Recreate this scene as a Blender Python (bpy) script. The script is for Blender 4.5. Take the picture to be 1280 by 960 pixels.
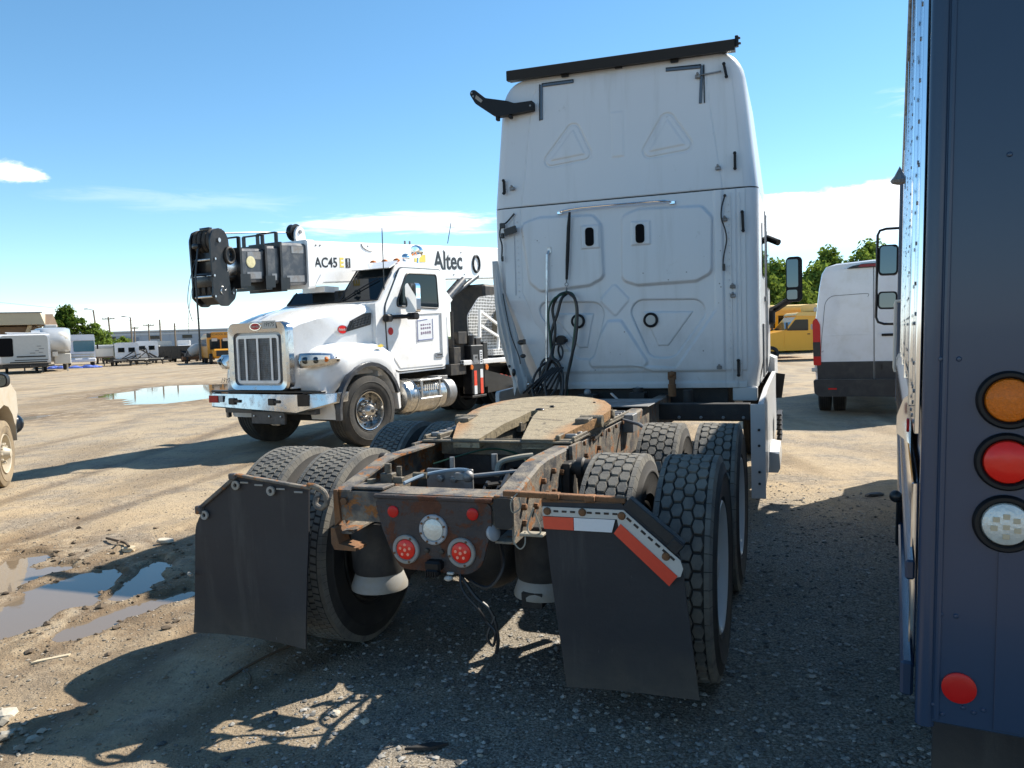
import bpy, bmesh, math, random
import numpy as np
from mathutils import Vector, Matrix, Euler

for _o in list(bpy.data.objects):
    bpy.data.objects.remove(_o, do_unlink=True)
SC = bpy.context.scene
COL = SC.collection
R = math.radians
rnd = random.Random(7)

# ---------------------------------------------------------------- camera
CAMZ = 1.5907
cam_data = bpy.data.cameras.new("camera")
cam_data.sensor_fit = 'HORIZONTAL'
cam_data.sensor_width = 36.0
cam_data.lens = 36.0 * 985.93 / 1280.0
cam_data.clip_start = 0.05
cam_data.clip_end = 5000.0
cam = bpy.data.objects.new("camera", cam_data)
COL.objects.link(cam)
_m = Matrix.Rotation(math.pi / 2 - 0.0584, 4, 'X') @ Matrix.Rotation(-0.0314, 4, 'Z')
cam.matrix_world = Matrix.Translation((0, 0, CAMZ)) @ _m
SC.camera = cam

# ---------------------------------------------------------------- light
SUN_AZ = R(55.5)      # clockwise from +Y (the view direction), towards +X
SUN_EL = R(45.5)
SUN_STRENGTH = 5.0
SKY_STRENGTH = 0.108
EXPOSURE = 0.95
sun_data = bpy.data.lights.new("sun", 'SUN')
sun_data.energy = SUN_STRENGTH
sun_data.angle = R(0.53)
sun_data.color = (1.0, 0.93, 0.82)
sun = bpy.data.objects.new("sun", sun_data)
COL.objects.link(sun)
_sd = Vector((math.sin(SUN_AZ) * math.cos(SUN_EL), math.cos(SUN_AZ) * math.cos(SUN_EL), math.sin(SUN_EL)))
sun.rotation_euler = _sd.to_track_quat('Z', 'Y').to_euler()
sun.location = _sd * 60

SC.view_settings.view_transform = 'Standard'
SC.view_settings.look = 'None'
SC.view_settings.gamma = 1.0
SC.view_settings.use_curve_mapping = False
SC.view_settings.exposure = EXPOSURE
SC.cycles.max_bounces = 6
SC.cycles.diffuse_bounces = 3
SC.cycles.glossy_bounces = 4
SC.cycles.transmission_bounces = 4
SC.cycles.transparent_max_bounces = 6
SC.cycles.use_denoising = True


# ---------------------------------------------------------------- node helpers
class NT:
    def __init__(self, tree):
        self.t = tree

    def n(self, kind, **kw):
        nd = self.t.nodes.new(kind)
        for k, v in kw.items():
            if k == 'inp':
                for a, b in v.items():
                    s = nd.inputs[a]
                    if hasattr(b, 'is_output') or isinstance(b, bpy.types.NodeSocket):
                        self.t.links.new(b, s)
                    else:
                        s.default_value = b
            else:
                setattr(nd, k, v)
        return nd

    def math(self, op, a, b=None, c=None, clamp=False):
        nd = self.t.nodes.new('ShaderNodeMath')
        nd.operation = op
        nd.use_clamp = clamp
        for i, v in enumerate((a, b, c)):
            if v is None:
                continue
            if isinstance(v, bpy.types.NodeSocket):
                self.t.links.new(v, nd.inputs[i])
            else:
                nd.inputs[i].default_value = v
        return nd.outputs[0]

    def noise(self, vec, scale, detail=4.0, rough=0.55, dist=0.0):
        nd = self.n('ShaderNodeTexNoise', inp={'Vector': vec, 'Scale': scale, 'Detail': detail, 'Roughness': rough, 'Distortion': dist})
        return nd.outputs['Fac']

    def step(self, v, a, b):
        nd = self.n('ShaderNodeMapRange', interpolation_type='SMOOTHSTEP')
        self.t.links.new(v, nd.inputs['Value']) if isinstance(v, bpy.types.NodeSocket) else None
        nd.inputs['From Min'].default_value = a
        nd.inputs['From Max'].default_value = b
        return nd.outputs['Result']

    def mix(self, fac, a, b):
        nd = self.t.nodes.new('ShaderNodeMix')
        nd.data_type = 'RGBA'
        for i, v in ((0, fac), (6, a), (7, b)):
            if isinstance(v, bpy.types.NodeSocket):
                self.t.links.new(v, nd.inputs[i])
            elif i == 0:
                nd.inputs[0].default_value = v
            else:
                nd.inputs[i].default_value = (*v[:3], 1.0)
        return nd.outputs[2]

    def scalevec(self, vec, s):
        nd = self.n('ShaderNodeMapping', inp={'Vector': vec, 'Scale': s})
        return nd.outputs[0]


# ---------------------------------------------------------------- world: sky and clouds
world = bpy.data.worlds.new("World")
SC.world = world
world.use_nodes = True
wt = world.node_tree
wt.nodes.clear()
W = NT(wt)
sky = W.n('ShaderNodeTexSky', sky_type='NISHITA', sun_disc=False)
sky.sun_elevation = SUN_EL
sky.sun_rotation = SUN_AZ
sky.altitude = 900.0
sky.air_density = 0.9
sky.dust_density = 0.0
sky.ozone_density = 2.2
tc = W.n('ShaderNodeTexCoord')
sep = W.n('ShaderNodeSeparateXYZ', inp={0: tc.outputs['Generated']})
az = W.math('ARCTAN2', sep.outputs[0], sep.outputs[1])
el = W.math('ARCSINE', sep.outputs[2])
azv = W.n('ShaderNodeCombineXYZ', inp={0: az, 1: el, 2: 0.0}).outputs[0]
nz_big = W.noise(W.scalevec(azv, (7.0, 14.0, 1.0)), 1.0, 6.0, 0.55)
nz_fine = W.noise(W.scalevec(azv, (26.0, 60.0, 1.0)), 1.0, 6.0, 0.6)
nz_wisp = W.noise(W.scalevec(azv, (9.0, 75.0, 1.0)), 1.0, 7.0, 0.65, 0.6)


def blob(a0, e0, ra, re, fuzz, noise, soft=0.5):
    da = W.math('DIVIDE', W.math('SUBTRACT', az, a0), ra)
    de = W.math('DIVIDE', W.math('SUBTRACT', el, e0), re)
    d = W.math('SQRT', W.math('ADD', W.math('MULTIPLY', da, da), W.math('MULTIPLY', de, de)))
    d = W.math('ADD', d, W.math('MULTIPLY', W.math('SUBTRACT', noise, 0.5), fuzz))
    return W.step(W.math('SUBTRACT', 1.0, d), -0.02, soft)


masks = []
# cumulus bank low over the right-hand side, crisp top and hazy base
top = W.math('ADD', R(9.4), W.math('MULTIPLY', W.math('SUBTRACT', nz_big, 0.5), R(3.2)))
top = W.math('ADD', top, W.math('MULTIPLY', W.math('SUBTRACT', nz_fine, 0.5), R(0.8)))
bank = W.step(W.math('SUBTRACT', top, el), 0.0, R(0.35))
bank = W.math('MULTIPLY', bank, W.step(az, R(8.0), R(14.0)))
bank = W.math('MULTIPLY', bank, W.step(el, R(4.6), R(7.4)))
masks.append(W.math('MULTIPLY', bank, 0.97))
# pale band of far cloud near the horizon, all round
low = W.math('ADD', R(3.1), W.math('MULTIPLY', W.math('SUBTRACT', nz_wisp, 0.5), R(1.0)))
lowm = W.step(W.math('SUBTRACT', low, el), R(-0.15), R(0.9))
masks.append(W.math('MULTIPLY', lowm, 0.42))
# single small fair-weather cloud, upper left, and thin streaks
masks.append(W.math('MULTIPLY', blob(R(-31.6), R(10.75), R(1.9), R(0.75), 2.4, nz_fine, 0.7), 0.95))
masks.append(W.math('MULTIPLY', blob(R(-7.5), R(8.3), R(9.0), R(1.05), 2.6, nz_wisp, 0.8), 0.75))
masks.append(W.math('MULTIPLY', blob(R(-22.0), R(9.7), R(8.0), R(0.9), 2.8, nz_wisp, 1.0), 0.14))
masks.append(W.math('MULTIPLY', blob(R(34.0), R(14.0), R(9.0), R(1.4), 2.8, nz_wisp, 1.0), 0.4))
cm = masks[0]
for m_ in masks[1:]:
    cm = W.math('MAXIMUM', cm, m_)
hs = W.n('ShaderNodeHueSaturation', inp={'Hue': 0.488, 'Saturation': 1.14, 'Value': 1.0, 'Color': sky.outputs[0]})
CLOUD = 8.0
skyc = W.mix(cm, hs.outputs[0], (CLOUD, CLOUD * 1.0, CLOUD * 1.02))
bg = W.n('ShaderNodeBackground', inp={'Color': skyc, 'Strength': SKY_STRENGTH})
wo = W.n('ShaderNodeOutputWorld')
wt.links.new(bg.outputs[0], wo.inputs[0])


# ---------------------------------------------------------------- materials
MATS = {}


def mat(name, base, rough=0.5, metal=0.0, var=0.12, vscale=6.0, dirt=None, dirt_amt=0.0, dscale=3.0,
        bump=0.0, bscale=60.0, coat=0.0, spec=0.5, rust=None, rust_amt=0.0, rscale=9.0, streak=False, alpha=1.0, trans=0.0,
        emit=0.0, aniso=False, dspread=0.16):
    if name in MATS:
        return MATS[name]
    m = bpy.data.materials.new(name)
    m.use_nodes = True
    t = m.node_tree
    t.nodes.clear()
    N = NT(t)
    tcd = N.n('ShaderNodeTexCoord')
    v = tcd.outputs['Object']
    if streak:
        v2 = N.scalevec(v, (1.0, 1.0, 0.12))
    else:
        v2 = v
    nz = N.noise(v2, vscale, 5.0, 0.6)
    f = N.math('MULTIPLY', N.math('SUBTRACT', nz, 0.5), 2.0 * var)
    hsv = N.n('ShaderNodeHueSaturation', inp={'Color': (*base[:3], 1.0), 'Value': N.math('ADD', 1.0, f)})
    c = hsv.outputs[0]
    rg = rough
    if dirt is not None:
        dn = N.noise(v2, dscale, 7.0, 0.65, 0.3)
        dm = N.math('MULTIPLY', N.step(dn, 0.62 - dirt_amt * 0.4 - dspread, 0.62 - dirt_amt * 0.4 + dspread), min(1.0, 0.35 + dirt_amt))
        c = N.mix(dm, c, dirt)
        rg = N.math('ADD', rough, N.math('MULTIPLY', dm, max(0.0, 0.85 - rough)))
    if rust is not None:
        rn = N.noise(v, rscale, 8.0, 0.7, 0.4)
        rm = N.step(rn, 0.62 - rust_amt * 0.3, 0.68 - rust_amt * 0.3)
        rc = N.mix(N.noise(v, rscale * 5, 4.0), (rust[0] * .45, rust[1] * .4, rust[2] * .4), rust)
        c = N.mix(rm, c, rc)
        base_r = rg
        rr = N.math('MULTIPLY', rm, 0.5)
        rg = N.math('ADD', base_r, rr, clamp=True)
    b = N.n('ShaderNodeBsdfPrincipled', inp={'Base Color': c, 'Roughness': rg, 'Metallic': metal, 'Coat Weight': coat,
                                             'Coat Roughness': 0.06, 'Specular IOR Level': spec, 'Alpha': alpha,
                                             'Transmission Weight': trans})
    if bump > 0:
        bn = N.n('ShaderNodeBump', inp={'Strength': min(1.0, bump), 'Distance': 0.01, 'Height': N.noise(v, bscale, 5.0, 0.6)})
        t.links.new(bn.outputs[0], b.inputs['Normal'])
    o = N.n('ShaderNodeOutputMaterial')
    t.links.new(b.outputs[0], o.inputs[0])
    MATS[name] = m
    return m


DUST = (0.30, 0.235, 0.15)
RUST = (0.30, 0.12, 0.035)
MW = mat('truck_white', (0.52, 0.545, 0.57), 0.32, 0, 0.05, 2.0, (0.42, 0.40, 0.35), 0.10, 5.0, coat=0.5, streak=True)
MWC = mat('crane_white', (0.80, 0.80, 0.79), 0.25, 0, 0.03, 2.0, (0.5, 0.47, 0.4), 0.05, 4.0, coat=0.7)
MWV = mat('van_white', (0.68, 0.69, 0.71), 0.28, 0, 0.04, 1.0, (0.5, 0.48, 0.42), 0.08, 3.0, coat=0.6)
MBP = mat('black_plastic', (0.006, 0.006, 0.007), 0.5, 0, 0.3, 20, spec=0.3)
MBK = mat('black_paint', (0.008, 0.0085, 0.010), 0.34, 0, 0.2, 12, (0.05, 0.048, 0.045), 0.06, 5.0, coat=0.15, spec=0.4)
MFR = mat('frame_black', (0.012, 0.012, 0.013), 0.6, 0, 0.4, 14, (0.07, 0.06, 0.048), 0.10, 6.0, bump=0.3, bscale=80)
MRB = mat('rusty_frame', (0.050, 0.050, 0.053), 0.6, 0.0, 0.5, 16, (0.30, 0.25, 0.18), 0.28, 10.0, bump=0.5, bscale=90, rust=(0.34, 0.15, 0.05), rust_amt=0.26, rscale=11)
MRP = mat('rusty_panel', (0.046, 0.040, 0.040), 0.75, 0.0, 0.6, 12, (0.075, 0.055, 0.046), 0.35, 8.0, bump=0.5, bscale=80, rust=(0.14, 0.058, 0.031), rust_amt=0.42, rscale=6)
MRS = mat('rust', (0.20, 0.09, 0.035), 0.85, 0.0, 0.6, 14, (0.10, 0.06, 0.035), 0.3, 9.0, bump=0.5, bscale=90)
MTY = mat('tyre_rubber', (0.016, 0.016, 0.017), 0.8, 0, 0.25, 5, (0.06, 0.053, 0.042), 0.2, 4.0, bump=0.15, bscale=120)
MTT = mat('tyre_tread', (0.085, 0.085, 0.082), 0.9, 0, 0.3, 18, (0.19, 0.175, 0.145), 0.40, 7.0, bump=0.4, bscale=140)
MTC = mat('crane_tyre', (0.028, 0.028, 0.027), 0.85, 0, 0.25, 6, (0.09, 0.078, 0.06), 0.2, 5.0, bump=0.2, bscale=120)
MFL = mat('flap_rubber', (0.014, 0.014, 0.016), 0.65, 0, 0.25, 5, (0.04, 0.039, 0.038), 0.20, 2.6, bump=0.15, bscale=60, streak=True)
MBG = mat('bag_rubber', (0.020, 0.0205, 0.022), 0.7, 0, 0.2, 8, (0.10, 0.09, 0.075), 0.15, 5.0)
MBB = mat('bag_base', (0.27, 0.27, 0.26), 0.6, 0, 0.15, 10, (0.25, 0.21, 0.15), 0.3, 8.0)
MCH = mat('chrome', (0.82, 0.82, 0.82), 0.05, 1.0, 0.02, 4)
MAL = mat('aluminium', (0.62, 0.63, 0.64), 0.28, 1.0, 0.10, 10, (0.22, 0.19, 0.14), 0.12, 8.0)
MPA = mat('polished_aluminium', (0.72, 0.75, 0.80), 0.09, 1.0, 0.04, 3)
MST = mat('steel_grey', (0.24, 0.25, 0.26), 0.5, 0.6, 0.2, 12, (0.16, 0.13, 0.1), 0.2, 9.0)
MDK = mat('dark_steel', (0.035, 0.034, 0.034), 0.55, 0.4, 0.3, 12, (0.10, 0.085, 0.065), 0.25, 9.0)
MGL = mat('dark_glass', (0.006, 0.010, 0.012), 0.03, 0, 0.0, 4, spec=0.28)
MHO = mat('dark_opening', (0.004, 0.004, 0.005), 0.7, 0, 0.0, 4, spec=0.1)
MTG = mat('trim_grey', (0.10, 0.105, 0.115), 0.25, 0.6, 0.1, 6)
MMI = mat('mirror_glass', (0.09, 0.11, 0.125), 0.03, 1.0, 0.0, 4)
MRL = mat('red_lens', (0.72, 0.020, 0.010), 0.30, 0, 0.10, 40, coat=0.15, spec=0.3)
MRD = mat('led_dots', (0.90, 0.32, 0.22), 0.2, 0, 0.05, 40)
MRR = mat('red_reflector', (0.50, 0.010, 0.009), 0.35, 0, 0.1, 50, coat=0.1, spec=0.25)
MAM = mat('amber_lens', (0.64, 0.155, 0.007), 0.3, 0, 0.35, 150, coat=0.15, spec=0.3, bump=0.6, bscale=200)
MCL = mat('clear_lens', (0.60, 0.62, 0.58), 0.2, 0.2, 0.25, 60, coat=0.6, bump=0.3, bscale=120)
MTR = mat('red_tape', (0.68, 0.055, 0.022), 0.35, 0, 0.08, 60, coat=0.3)
MTW = mat('white_tape', (0.66, 0.68, 0.70), 0.35, 0, 0.05, 60, coat=0.3)
MBL = mat('step_van_blue', (0.024, 0.046, 0.088), 0.24, 0, 0.08, 3, None, 0.03, 9.0, coat=0.08, spec=0.42)
MYB = mat('bus_yellow', (0.82, 0.38, 0.008), 0.35, 0, 0.06, 2, coat=0.4)
MYO = mat('bus_orange', (0.60, 0.26, 0.015), 0.4, 0, 0.08, 2)
MTN = mat('pickup_tan', (0.46, 0.41, 0.33), 0.4, 0, 0.05, 2, (0.42, 0.33, 0.21), 0.25, 3.0, coat=0.3)
MTD = mat('dusty_tyre', (0.16, 0.125, 0.085), 0.9, 0, 0.3, 9, (0.30, 0.23, 0.14), 0.4, 5.0)
MGS = mat('grease_plate', (0.34, 0.28, 0.18), 0.62, 0, 0.22, 12, (0.085, 0.072, 0.052), 0.10, 26.0, bump=0.6, bscale=50, rust=(0.46, 0.20, 0.055), rust_amt=0.22, rscale=4.0)
MGD = mat('greasy_iron', (0.075, 0.065, 0.052), 0.6, 0, 0.5, 12, (0.26, 0.215, 0.14), 0.25, 9.0, bump=0.6, bscale=60)
MHS = mat('hose_black', (0.014, 0.014, 0.015), 0.42, 0, 0.2, 8)
MHG = mat('hose_green', (0.012, 0.055, 0.030), 0.4, 0, 0.2, 8)
MHB = mat('hose_blue', (0.20, 0.27, 0.34), 0.4, 0, 0.2, 8)
MHL = mat('hose_pale', (0.30, 0.27, 0.21), 0.5, 0, 0.2, 8)
MDP = mat('deck_plate', (0.46, 0.50, 0.56), 0.35, 0.7, 0.1, 8)
MGR = mat('crane_grey', (0.032, 0.037, 0.047), 0.36, 0, 0.12, 6, (0.2, 0.2, 0.19), 0.10, 6.0, coat=0.2)
MPF = mat('perforated_sheet', (0.50, 0.51, 0.52), 0.4, 0.5, 0.55, 90)
MGM = mat('grille_mesh', (0.36, 0.36, 0.37), 0.4, 0.7, 0.5, 120)
MYL = mat('yellow_sticker', (0.72, 0.55, 0.10), 0.4, 0, 0.05, 20)
MBR = mat('brown_cladding', (0.16, 0.105, 0.062), 0.7, 0, 0.1, 3)
MFA = mat('fascia_tan', (0.48, 0.40, 0.27), 0.7, 0, 0.05, 2)
MWH = mat('warehouse_blue', (0.29, 0.34, 0.40), 0.6, 0, 0.06, 0.2)
MWD = mat('warehouse_dark', (0.16, 0.20, 0.26), 0.6, 0, 0.06, 0.2)
MPO = mat('pole_wood', (0.20, 0.16, 0.12), 0.85, 0, 0.3, 3)
MGY = mat('camper_grey', (0.34, 0.36, 0.38), 0.3, 0, 0.08, 1, coat=0.3)
MTP = mat('tarp_blue', (0.10, 0.16, 0.50), 0.5, 0, 0.4, 3)
MPL = mat('off_white', (0.50, 0.485, 0.445), 0.6, 0, 0.1, 6)
MRK = mat('rock', (0.46, 0.41, 0.33), 0.9, 0, 0.2, 9, bump=0.6, bscale=20)
MTWG = mat('twig', (0.10, 0.07, 0.045), 0.9, 0, 0.3, 20)


def dotted(name, base, hole, scale):
    """sheet punched with a regular grid of holes, too fine to model"""
    m = bpy.data.materials.new(name)
    m.use_nodes = True
    t = m.node_tree
    N = NT(t)
    v = N.n('ShaderNodeTexCoord').outputs['Object']
    vo = N.n('ShaderNodeTexVoronoi', inp={'Vector': v, 'Scale': scale, 'Randomness': 0.15})
    c = N.mix(N.step(vo.outputs['Distance'], 0.34, 0.46), hole, base)
    b = t.nodes['Principled BSDF']
    t.links.new(c, b.inputs['Base Color'])
    b.inputs['Roughness'].default_value = 0.45
    return m


MPF = dotted('perforated_sheet', (0.62, 0.62, 0.61), (0.10, 0.10, 0.09), 17.0)


def plate_material():
    """greased cast plate: dusty tan middle, orange rust towards the worn rim, dark grease in patches"""
    m = bpy.data.materials.new('grease_plate')
    m.use_nodes = True
    t = m.node_tree
    t.nodes.clear()
    N = NT(t)
    v = N.n('ShaderNodeTexCoord').outputs['Object']
    sp = N.n('ShaderNodeSeparateXYZ', inp={0: v})
    dx = N.math('SUBTRACT', sp.outputs[0], 0.03)
    dy = N.math('MULTIPLY', N.math('SUBTRACT', sp.outputs[1], 0.86), 0.80)
    d = N.math('SQRT', N.math('ADD', N.math('MULTIPLY', dx, dx), N.math('MULTIPLY', dy, dy)))
    d = N.math('ADD', d, N.math('MULTIPLY', N.math('SUBTRACT', N.noise(v, 7.0, 6.0, 0.7), 0.5), 0.16))
    c = N.mix(N.noise(v, 18.0, 6.0, 0.7), (0.20, 0.16, 0.10), (0.40, 0.33, 0.215))
    edge = N.math('MULTIPLY', N.step(d, 0.34, 0.42), N.step(N.math('ABSOLUTE', dx), 0.20, 0.34))
    c = N.mix(N.math('MULTIPLY', edge, 0.75), c, (0.34, 0.165, 0.055))
    c = N.mix(N.math('MULTIPLY', N.step(N.noise(v, 16.0, 8.0, 0.75, 0.8), 0.54, 0.68), 0.7), c, (0.055, 0.043, 0.03))
    c = N.mix(N.math('MULTIPLY', N.step(N.noise(N.scalevec(v, (3.0, 30.0, 10.0)), 1.0, 5.0, 0.7, 0.6), 0.56, 0.62), 0.7), c, (0.08, 0.062, 0.04))
    bp_ = N.n('ShaderNodeBump', inp={'Strength': 0.6, 'Distance': 0.01, 'Height': N.noise(v, 45.0, 6.0, 0.7)})
    b = N.n('ShaderNodeBsdfPrincipled', inp={'Base Color': c, 'Roughness': 0.6, 'Normal': bp_.outputs[0]})
    o = N.n('ShaderNodeOutputMaterial')
    t.links.new(b.outputs[0], o.inputs[0])
    return m


MGS = plate_material()


def flap_material():
    """black rubber with long pale scuffs and a fan of dried mud along the lower edge"""
    m = bpy.data.materials.new('flap_rubber')
    m.use_nodes = True
    t = m.node_tree
    t.nodes.clear()
    N = NT(t)
    v = N.n('ShaderNodeTexCoord').outputs['Object']
    sp = N.n('ShaderNodeSeparateXYZ', inp={0: v})
    c = N.mix(N.noise(v, 3.0, 6.0, 0.65), (0.016, 0.0168, 0.020), (0.031, 0.0325, 0.038))
    st_ = N.noise(N.scalevec(v, (9.0, 9.0, 0.9)), 1.0, 6.0, 0.65, 0.2)
    c = N.mix(N.math('MULTIPLY', N.step(st_, 0.52, 0.72), 0.55), c, (0.06, 0.06, 0.06))
    sm = N.noise(N.scalevec(v, (4.0, 4.0, 1.6)), 1.0, 8.0, 0.75, 0.8)
    c = N.mix(N.math('MULTIPLY', N.step(sm, 0.62, 0.78), 0.6), c, (0.11, 0.11, 0.105))
    low = N.math('SUBTRACT', 1.0, N.step(N.math('ADD', sp.outputs[2], N.math('MULTIPLY', N.noise(v, 6.0, 6.0, 0.7), 0.35)), 0.30, 0.62))
    c = N.mix(N.math('MULTIPLY', low, N.math('MULTIPLY', N.noise(v, 24.0, 5.0, 0.7), 0.9)), c, (0.12, 0.10, 0.075))
    scr = N.noise(N.scalevec(v, (60.0, 60.0, 3.0)), 1.0, 3.0, 0.6, 1.5)
    c = N.mix(N.math('MULTIPLY', N.step(scr, 0.70, 0.74), N.step(sm, 0.5, 0.6)), c, (0.16, 0.16, 0.16))
    bp_ = N.n('ShaderNodeBump', inp={'Strength': 0.25, 'Distance': 0.006, 'Height': N.noise(v, 40.0, 5.0, 0.6)})
    b = N.n('ShaderNodeBsdfPrincipled', inp={'Base Color': c, 'Roughness': 0.62, 'Normal': bp_.outputs[0], 'Specular IOR Level': 0.4})
    o = N.n('ShaderNodeOutputMaterial')
    t.links.new(b.outputs[0], o.inputs[0])
    return m


MFL = flap_material()


def cab_paint():
    """weathered white cab paint: soot and road film near the bottom, streaks, chips and stone specks"""
    m = bpy.data.materials.new('truck_white')
    m.use_nodes = True
    t = m.node_tree
    t.nodes.clear()
    N = NT(t)
    v = N.n('ShaderNodeTexCoord').outputs['Object']
    sp = N.n('ShaderNodeSeparateXYZ', inp={0: v})
    c = N.mix(N.noise(v, 1.6, 5.0, 0.6), (0.555, 0.575, 0.595), (0.60, 0.615, 0.63))
    st_ = N.noise(N.scalevec(v, (7.0, 7.0, 0.55)), 1.0, 7.0, 0.65, 0.2)
    c = N.mix(N.math('MULTIPLY', N.step(st_, 0.50, 0.74), 0.30), c, (0.36, 0.36, 0.34))
    film = N.math('SUBTRACT', 1.0, N.step(N.math('ADD', sp.outputs[2], N.math('MULTIPLY', N.math('SUBTRACT', N.noise(v, 3.0, 6.0, 0.7), 0.5), 1.1)), 1.0, 1.75))
    c = N.mix(N.math('MULTIPLY', film, 0.45), c, (0.34, 0.33, 0.30))
    ch = N.n('ShaderNodeTexVoronoi', inp={'Vector': v, 'Scale': 13.0, 'Randomness': 1.0})
    big = N.math('MULTIPLY', N.step(ch.outputs['Color'], 0.80, 0.81), N.math('SUBTRACT', 1.0, N.step(ch.outputs['Distance'], 0.05, 0.11)))
    c = N.mix(N.math('MULTIPLY', big, 0.8), c, (0.09, 0.085, 0.08))
    sm = N.noise(v, 5.0, 8.0, 0.75, 0.6)
    c = N.mix(N.math('MULTIPLY', N.step(sm, 0.62, 0.72), 0.35), c, (0.28, 0.27, 0.25))
    rg = N.math('ADD', 0.30, N.math('MULTIPLY', film, 0.35))
    b = N.n('ShaderNodeBsdfPrincipled', inp={'Base Color': c, 'Roughness': rg, 'Coat Weight': 0.25, 'Coat Roughness': 0.1})
    o = N.n('ShaderNodeOutputMaterial')
    t.links.new(b.outputs[0], o.inputs[0])
    return m


MW = cab_paint()
MPB = mat('dull_polish', (0.50, 0.50, 0.49), 0.20, 1.0, 0.10, 6, (0.20, 0.17, 0.13), 0.16, 9.0)
MBC = mat('bumper_chrome', (0.50, 0.51, 0.53), 0.16, 1.0, 0.06, 3, (0.20, 0.18, 0.15), 0.0, 12.0)
MCD = mat('van_cladding', (0.022, 0.022, 0.024), 0.6, 0, 0.15, 8, (0.08, 0.075, 0.065), 0.15, 6.0)


# ---------------------------------------------------------------- mesh helpers
class MB:
    def __init__(self):
        self.v = []
        self.f = []

    def add(self, vs, fs):
        o = len(self.v)
        self.v.extend([tuple(map(float, p)) for p in vs])
        self.f.extend([tuple(i + o for i in q) for q in fs])
        return self

    def box(self, c, s, b=0.004, rot=None):
        hx, hy, hz = s[0] / 2, s[1] / 2, s[2] / 2
        b = min(b, hx * 0.45, hy * 0.45, hz * 0.45)
        vs, idx = [], {}
        for sx in (-1, 1):
            for sy in (-1, 1):
                for sz in (-1, 1):
                    for ax in range(3):
                        h = [hx - b, hy - b, hz - b]
                        h[ax] += b
                        idx[(sx, sy, sz, ax)] = len(vs)
                        vs.append(Vector((sx * h[0], sy * h[1], sz * h[2])))
        fs = []
        for ax in range(3):
            for s_ in (-1, 1):
                q = []
                for a, b_ in ((-1, -1), (1, -1), (1, 1), (-1, 1)):
                    k = [0, 0, 0]
                    k[ax] = s_
                    k[(ax + 1) % 3] = a
                    k[(ax + 2) % 3] = b_
                    q.append(idx[(*k, ax)])
                fs.append(q if s_ > 0 else q[::-1])
        for ax in range(3):
            a1, a2 = (ax + 1) % 3, (ax + 2) % 3
            for s1 in (-1, 1):
                for s2 in (-1, 1):
                    k0 = [0, 0, 0]
                    k1 = [0, 0, 0]
                    k0[ax], k1[ax] = -1, 1
                    k0[a1] = k1[a1] = s1
                    k0[a2] = k1[a2] = s2
                    fs.append([idx[(*k0, a1)], idx[(*k1, a1)], idx[(*k1, a2)], idx[(*k0, a2)]])
        for sx in (-1, 1):
            for sy in (-1, 1):
                for sz in (-1, 1):
                    fs.append([idx[(sx, sy, sz, 0)], idx[(sx, sy, sz, 1)], idx[(sx, sy, sz, 2)]])
        if rot is not None:
            M = Euler(rot).to_matrix()
            vs = [M @ p for p in vs]
        c = Vector(c)
        return self.add([p + c for p in vs], fs)

    def bar(self, p0, p1, w, h, up=(0, 0, 1), b=0.003):
        p0, p1 = Vector(p0), Vector(p1)
        d = p1 - p0
        L = d.length
        y = d.normalized()
        up = Vector(up)
        x = y.cross(up)
        if x.length < 1e-4:
            x = y.cross(Vector((1, 0, 0)))
        x.normalize()
        z = x.cross(y)
        M = Matrix((x, y, z)).transposed()
        t = MB().box((0, 0, 0), (w, L, h), b)
        c = (p0 + p1) / 2
        return self.add([M @ Vector(p) + c for p in t.v], t.f)

    def tube(self, pts, r, n=8, closed=False, cap=True):
        P = [Vector(p) for p in pts]
        m = len(P)
        rr = r if isinstance(r, (list, tuple)) else [r] * m
        T = []
        for i in range(m):
            if closed:
                d = P[(i + 1) % m] - P[i - 1]
            else:
                d = P[min(i + 1, m - 1)] - P[max(i - 1, 0)]
            T.append(d.normalized() if d.length > 1e-9 else Vector((0, 0, 1)))
        a = Vector((0, 0, 1)) if abs(T[0].z) < 0.9 else Vector((1, 0, 0))
        u = T[0].cross(a).normalized()
        vs = []
        for i in range(m):
            u = (u - T[i] * u.dot(T[i])).normalized()
            w = T[i].cross(u)
            for k in range(n):
                t = 2 * math.pi * k / n
                vs.append(P[i] + (u * math.cos(t) + w * math.sin(t)) * rr[i])
        fs = []
        for i in range(m if closed else m - 1):
            j = (i + 1) % m
            for k in range(n):
                k2 = (k + 1) % n
                fs.append([i * n + k, i * n + k2, j * n + k2, j * n + k])
        if cap and not closed:
            fs.append(list(range(n))[::-1])
            fs.append([(m - 1) * n + k for k in range(n)])
        return self.add(vs, fs)

    def cyl(self, p0, p1, r0, r1=None, n=16, cap=True):
        r1 = r0 if r1 is None else r1
        return self.tube([p0, p1], [r0, r1], n, cap=cap)

    def lathe(self, prof, o=(0, 0, 0), axis=(1, 0, 0), n=32, close=False):
        """prof: list of (radius, distance along axis)"""
        ax = Vector(axis).normalized()
        a = Vector((0, 0, 1)) if abs(ax.z) < 0.9 else Vector((1, 0, 0))
        u = ax.cross(a).normalized()
        w = ax.cross(u)
        o = Vector(o)
        vs, fs = [], []
        m = len(prof)
        for k in range(n):
            t = 2 * math.pi * k / n
            d = u * math.cos(t) + w * math.sin(t)
            for r, h in prof:
                vs.append(o + ax * h + d * r)
        for k in range(n):
            k2 = (k + 1) % n
            for i in range(m if close else m - 1):
                j = (i + 1) % m
                if prof[i][0] < 1e-7 and prof[j][0] < 1e-7:
                    continue
                fs.append([k * m + i, k2 * m + i, k2 * m + j, k * m + j])
        return self.add(vs, fs)

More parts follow.
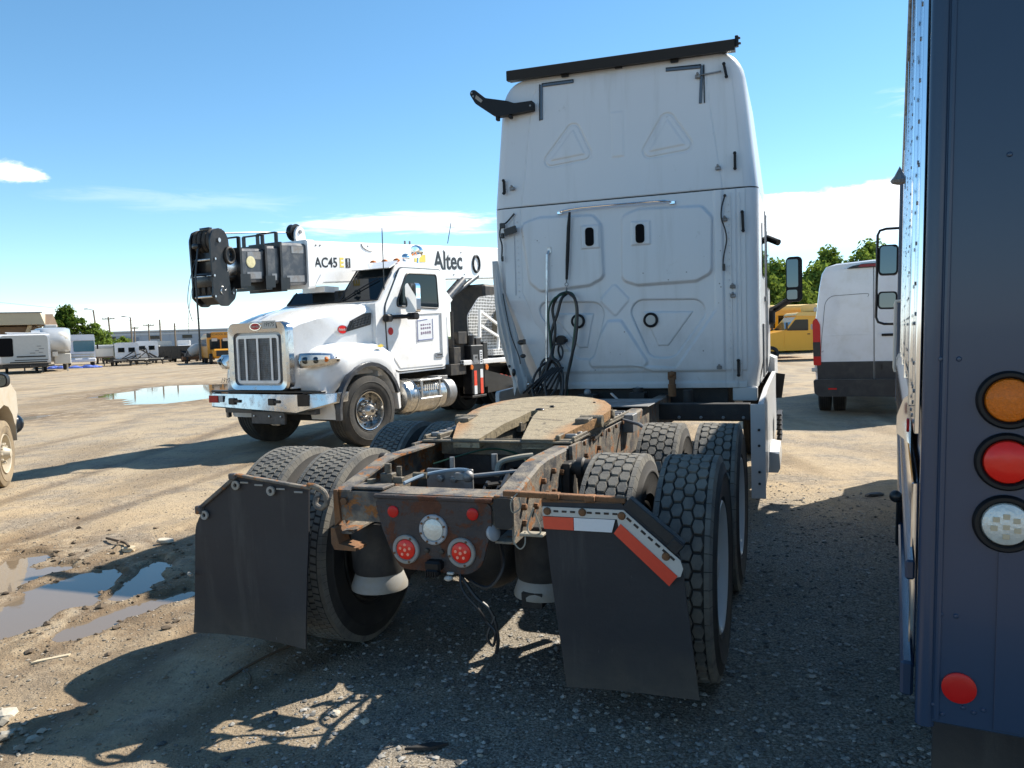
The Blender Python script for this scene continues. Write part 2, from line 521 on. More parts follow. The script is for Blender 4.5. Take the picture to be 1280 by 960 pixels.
    def prism(self, poly, fn, t0, t1):
        """poly of 2-D points, fn(a, b, t) -> xyz"""
        n = len(poly)
        vs = [fn(a, b, t0) for a, b in poly] + [fn(a, b, t1) for a, b in poly]
        fs = [list(range(n))[::-1], [n + i for i in range(n)]]
        for i in range(n):
            j = (i + 1) % n
            fs.append([i, j, n + j, n + i])
        return self.add(vs, fs)

    def loft(self, rings, cap=True, closed=True):
        n = len(rings[0])
        vs = [p for r in rings for p in r]
        fs = []
        for i in range(len(rings) - 1):
            for k in range(n if closed else n - 1):
                k2 = (k + 1) % n
                fs.append([i * n + k, i * n + k2, (i + 1) * n + k2, (i + 1) * n + k])
        if cap:
            fs.append(list(range(n))[::-1])
            fs.append([(len(rings) - 1) * n + k for k in range(n)])
        return self.add(vs, fs)

    def grid(self, fn, us, vs_):
        V = [fn(u, v) for u in us for v in vs_]
        m = len(vs_)
        F = []
        for i in range(len(us) - 1):
            for j in range(m - 1):
                F.append([i * m + j, (i + 1) * m + j, (i + 1) * m + j + 1, i * m + j + 1])
        return self.add(V, F)

    def ball(self, c, r, n=10, s=(1, 1, 1)):
        prof = [(r * math.sin(math.pi * i / n), -r * math.cos(math.pi * i / n)) for i in range(n + 1)]
        t = MB().lathe(prof, axis=(0, 0, 1), n=n * 2)
        return self.add([(c[0] + p[0] * s[0], c[1] + p[1] * s[1], c[2] + p[2] * s[2]) for p in t.v], t.f)

    def ring(self, c, axis, R_, r, n=28, k=8):
        ax = Vector(axis).normalized()
        prof = [(R_ + r * math.cos(2 * math.pi * i / k), r * math.sin(2 * math.pi * i / k)) for i in range(k)]
        return self.lathe(prof, c, ax, n, close=True)

    def disc(self, c, axis, r, t=0.006, n=24, dome=0.0):
        prof = [(0, 0), (r, 0), (r, t * 0.8), (r * 0.93, t), (r * 0.5, t + dome * 0.8), (0, t + dome)]
        return self.lathe(prof, c, axis, n)

    def bolt(self, c, axis, r=0.014, h=0.012):
        return self.lathe([(0, 0), (r, 0), (r, h), (r * 0.75, h * 1.15), (0, h * 1.2)], c, axis, 6)

    def mesh(self, name, m, smooth=35, fix=True):
        me = bpy.data.meshes.new(name)
        me.from_pydata(self.v, [], self.f)
        if fix:
            bm = bmesh.new()
            bm.from_mesh(me)
            bmesh.ops.recalc_face_normals(bm, faces=bm.faces)
            bm.to_mesh(me)
            bm.free()
        if m is not None:
            me.materials.append(m)
        if smooth:
            me.polygons.foreach_set('use_smooth', [True] * len(me.polygons))
            me.set_sharp_from_angle(angle=R(smooth))
        me.update()
        return me


STUFF = {'rail_bolts', 'rack_bolts', 'screws', 'rivets', 'rear_rivets', 'strip_bolts', 'slots', 'bolt_pair', 'arm_bolts', 'deck_bolts', 'skirt_bolts', 'led', 'lock_grease', 'air_lines', 'cable_bundle',
         'shield_bolts', 'grille_lattice', 'vent_slats', 'sign_print', 'stripe_print', 'notice_print', 'boom_bolts', 'head_pin', 'hook_fittings', 'insulators', 'step_slots', 'graphic', 'stripe',
         'hand_holes', 'headlight_slots', 'loose_wire', 'dangling_cable', 'torn_edge', 'air_hose', 'tread', 'power_lines', 'shiny_patch', 'tarp', 'sign_border', 'surround_slot', 'front_band', 'bolts', 'edge_bead', 'side_seam', 'whip_line', 'flap_washers'}
SPLITS = {'rope_anchor', 'side_rib', 'deck_edge', 'slide_plate', 'sheave', 'saddle_bracket', 'fairing_latch', 'bracket_stub', 'cab_mount', 'mount_hook', 'rail_bracket', 'tow_eye', 'door_hinge', 'roof_lamp', 'headlight_bulb',
          'jaw_ribs', 'lamp_pod', 'white_board', 'landing_leg', 'side_mirror', 'headlight', 'tail_lamp', 'valve_plate', 'brake_valve', 'guard_skirt', 'step_tread', 'rack_tooth', 'valve_gear', 'posts', 'beams',
          'lower_rail', 'chassis', 'bin_ribs', 'side_window', 'outrigger_jack', 'trim_gasket', 'corner_trim', 'float_stripe', 'tank_step', 'front_bumper', 'roof_unit', 'roof_rack', 'boom_saddle', 'roof'}


def islands(mb, tol=0.004):
    par = list(range(len(mb.v)))

    def find(a):
        while par[a] != a:
            par[a] = par[par[a]]
            a = par[a]
        return a
    for f in mb.f:
        r0 = find(f[0])
        for k in f[1:]:
            r = find(k)
            if r != r0:
                par[r] = r0
    grp = {}
    for i in range(len(mb.v)):
        grp.setdefault(find(i), []).append(i)
    G = [(g, np.array([mb.v[i] for i in g])) for g in grp.values()]
    box = [(p.min(0) - tol, p.max(0) + tol) for _, p in G]
    lab = list(range(len(G)))
    for i in range(len(G)):
        for j in range(i):
            if (box[i][0] <= box[j][1]).all() and (box[j][0] <= box[i][1]).all() and lab[i] != lab[j]:
                a, b = lab[i], lab[j]
                lab = [b if q == a else q for q in lab]
    out = []
    for q in sorted(set(lab)):
        idx = [i for k, (g, _) in enumerate(G) if lab[k] == q for i in g]
        mp = {o: n for n, o in enumerate(idx)}
        t = MB()
        t.v = [mb.v[i] for i in idx]
        t.f = [tuple(mp[i] for i in f) for f in mb.f if f[0] in mp]
        out.append(t)
    return out


def obj(name, mb, m, parent=None, smooth=35, fix=True, loc=None):
    if name in SPLITS and isinstance(mb, MB) and parent is not None:
        ps = islands(mb)
        if 1 < len(ps) <= 40:
            return [obj_one(name, p, m, parent, smooth, fix, loc) for p in ps][0]
    o = obj_one(name, mb, m, parent, smooth, fix, loc)
    if name in STUFF and parent is not None:
        o['kind'] = 'stuff'
    return o


def obj_one(name, mb, m, parent=None, smooth=35, fix=True, loc=None):
    me = mb if isinstance(mb, bpy.types.Mesh) else mb.mesh(name, m, smooth, fix)
    o = bpy.data.objects.new(name, me)
    COL.objects.link(o)
    if parent is not None:
        o.parent = parent
    if loc is not None:
        o.location = loc
    return o


def thing(name, label, cat, loc=(0, 0, 0), rz=0.0, group=None):
    o = bpy.data.objects.new(name, None)
    COL.objects.link(o)
    o.empty_display_size = 0.3
    o.location = loc
    o.rotation_euler = (0, 0, rz)
    return tag(o, label, cat, group)


def tag(o, label, cat, group=None):
    o['label'] = label
    o['category'] = cat
    if group:
        o['group'] = group
    return o


def struct(name, mb, m, smooth=35, fix=True):
    o = obj(name, mb, m, None, smooth, fix)
    o['kind'] = 'structure'
    return o


def dup(root, loc=None, rz=None, parent=None, label=None):
    c = root.copy()
    COL.objects.link(c)
    if parent is not None:
        c.parent = parent
    if loc is not None:
        c.location = loc
    if rz is not None:
        c.rotation_euler = (0, 0, rz)
    if label:
        c['label'] = label
    for ch in list(root.children):
        dup(ch, parent=c)
    return c


def text(name, body, size, m, parent, loc, xdir, ydir, depth=0.002, shear=0.0, sx=1.0, align='CENTER', bold=0.0):
    cu = bpy.data.curves.new(name, 'FONT')
    cu.body = body
    cu.size = size
    cu.extrude = depth
    cu.shear = shear
    cu.offset = bold
    cu.align_x = align
    cu.align_y = 'CENTER'
    cu.resolution_u = 3
    tmp = bpy.data.objects.new(name, cu)
    me = bpy.data.meshes.new_from_object(tmp)
    bpy.data.objects.remove(tmp)
    me.materials.clear()
    me.materials.append(m)
    x = Vector(xdir).normalized()
    y = Vector(ydir).normalized()
    z = x.cross(y)
    M = Matrix((x * sx, y, z)).transposed().to_4x4()
    me.transform(Matrix.Translation(loc) @ M)
    o = bpy.data.objects.new(name, me)
    COL.objects.link(o)
    o.parent = parent
    return o


def spline(pts, k=6):
    P = [Vector(p) for p in pts]
    out = []
    for i in range(len(P) - 1):
        p0, p1, p2, p3 = P[max(i - 1, 0)], P[i], P[i + 1], P[min(i + 2, len(P) - 1)]
        for j in range(k):
            t = j / k
            out.append(0.5 * ((2 * p1) + (p2 - p0) * t + (2 * p0 - 5 * p1 + 4 * p2 - p3) * t * t + (3 * p1 - p0 - 3 * p2 + p3) * t ** 3))
    out.append(P[-1])
    return out


XZ = lambda y0: (lambda a, b, t: (a, y0 + t, b))      # polygon (x, z), thickness along y
YZ = lambda x0: (lambda a, b, t: (x0 + t, a, b))
XY = lambda z0: (lambda a, b, t: (a, b, z0 + t))


def rrect(x0, x1, y0, y1, r, k=4):
    out = []
    for cx, cy, a0 in ((x1 - r, y1 - r, 0), (x0 + r, y1 - r, 90), (x0 + r, y0 + r, 180), (x1 - r, y0 + r, 270)):
        for i in range(k + 1):
            a = R(a0 + 90 * i / k)
            out.append((cx + r * math.cos(a), cy + r * math.sin(a)))
    return out


def rpoly(pts, r, k=3):
    """polygon with rounded corners"""
    n = len(pts)
    out = []
    for i in range(n):
        p = Vector(pts[i])
        a = Vector(pts[i - 1]) - p
        b = Vector(pts[(i + 1) % n]) - p
        d = min(r, a.length * 0.45, b.length * 0.45)
        pa, pb = p + a.normalized() * d, p + b.normalized() * d
        for j in range(k + 1):
            t = j / k
            q = pa * (1 - t) ** 2 + p * 2 * t * (1 - t) + pb * t * t
            out.append((q.x, q.y))
    return out


# ------------------------------------------------ wheels
def tyre_mesh(name, r, w, rim_r, m, mt=None, blocks=None, groove=0.0, nb=0, rows=0, lug=0.012):
    """carcass lathed about X, centred; optional raised tread blocks"""
    h = w / 2
    side = r - rim_r
    prof = [(rim_r, -h * 0.78), (rim_r + side * 0.10, -h * 0.88), (rim_r + side * 0.13, -h * 0.93), (rim_r + side * 0.16, -h * 0.91), (rim_r + side * 0.35, -h), (rim_r + side * 0.58, -h * 1.0), (rim_r + side * 0.60, -h * 1.025), (rim_r + side * 0.63, -h * 1.02), (rim_r + side * 0.65, -h * 0.985), (rim_r + side * 0.84, -h * 0.93),
            (r - side * 0.06, -h * 0.86)]
    tw = h * 0.84
    top = r - (lug if blocks else 0.0)
    prof[-1] = (top - 0.006, -h * 0.87)
    mid = []
    if not blocks and groove > 0:
        ng = 4
        for i in range(ng):
            c = -tw + 2 * tw * (i + 1) / (ng + 1)
            gw = w * 0.016
            mid += [(r, c - gw * 1.6), (r - groove, c - gw), (r - groove, c + gw), (r, c + gw * 1.6)]
        prof += [(r - 0.004, -tw)] + mid + [(r - 0.004, tw)]
    else:
        prof += [(top, -tw * 0.9), (top, tw * 0.9)]
    prof += [(a, -b) for a, b in prof[10::-1]]
    prof += [(rim_r * 0.985, 0)]
    mb = MB().lathe(prof, axis=(1, 0, 0), n=64, close=True)
    me = mb.mesh(name, m, 40)
    if not blocks:
        return me, None
    t = MB()
    rr_ = random.Random(3)
    for k in range(nb):
        for q in range(rows):
            a0 = 2 * math.pi * (k + (0.5 if q % 2 else 0.0)) / nb
            pw = 2 * tw * 0.80 / rows
            cx = -tw * 0.80 + pw * (q + 0.5)
            la = 2 * math.pi / nb
            if blocks == 'hex':
                sh = [(-0.50, 0.0), (-0.30, 0.44), (0.30, 0.44), (0.50, 0.0), (0.30, -0.44), (-0.30, -0.44)]
                sx_, sl = pw * 1.10, la * 0.98
            else:
                sh = [(-0.46, -0.30), (-0.46, 0.46), (0.46, 0.30), (0.46, -0.46)] if q % 2 else [(-0.46, -0.46), (-0.46, 0.30), (0.46, 0.46), (0.46, -0.30)]
                sx_, sl = pw, la
            vs = []
            hh = r - rr_.random() * 0.003
            jit = [(1 + rr_.uniform(-.05, .05), rr_.uniform(-.03, .03)) for _ in sh]
            tl_ = rr_.uniform(-.0015, .0015)
            for rad, sc in ((top - 0.008, 1.0), (hh - 0.003, 0.97), (hh, 0.90)):
                for (sx, sa), (jk, ja) in zip(sh, jit):
                    a = a0 + (sa + ja) * sl * sc
                    rd = rad + tl_ * (1 if sx > 0 else -1)
                    vs.append((cx + sx * sx_ * sc * jk, rd * math.cos(a), rd * math.sin(a)))
            n = len(sh)
            fs = []
            for L in (0, 1):
                for i in range(n):
                    j = (i + 1) % n
                    fs.append([L * n + i, L * n + j, (L + 1) * n + j, (L + 1) * n + i])
            fs.append([2 * n + i for i in range(n)])
            t.add(vs, fs)
    # continuous shoulder ribs with nicks
    for s in (-1, 1):
        for k in range(nb):
            a0 = 2 * math.pi * (k + 0.02) / nb
            a1 = 2 * math.pi * (k + 0.97) / nb
            x0, x1, x2 = s * tw * 0.84, s * tw * 1.02, s * (h * 0.93)
            vs = []
            for a in (a0, (a0 + a1) / 2, a1):
                for x, rad in ((x0, top - 0.008), (x0, r - 0.002), (x1, r - 0.004), (x2, r - side * 0.16)):
                    vs.append((x, rad * math.cos(a), rad * math.sin(a)))
            fs = []
            for L in (0, 1):
                for i in range(3):
                    fs.append([L * 4 + i, L * 4 + i + 1, (L + 1) * 4 + i + 1, (L + 1) * 4 + i])
            fs += [[0, 1, 2, 3], [8, 9, 10, 11]]
            t.add(vs, fs)
    return me, t.mesh(name + '_tread', mt, 30)


def rim_mesh(name, rim_r, w, m, dish=0.10, holes=10, hub=True, nb=10):
    """steel disc wheel, outer face towards +X, dished inwards by dish"""
    h = w / 2 * 0.80
    prof = [(rim_r * 1.03, h + 0.012), (rim_r * 1.0, h + 0.018), (rim_r * 0.95, h + 0.006), (rim_r * 0.92, h - 0.02), (rim_r * 0.90, h - dish * 0.7),
            (rim_r * 0.82, h - dish), (rim_r * 0.62, h - dish * 0.92), (rim_r * 0.52, h - dish * 0.55), (rim_r * 0.50, h - dish * 0.45), (rim_r * 0.30, h - dish * 0.45),
            (rim_r * 0.28, h - dish * 0.1), (rim_r * 0.18, h - dish * 0.02), (0, h)]
    mb = MB().lathe(prof, axis=(1, 0, 0), n=48)
    mb.lathe([(rim_r * 1.03, h + 0.012), (rim_r * 0.98, -h), (rim_r * 0.90, -h)], axis=(1, 0, 0), n=48)
    for k in range(nb):
        a = 2 * math.pi * k / nb
        mb.bolt((h - dish * 0.45, rim_r * 0.40 * math.cos(a), rim_r * 0.40 * math.sin(a)), (1, 0, 0), 0.017, 0.035)
    return mb.mesh(name, m, 40)


def holes_mesh(rim_r, w, dish, n, m, r=0.03):
    h = w / 2 * 0.80
    mb = MB()
    for k in range(n):
        a = 2 * math.pi * (k + 0.5) / n
        mb.disc((h - dish * 0.96, rim_r * 0.72 * math.cos(a), rim_r * 0.72 * math.sin(a)), (1, 0, 0), r, 0.005, 12)
    return mb.mesh('hand_holes', m)


def add_wheel(parent, loc, tyre, tread=None, rim=None, extra=None, flip=False, spin=0.0, steer=0.0, label=None):
    w = obj('wheel', tyre, None, parent, loc=loc)
    w.rotation_euler = (spin, 0, (math.pi if flip else 0.0) + steer)
    if tread is not None:
        obj('tread', tread, None, w)
    if rim is not None:
        obj('rim', rim, None, w)
    if extra is not None:
        obj('hand_holes', extra, None, w)
    if label:
        w['label'] = label
    return w


# ================================================================ GROUND
def vnoise(x, y, seed=0):
    xi, yi = np.floor(x).astype(np.int64), np.floor(y).astype(np.int64)
    fx, fy = x - xi, y - yi
    fx, fy = fx * fx * (3 - 2 * fx), fy * fy * (3 - 2 * fy)

    def h(a, b):
        n = (a * 374761393 + b * 668265263 + seed * 1442695041) & 0xffffffff
        n = ((n ^ (n >> 13)) * 1274126177) & 0xffffffff
        return ((n ^ (n >> 16)) & 0xffff) / 65535.0
    return (h(xi, yi) * (1 - fx) + h(xi + 1, yi) * fx) * (1 - fy) + (h(xi, yi + 1) * (1 - fx) + h(xi + 1, yi + 1) * fx) * fy


def fbm(x, y, oct=4, seed=0):
    s, a = 0.0, 0.5
    for i in range(oct):
        s = s + a * (vnoise(x, y, seed + i) - 0.5)
        x, y, a = x * 2.03 + 3.7, y * 2.03 + 1.3, a * 0.5
    return s


PUDDLES = [
    [(-3.13, 4.68), (-3.22, 4.86), (-3.29, 5.18), (-3.28, 5.33), (-3.1, 5.61), (-3.0, 5.78), (-2.86, 5.54), (-2.78, 5.26), (-2.76, 5.05), (-2.73, 4.89), (-2.84, 4.79), (-2.87, 4.55), (-2.9, 4.35), (-3.2, 4.3)],
    [(-2.67, 5.08), (-2.7, 5.38), (-2.75, 5.72), (-2.72, 5.93), (-2.64, 5.81), (-2.51, 5.45), (-2.51, 5.15), (-2.56, 5.03)],
    [(-2.38, 4.97), (-2.27, 5.06), (-2.19, 5.13), (-2.08, 5.06), (-2.12, 4.99), (-2.2, 4.9)],
    [(-2.62, 4.32), (-2.59, 4.47), (-2.52, 4.71), (-2.39, 4.9), (-2.29, 4.91), (-2.29, 4.78), (-2.41, 4.58), (-2.46, 4.39), (-2.55, 4.25)],
    [(-4.1, 5.5), (-4.0, 5.89), (-3.9, 6.18), (-3.78, 6.19), (-3.67, 6.07), (-3.68, 5.82), (-3.6, 5.74), (-3.41, 5.87), (-3.31, 5.76), (-3.41, 5.55), (-3.47, 5.41), (-3.39, 5.19), (-3.6, 4.9), (-4.0, 5.0)],
    [(-14.61, 27.87), (-14.95, 29.75), (-14.64, 30.89), (-14.82, 34.03), (-14.07, 34.18), (-12.64, 33.83), (-10.22, 29.5), (-9.6, 25.5), (-10.0, 23.29), (-11.06, 23.52), (-12.04, 25.37), (-13.38, 26.49)],
    [(-15.16, 32.66), (-15.33, 33.89), (-15.05, 34.29), (-14.62, 33.01)],
    [(-12.3, 19.0), (-12.35, 19.9), (-11.9, 19.7), (-11.8, 19.0)],
]


def poly_sdf(x, y, poly):
    P = np.array(poly, float)
    d = np.full(x.shape, 1e9)
    inside = np.zeros(x.shape, bool)
    for i in range(len(P)):
        a, b = P[i - 1], P[i]
        e = b - a
        wx, wy = x - a[0], y - a[1]
        t = np.clip((wx * e[0] + wy * e[1]) / (e @ e), 0, 1)
        d = np.minimum(d, np.hypot(wx - e[0] * t, wy - e[1] * t))
        c = ((a[1] > y) != (b[1] > y)) & (x < (b[0] - a[0]) * (y - a[1]) / (b[1] - a[1] + 1e-12) + a[0])
        inside ^= c
    return np.where(inside, -d, d)


def puddle_sdf(x, y):
    d = np.full(x.shape, 1e9)
    for p in PUDDLES:
        q = np.array(p)
        m = (x > q[:, 0].min() - 2) & (x < q[:, 0].max() + 2) & (y > q[:, 1].min() - 2) & (y < q[:, 1].max() + 2)
        if m.any():
            big = 1.0 if q[:, 1].mean() < 10 else 5.0
            dd = poly_sdf(x[m], y[m], p) + big * (0.16 * fbm(x[m] * 7 / big, y[m] * 7 / big, 4, 11))
            d[m] = np.minimum(d[m], dd / (1.0 if big == 1.0 else 3.0))
    return d


RUTS = [(-1.75, 0.16, 0.10), (-3.25, 0.20, 0.12), (-4.35, 0.12, 0.12), (-5.3, -0.05, 0.13), (-6.6, -0.20, 0.13), (-0.55, 0.55, 0.10), (3.3, 0.42, 0.10)]


def ruts(x, y):
    """wheel ruts of vehicles that crossed the yard"""
    s = np.zeros(x.shape)
    for c0, k, w in RUTS:
        xc = c0 + k * (y - 5.0) - 0.012 * k * (y - 5.0) ** 2 + 0.12 * np.sin(0.5 * y + c0)
        s = np.maximum(s, np.exp(-((x - xc) / w) ** 2) * np.clip((24 - y) / 8, 0, 1) * np.clip(1.1 - 0.5 * np.abs(fbm(x * 0.8, y * 0.8, 2, 41)) * 4, 0, 1))
    trucks = np.clip(1.6 - np.hypot(x - 0.5, (y - 4.8) * 0.5), 0, 1)
    return s * (1 - trucks)


def ground_h(x, y):
    r = np.hypot(x, y)
    fade = np.clip(1.2 - r / 60.0, 0.15, 1)
    h = (0.022 * fbm(x * 0.9, y * 0.9, 3, 1) + 0.016 * fbm(x * 4.5, y * 4.5, 3, 5)) * fade
    d = puddle_sdf(x, y)
    # mud ridges and ruts around the near puddles
    mud = np.exp(-np.clip(d, 0, None) / 0.35) * (r < 12)
    u = x * 0.93 - y * 0.36
    h = h + mud * (0.028 * np.abs(fbm(x * 6, y * 3.0, 4, 21)) * 2.2 + 0.012 * np.sin(u * 20) + 0.004)
    left = np.clip((-1.2 - x) / 1.5, 0, 1) * np.clip((9 - y) / 3, 0, 1)
    h = h + left * 0.018 * fbm(x * 5.0 + 9, y * 2.2, 4, 33)
    h = h - 0.024 * ruts(x, y) + 0.012 * ruts(x + 0.16, y)
    h = np.maximum(h, -0.013)
    s = np.clip((0.075 - d) / 0.09, 0, 1)
    s = s * s * (3 - 2 * s)
    return h * (1 - s) + s * (-0.05)


def spread(dense0, dense1, step, far, grow):
    a = list(np.arange(dense0, dense1, step))
    s, p = step, dense1
    hi = []
    while p < far:
        hi.append(p)
        s *= grow
        p += s
    s, p = step, dense0 - step
    lo = []
    while p > -far:
        lo.append(p)
        s *= grow
        p -= s
    return np.array(lo[::-1] + a + hi)


gx = spread(-5.2, 4.0, 0.032, 900, 1.065)
gy = spread(2.3, 8.6, 0.032, 1500, 1.06)
GX, GY = np.meshgrid(gx, gy, indexing='ij')
GZ = ground_h(GX, GY)
far_m = np.hypot(GX, GY) > 70
GZ[far_m] = 0.0
nx_, ny_ = GX.shape
verts = np.stack([GX.ravel(), GY.ravel(), GZ.ravel()], 1)
ii, jj = np.meshgrid(np.arange(nx_ - 1), np.arange(ny_ - 1), indexing='ij')
q0 = (ii * ny_ + jj).ravel()
faces = np.stack([q0, q0 + ny_, q0 + ny_ + 1, q0 + 1], 1)


def mesh_np(name, V, F, m):
    me = bpy.data.meshes.new(name)
    me.vertices.add(len(V))
    me.vertices.foreach_set('co', np.asarray(V, np.float32).ravel())
    k = F.shape[1]
    me.loops.add(F.size)
    me.loops.foreach_set('vertex_index', F.astype(np.int32).ravel())
    me.polygons.add(len(F))
    me.polygons.foreach_set('loop_start', np.arange(0, F.size, k, dtype=np.int32))
    me.polygons.foreach_set('use_smooth', np.ones(len(F), bool))
    me.update(calc_edges=True)
    me.validate()
    if m:
        me.materials.append(m)
    return me


def ground_material():
    m = bpy.data.materials.new('sand_and_gravel')
    m.use_nodes = True
    t = m.node_tree
    t.nodes.clear()
    N = NT(t)
    tcd = N.n('ShaderNodeTexCoord')
    v = tcd.outputs['Object']
    big = N.noise(v, 0.22, 5.0, 0.6)
    med = N.noise(v, 1.3, 6.0, 0.65, 0.4)
    fine = N.noise(v, 14.0, 6.0, 0.7)
    grit = N.noise(v, 85.0, 3.0, 0.6)
    sand = N.mix(N.step(big, 0.35, 0.65), (0.36, 0.278, 0.178), (0.315, 0.255, 0.175))
    gravel = N.mix(N.step(fine, 0.3, 0.7), (0.155, 0.132, 0.105), (0.30, 0.255, 0.195))
    # tyre lanes: stretched noise running away from the viewer
    lane = N.noise(N.scalevec(v, (0.75, 0.14, 1.0)), 1.0, 6.0, 0.6, 0.3)
    c = N.mix(N.step(med, 0.42, 0.64), sand, gravel)
    c = N.mix(N.math('MULTIPLY', N.step(lane, 0.48, 0.62), 0.60), c, (0.19, 0.14, 0.085))
    sepn = N.n('ShaderNodeSeparateXYZ', inp={0: v})
    # gravel colour darkened around and beneath the parked trucks to deepen their shade
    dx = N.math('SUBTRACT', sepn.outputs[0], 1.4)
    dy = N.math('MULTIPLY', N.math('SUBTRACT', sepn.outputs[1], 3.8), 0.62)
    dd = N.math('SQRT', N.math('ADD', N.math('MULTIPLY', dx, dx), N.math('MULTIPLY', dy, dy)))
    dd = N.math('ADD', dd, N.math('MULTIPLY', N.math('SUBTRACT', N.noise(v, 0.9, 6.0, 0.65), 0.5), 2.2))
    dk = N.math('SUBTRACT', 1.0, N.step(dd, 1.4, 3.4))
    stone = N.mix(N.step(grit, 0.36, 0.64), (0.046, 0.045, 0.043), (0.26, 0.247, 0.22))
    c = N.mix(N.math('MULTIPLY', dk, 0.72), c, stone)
    # wet mud, lowest spots
    wet = N.math('SUBTRACT', 1.0, N.step(sepn.outputs[2], -0.026, 0.004))
    wet2 = N.n('ShaderNodeVertexColor', layer_name='mud')
    mudm = N.math('MULTIPLY', wet2.outputs['Color'], N.step(N.noise(N.scalevec(v, (3.4, 2.2, 3.0)), 1.0, 7.0, 0.7, 0.5), 0.36, 0.56))
    c = N.mix(N.math('MULTIPLY', mudm, 0.85), c, (0.125, 0.085, 0.050))
    c = N.mix(N.math('MULTIPLY', wet, 0.75), c, (0.10, 0.07, 0.042))
    sp = N.n('ShaderNodeHueSaturation', inp={'Color': c, 'Value': N.math('ADD', 0.53, N.math('ADD', N.math('MULTIPLY', grit, 0.70), N.math('MULTIPLY', fine, 0.48)))})
    # stones: voronoi pebbles
    vo = N.n('ShaderNodeTexVoronoi', inp={'Vector': v, 'Scale': 46.0, 'Randomness': 1.0})
    pebm = N.math('MULTIPLY', N.step(vo.outputs['Color'], 0.70, 0.82), N.math('SUBTRACT', 1.0, N.step(vo.outputs['Distance'], 0.28, 0.52)))
    c2 = N.mix(N.math('MULTIPLY', pebm, 0.45), sp.outputs[0], (0.36, 0.32, 0.26))
    hgt = N.math('ADD', N.math('ADD', N.math('MULTIPLY', grit, 0.5), N.math('MULTIPLY', fine, 0.8)), N.math('MULTIPLY', pebm, 0.8))
    bp = N.n('ShaderNodeBump', inp={'Strength': 1.0, 'Distance': 0.020, 'Height': hgt})
    rgh = N.math('SUBTRACT', 0.95, N.math('MULTIPLY', wet, 0.45))
    b = N.n('ShaderNodeBsdfPrincipled', inp={'Base Color': c2, 'Roughness': rgh, 'Normal': bp.outputs[0], 'Specular IOR Level': 0.25})
    o = N.n('ShaderNodeOutputMaterial')
    t.links.new(b.outputs[0], o.inputs[0])
    return m


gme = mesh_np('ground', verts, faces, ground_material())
ca = gme.color_attributes.new('mud', 'FLOAT_COLOR', 'POINT')
PD = puddle_sdf(GX, GY).ravel()
mudv = np.clip(1.15 * np.exp(-np.clip(PD, 0, None) / 0.75) + 0.55 * ruts(GX, GY).ravel() * (np.hypot(GX, GY).ravel() < 30), 0, 1)
ca.data.foreach_set('color', np.stack([mudv, mudv, mudv, np.ones_like(mudv)], 1).astype(np.float32).ravel())
go = bpy.data.objects.new('ground', gme)
COL.objects.link(go)
go['kind'] = 'structure'

# puddle water
wm = bpy.data.materials.new('muddy_water')
wm.use_nodes = True
_t = wm.node_tree
_t.nodes.clear()
_N = NT(_t)
_v = _N.n('ShaderNodeTexCoord').outputs['Object']
_bp = _N.n('ShaderNodeBump', inp={'Strength': 0.03, 'Distance': 0.01, 'Height': _N.noise(_v, 9.0, 2.0)})
_b = _N.n('ShaderNodeBsdfPrincipled', inp={'Base Color': (0.165, 0.125, 0.085, 1), 'Roughness': 0.03, 'IOR': 1.33, 'Specular IOR Level': 0.6, 'Normal': _bp.outputs[0]})
_o = _N.n('ShaderNodeOutputMaterial')
_t.links.new(_b.outputs[0], _o.inputs[0])
for lst in ([0, 1, 2, 3, 4], [5, 6], [7]):
    mb = MB()
    pts_ = np.array([p for i in lst for p in PUDDLES[i]])
    x0, y0 = pts_.min(0) - 0.5
    x1, y1 = pts_.max(0) + 0.5
    mb.add([(x0, y0, -0.0165), (x1, y0, -0.0165), (x1, y1, -0.0165), (x0, y1, -0.0165)], [(0, 1, 2, 3)])
    struct('puddle', mb, wm)

# loose gravel: nobody could count it
rs = np.random.RandomState(5)


def gravel(n, x0, x1, y0, y1, smin, smax, name, m, dens=None, flat=0.6):
    x = rs.uniform(x0, x1, n)
    y = y0 + (y1 - y0) * rs.uniform(0, 1, n) ** 1.5
    keep = np.ones(n, bool)
    if dens is not None:
        keep &= rs.uniform(0, 1, n) < dens(x, y)
    keep &= puddle_sdf(x, y) > 0.03
    x, y = x[keep], y[keep]
    n = len(x)
    z = ground_h(x, y)
    s = smin * (smax / smin) ** (rs.uniform(0, 1, n) ** 2.2)
    base = np.array([(1, 0, 0), (-1, 0, 0), (0, 1, 0), (0, -1, 0), (0, 0, 1), (.7, .7, .55), (-.7, .6, .5), (.55, -.7, .55), (-.6, -.65, .5)], float)
    V = base[None] * (1 + 0.35 * rs.uniform(-1, 1, (n, 9, 3)))
    V = V * s[:, None, None] * np.array([1, 1, flat])
    a = rs.uniform(0, 6.28, n)
    c, sn = np.cos(a)[:, None], np.sin(a)[:, None]
    el_ = rs.uniform(0.8, 1.25, n)[:, None]
    X = V[..., 0] * el_
    Y = V[..., 1]
    V = np.stack([X * c - Y * sn + x[:, None], X * sn + Y * c + y[:, None], V[..., 2] + (z + s * 0.10)[:, None]], 2)
    tri = np.array([(0, 5, 7), (0, 2, 5), (2, 6, 5), (2, 1, 6), (1, 8, 6), (1, 3, 8), (3, 7, 8), (3, 0, 7), (4, 5, 6), (4, 6, 8), (4, 8, 7), (4, 7, 5)])
    F = (tri[None] + (np.arange(n) * 9)[:, None, None]).reshape(-1, 3)
    me = mesh_np(name, V.reshape(-1, 3), F, m)
    me.polygons.foreach_set('use_smooth', np.zeros(len(F), bool))
    o = bpy.data.objects.new(name, me)
    COL.objects.link(o)
    o['kind'] = 'stuff'
    return o


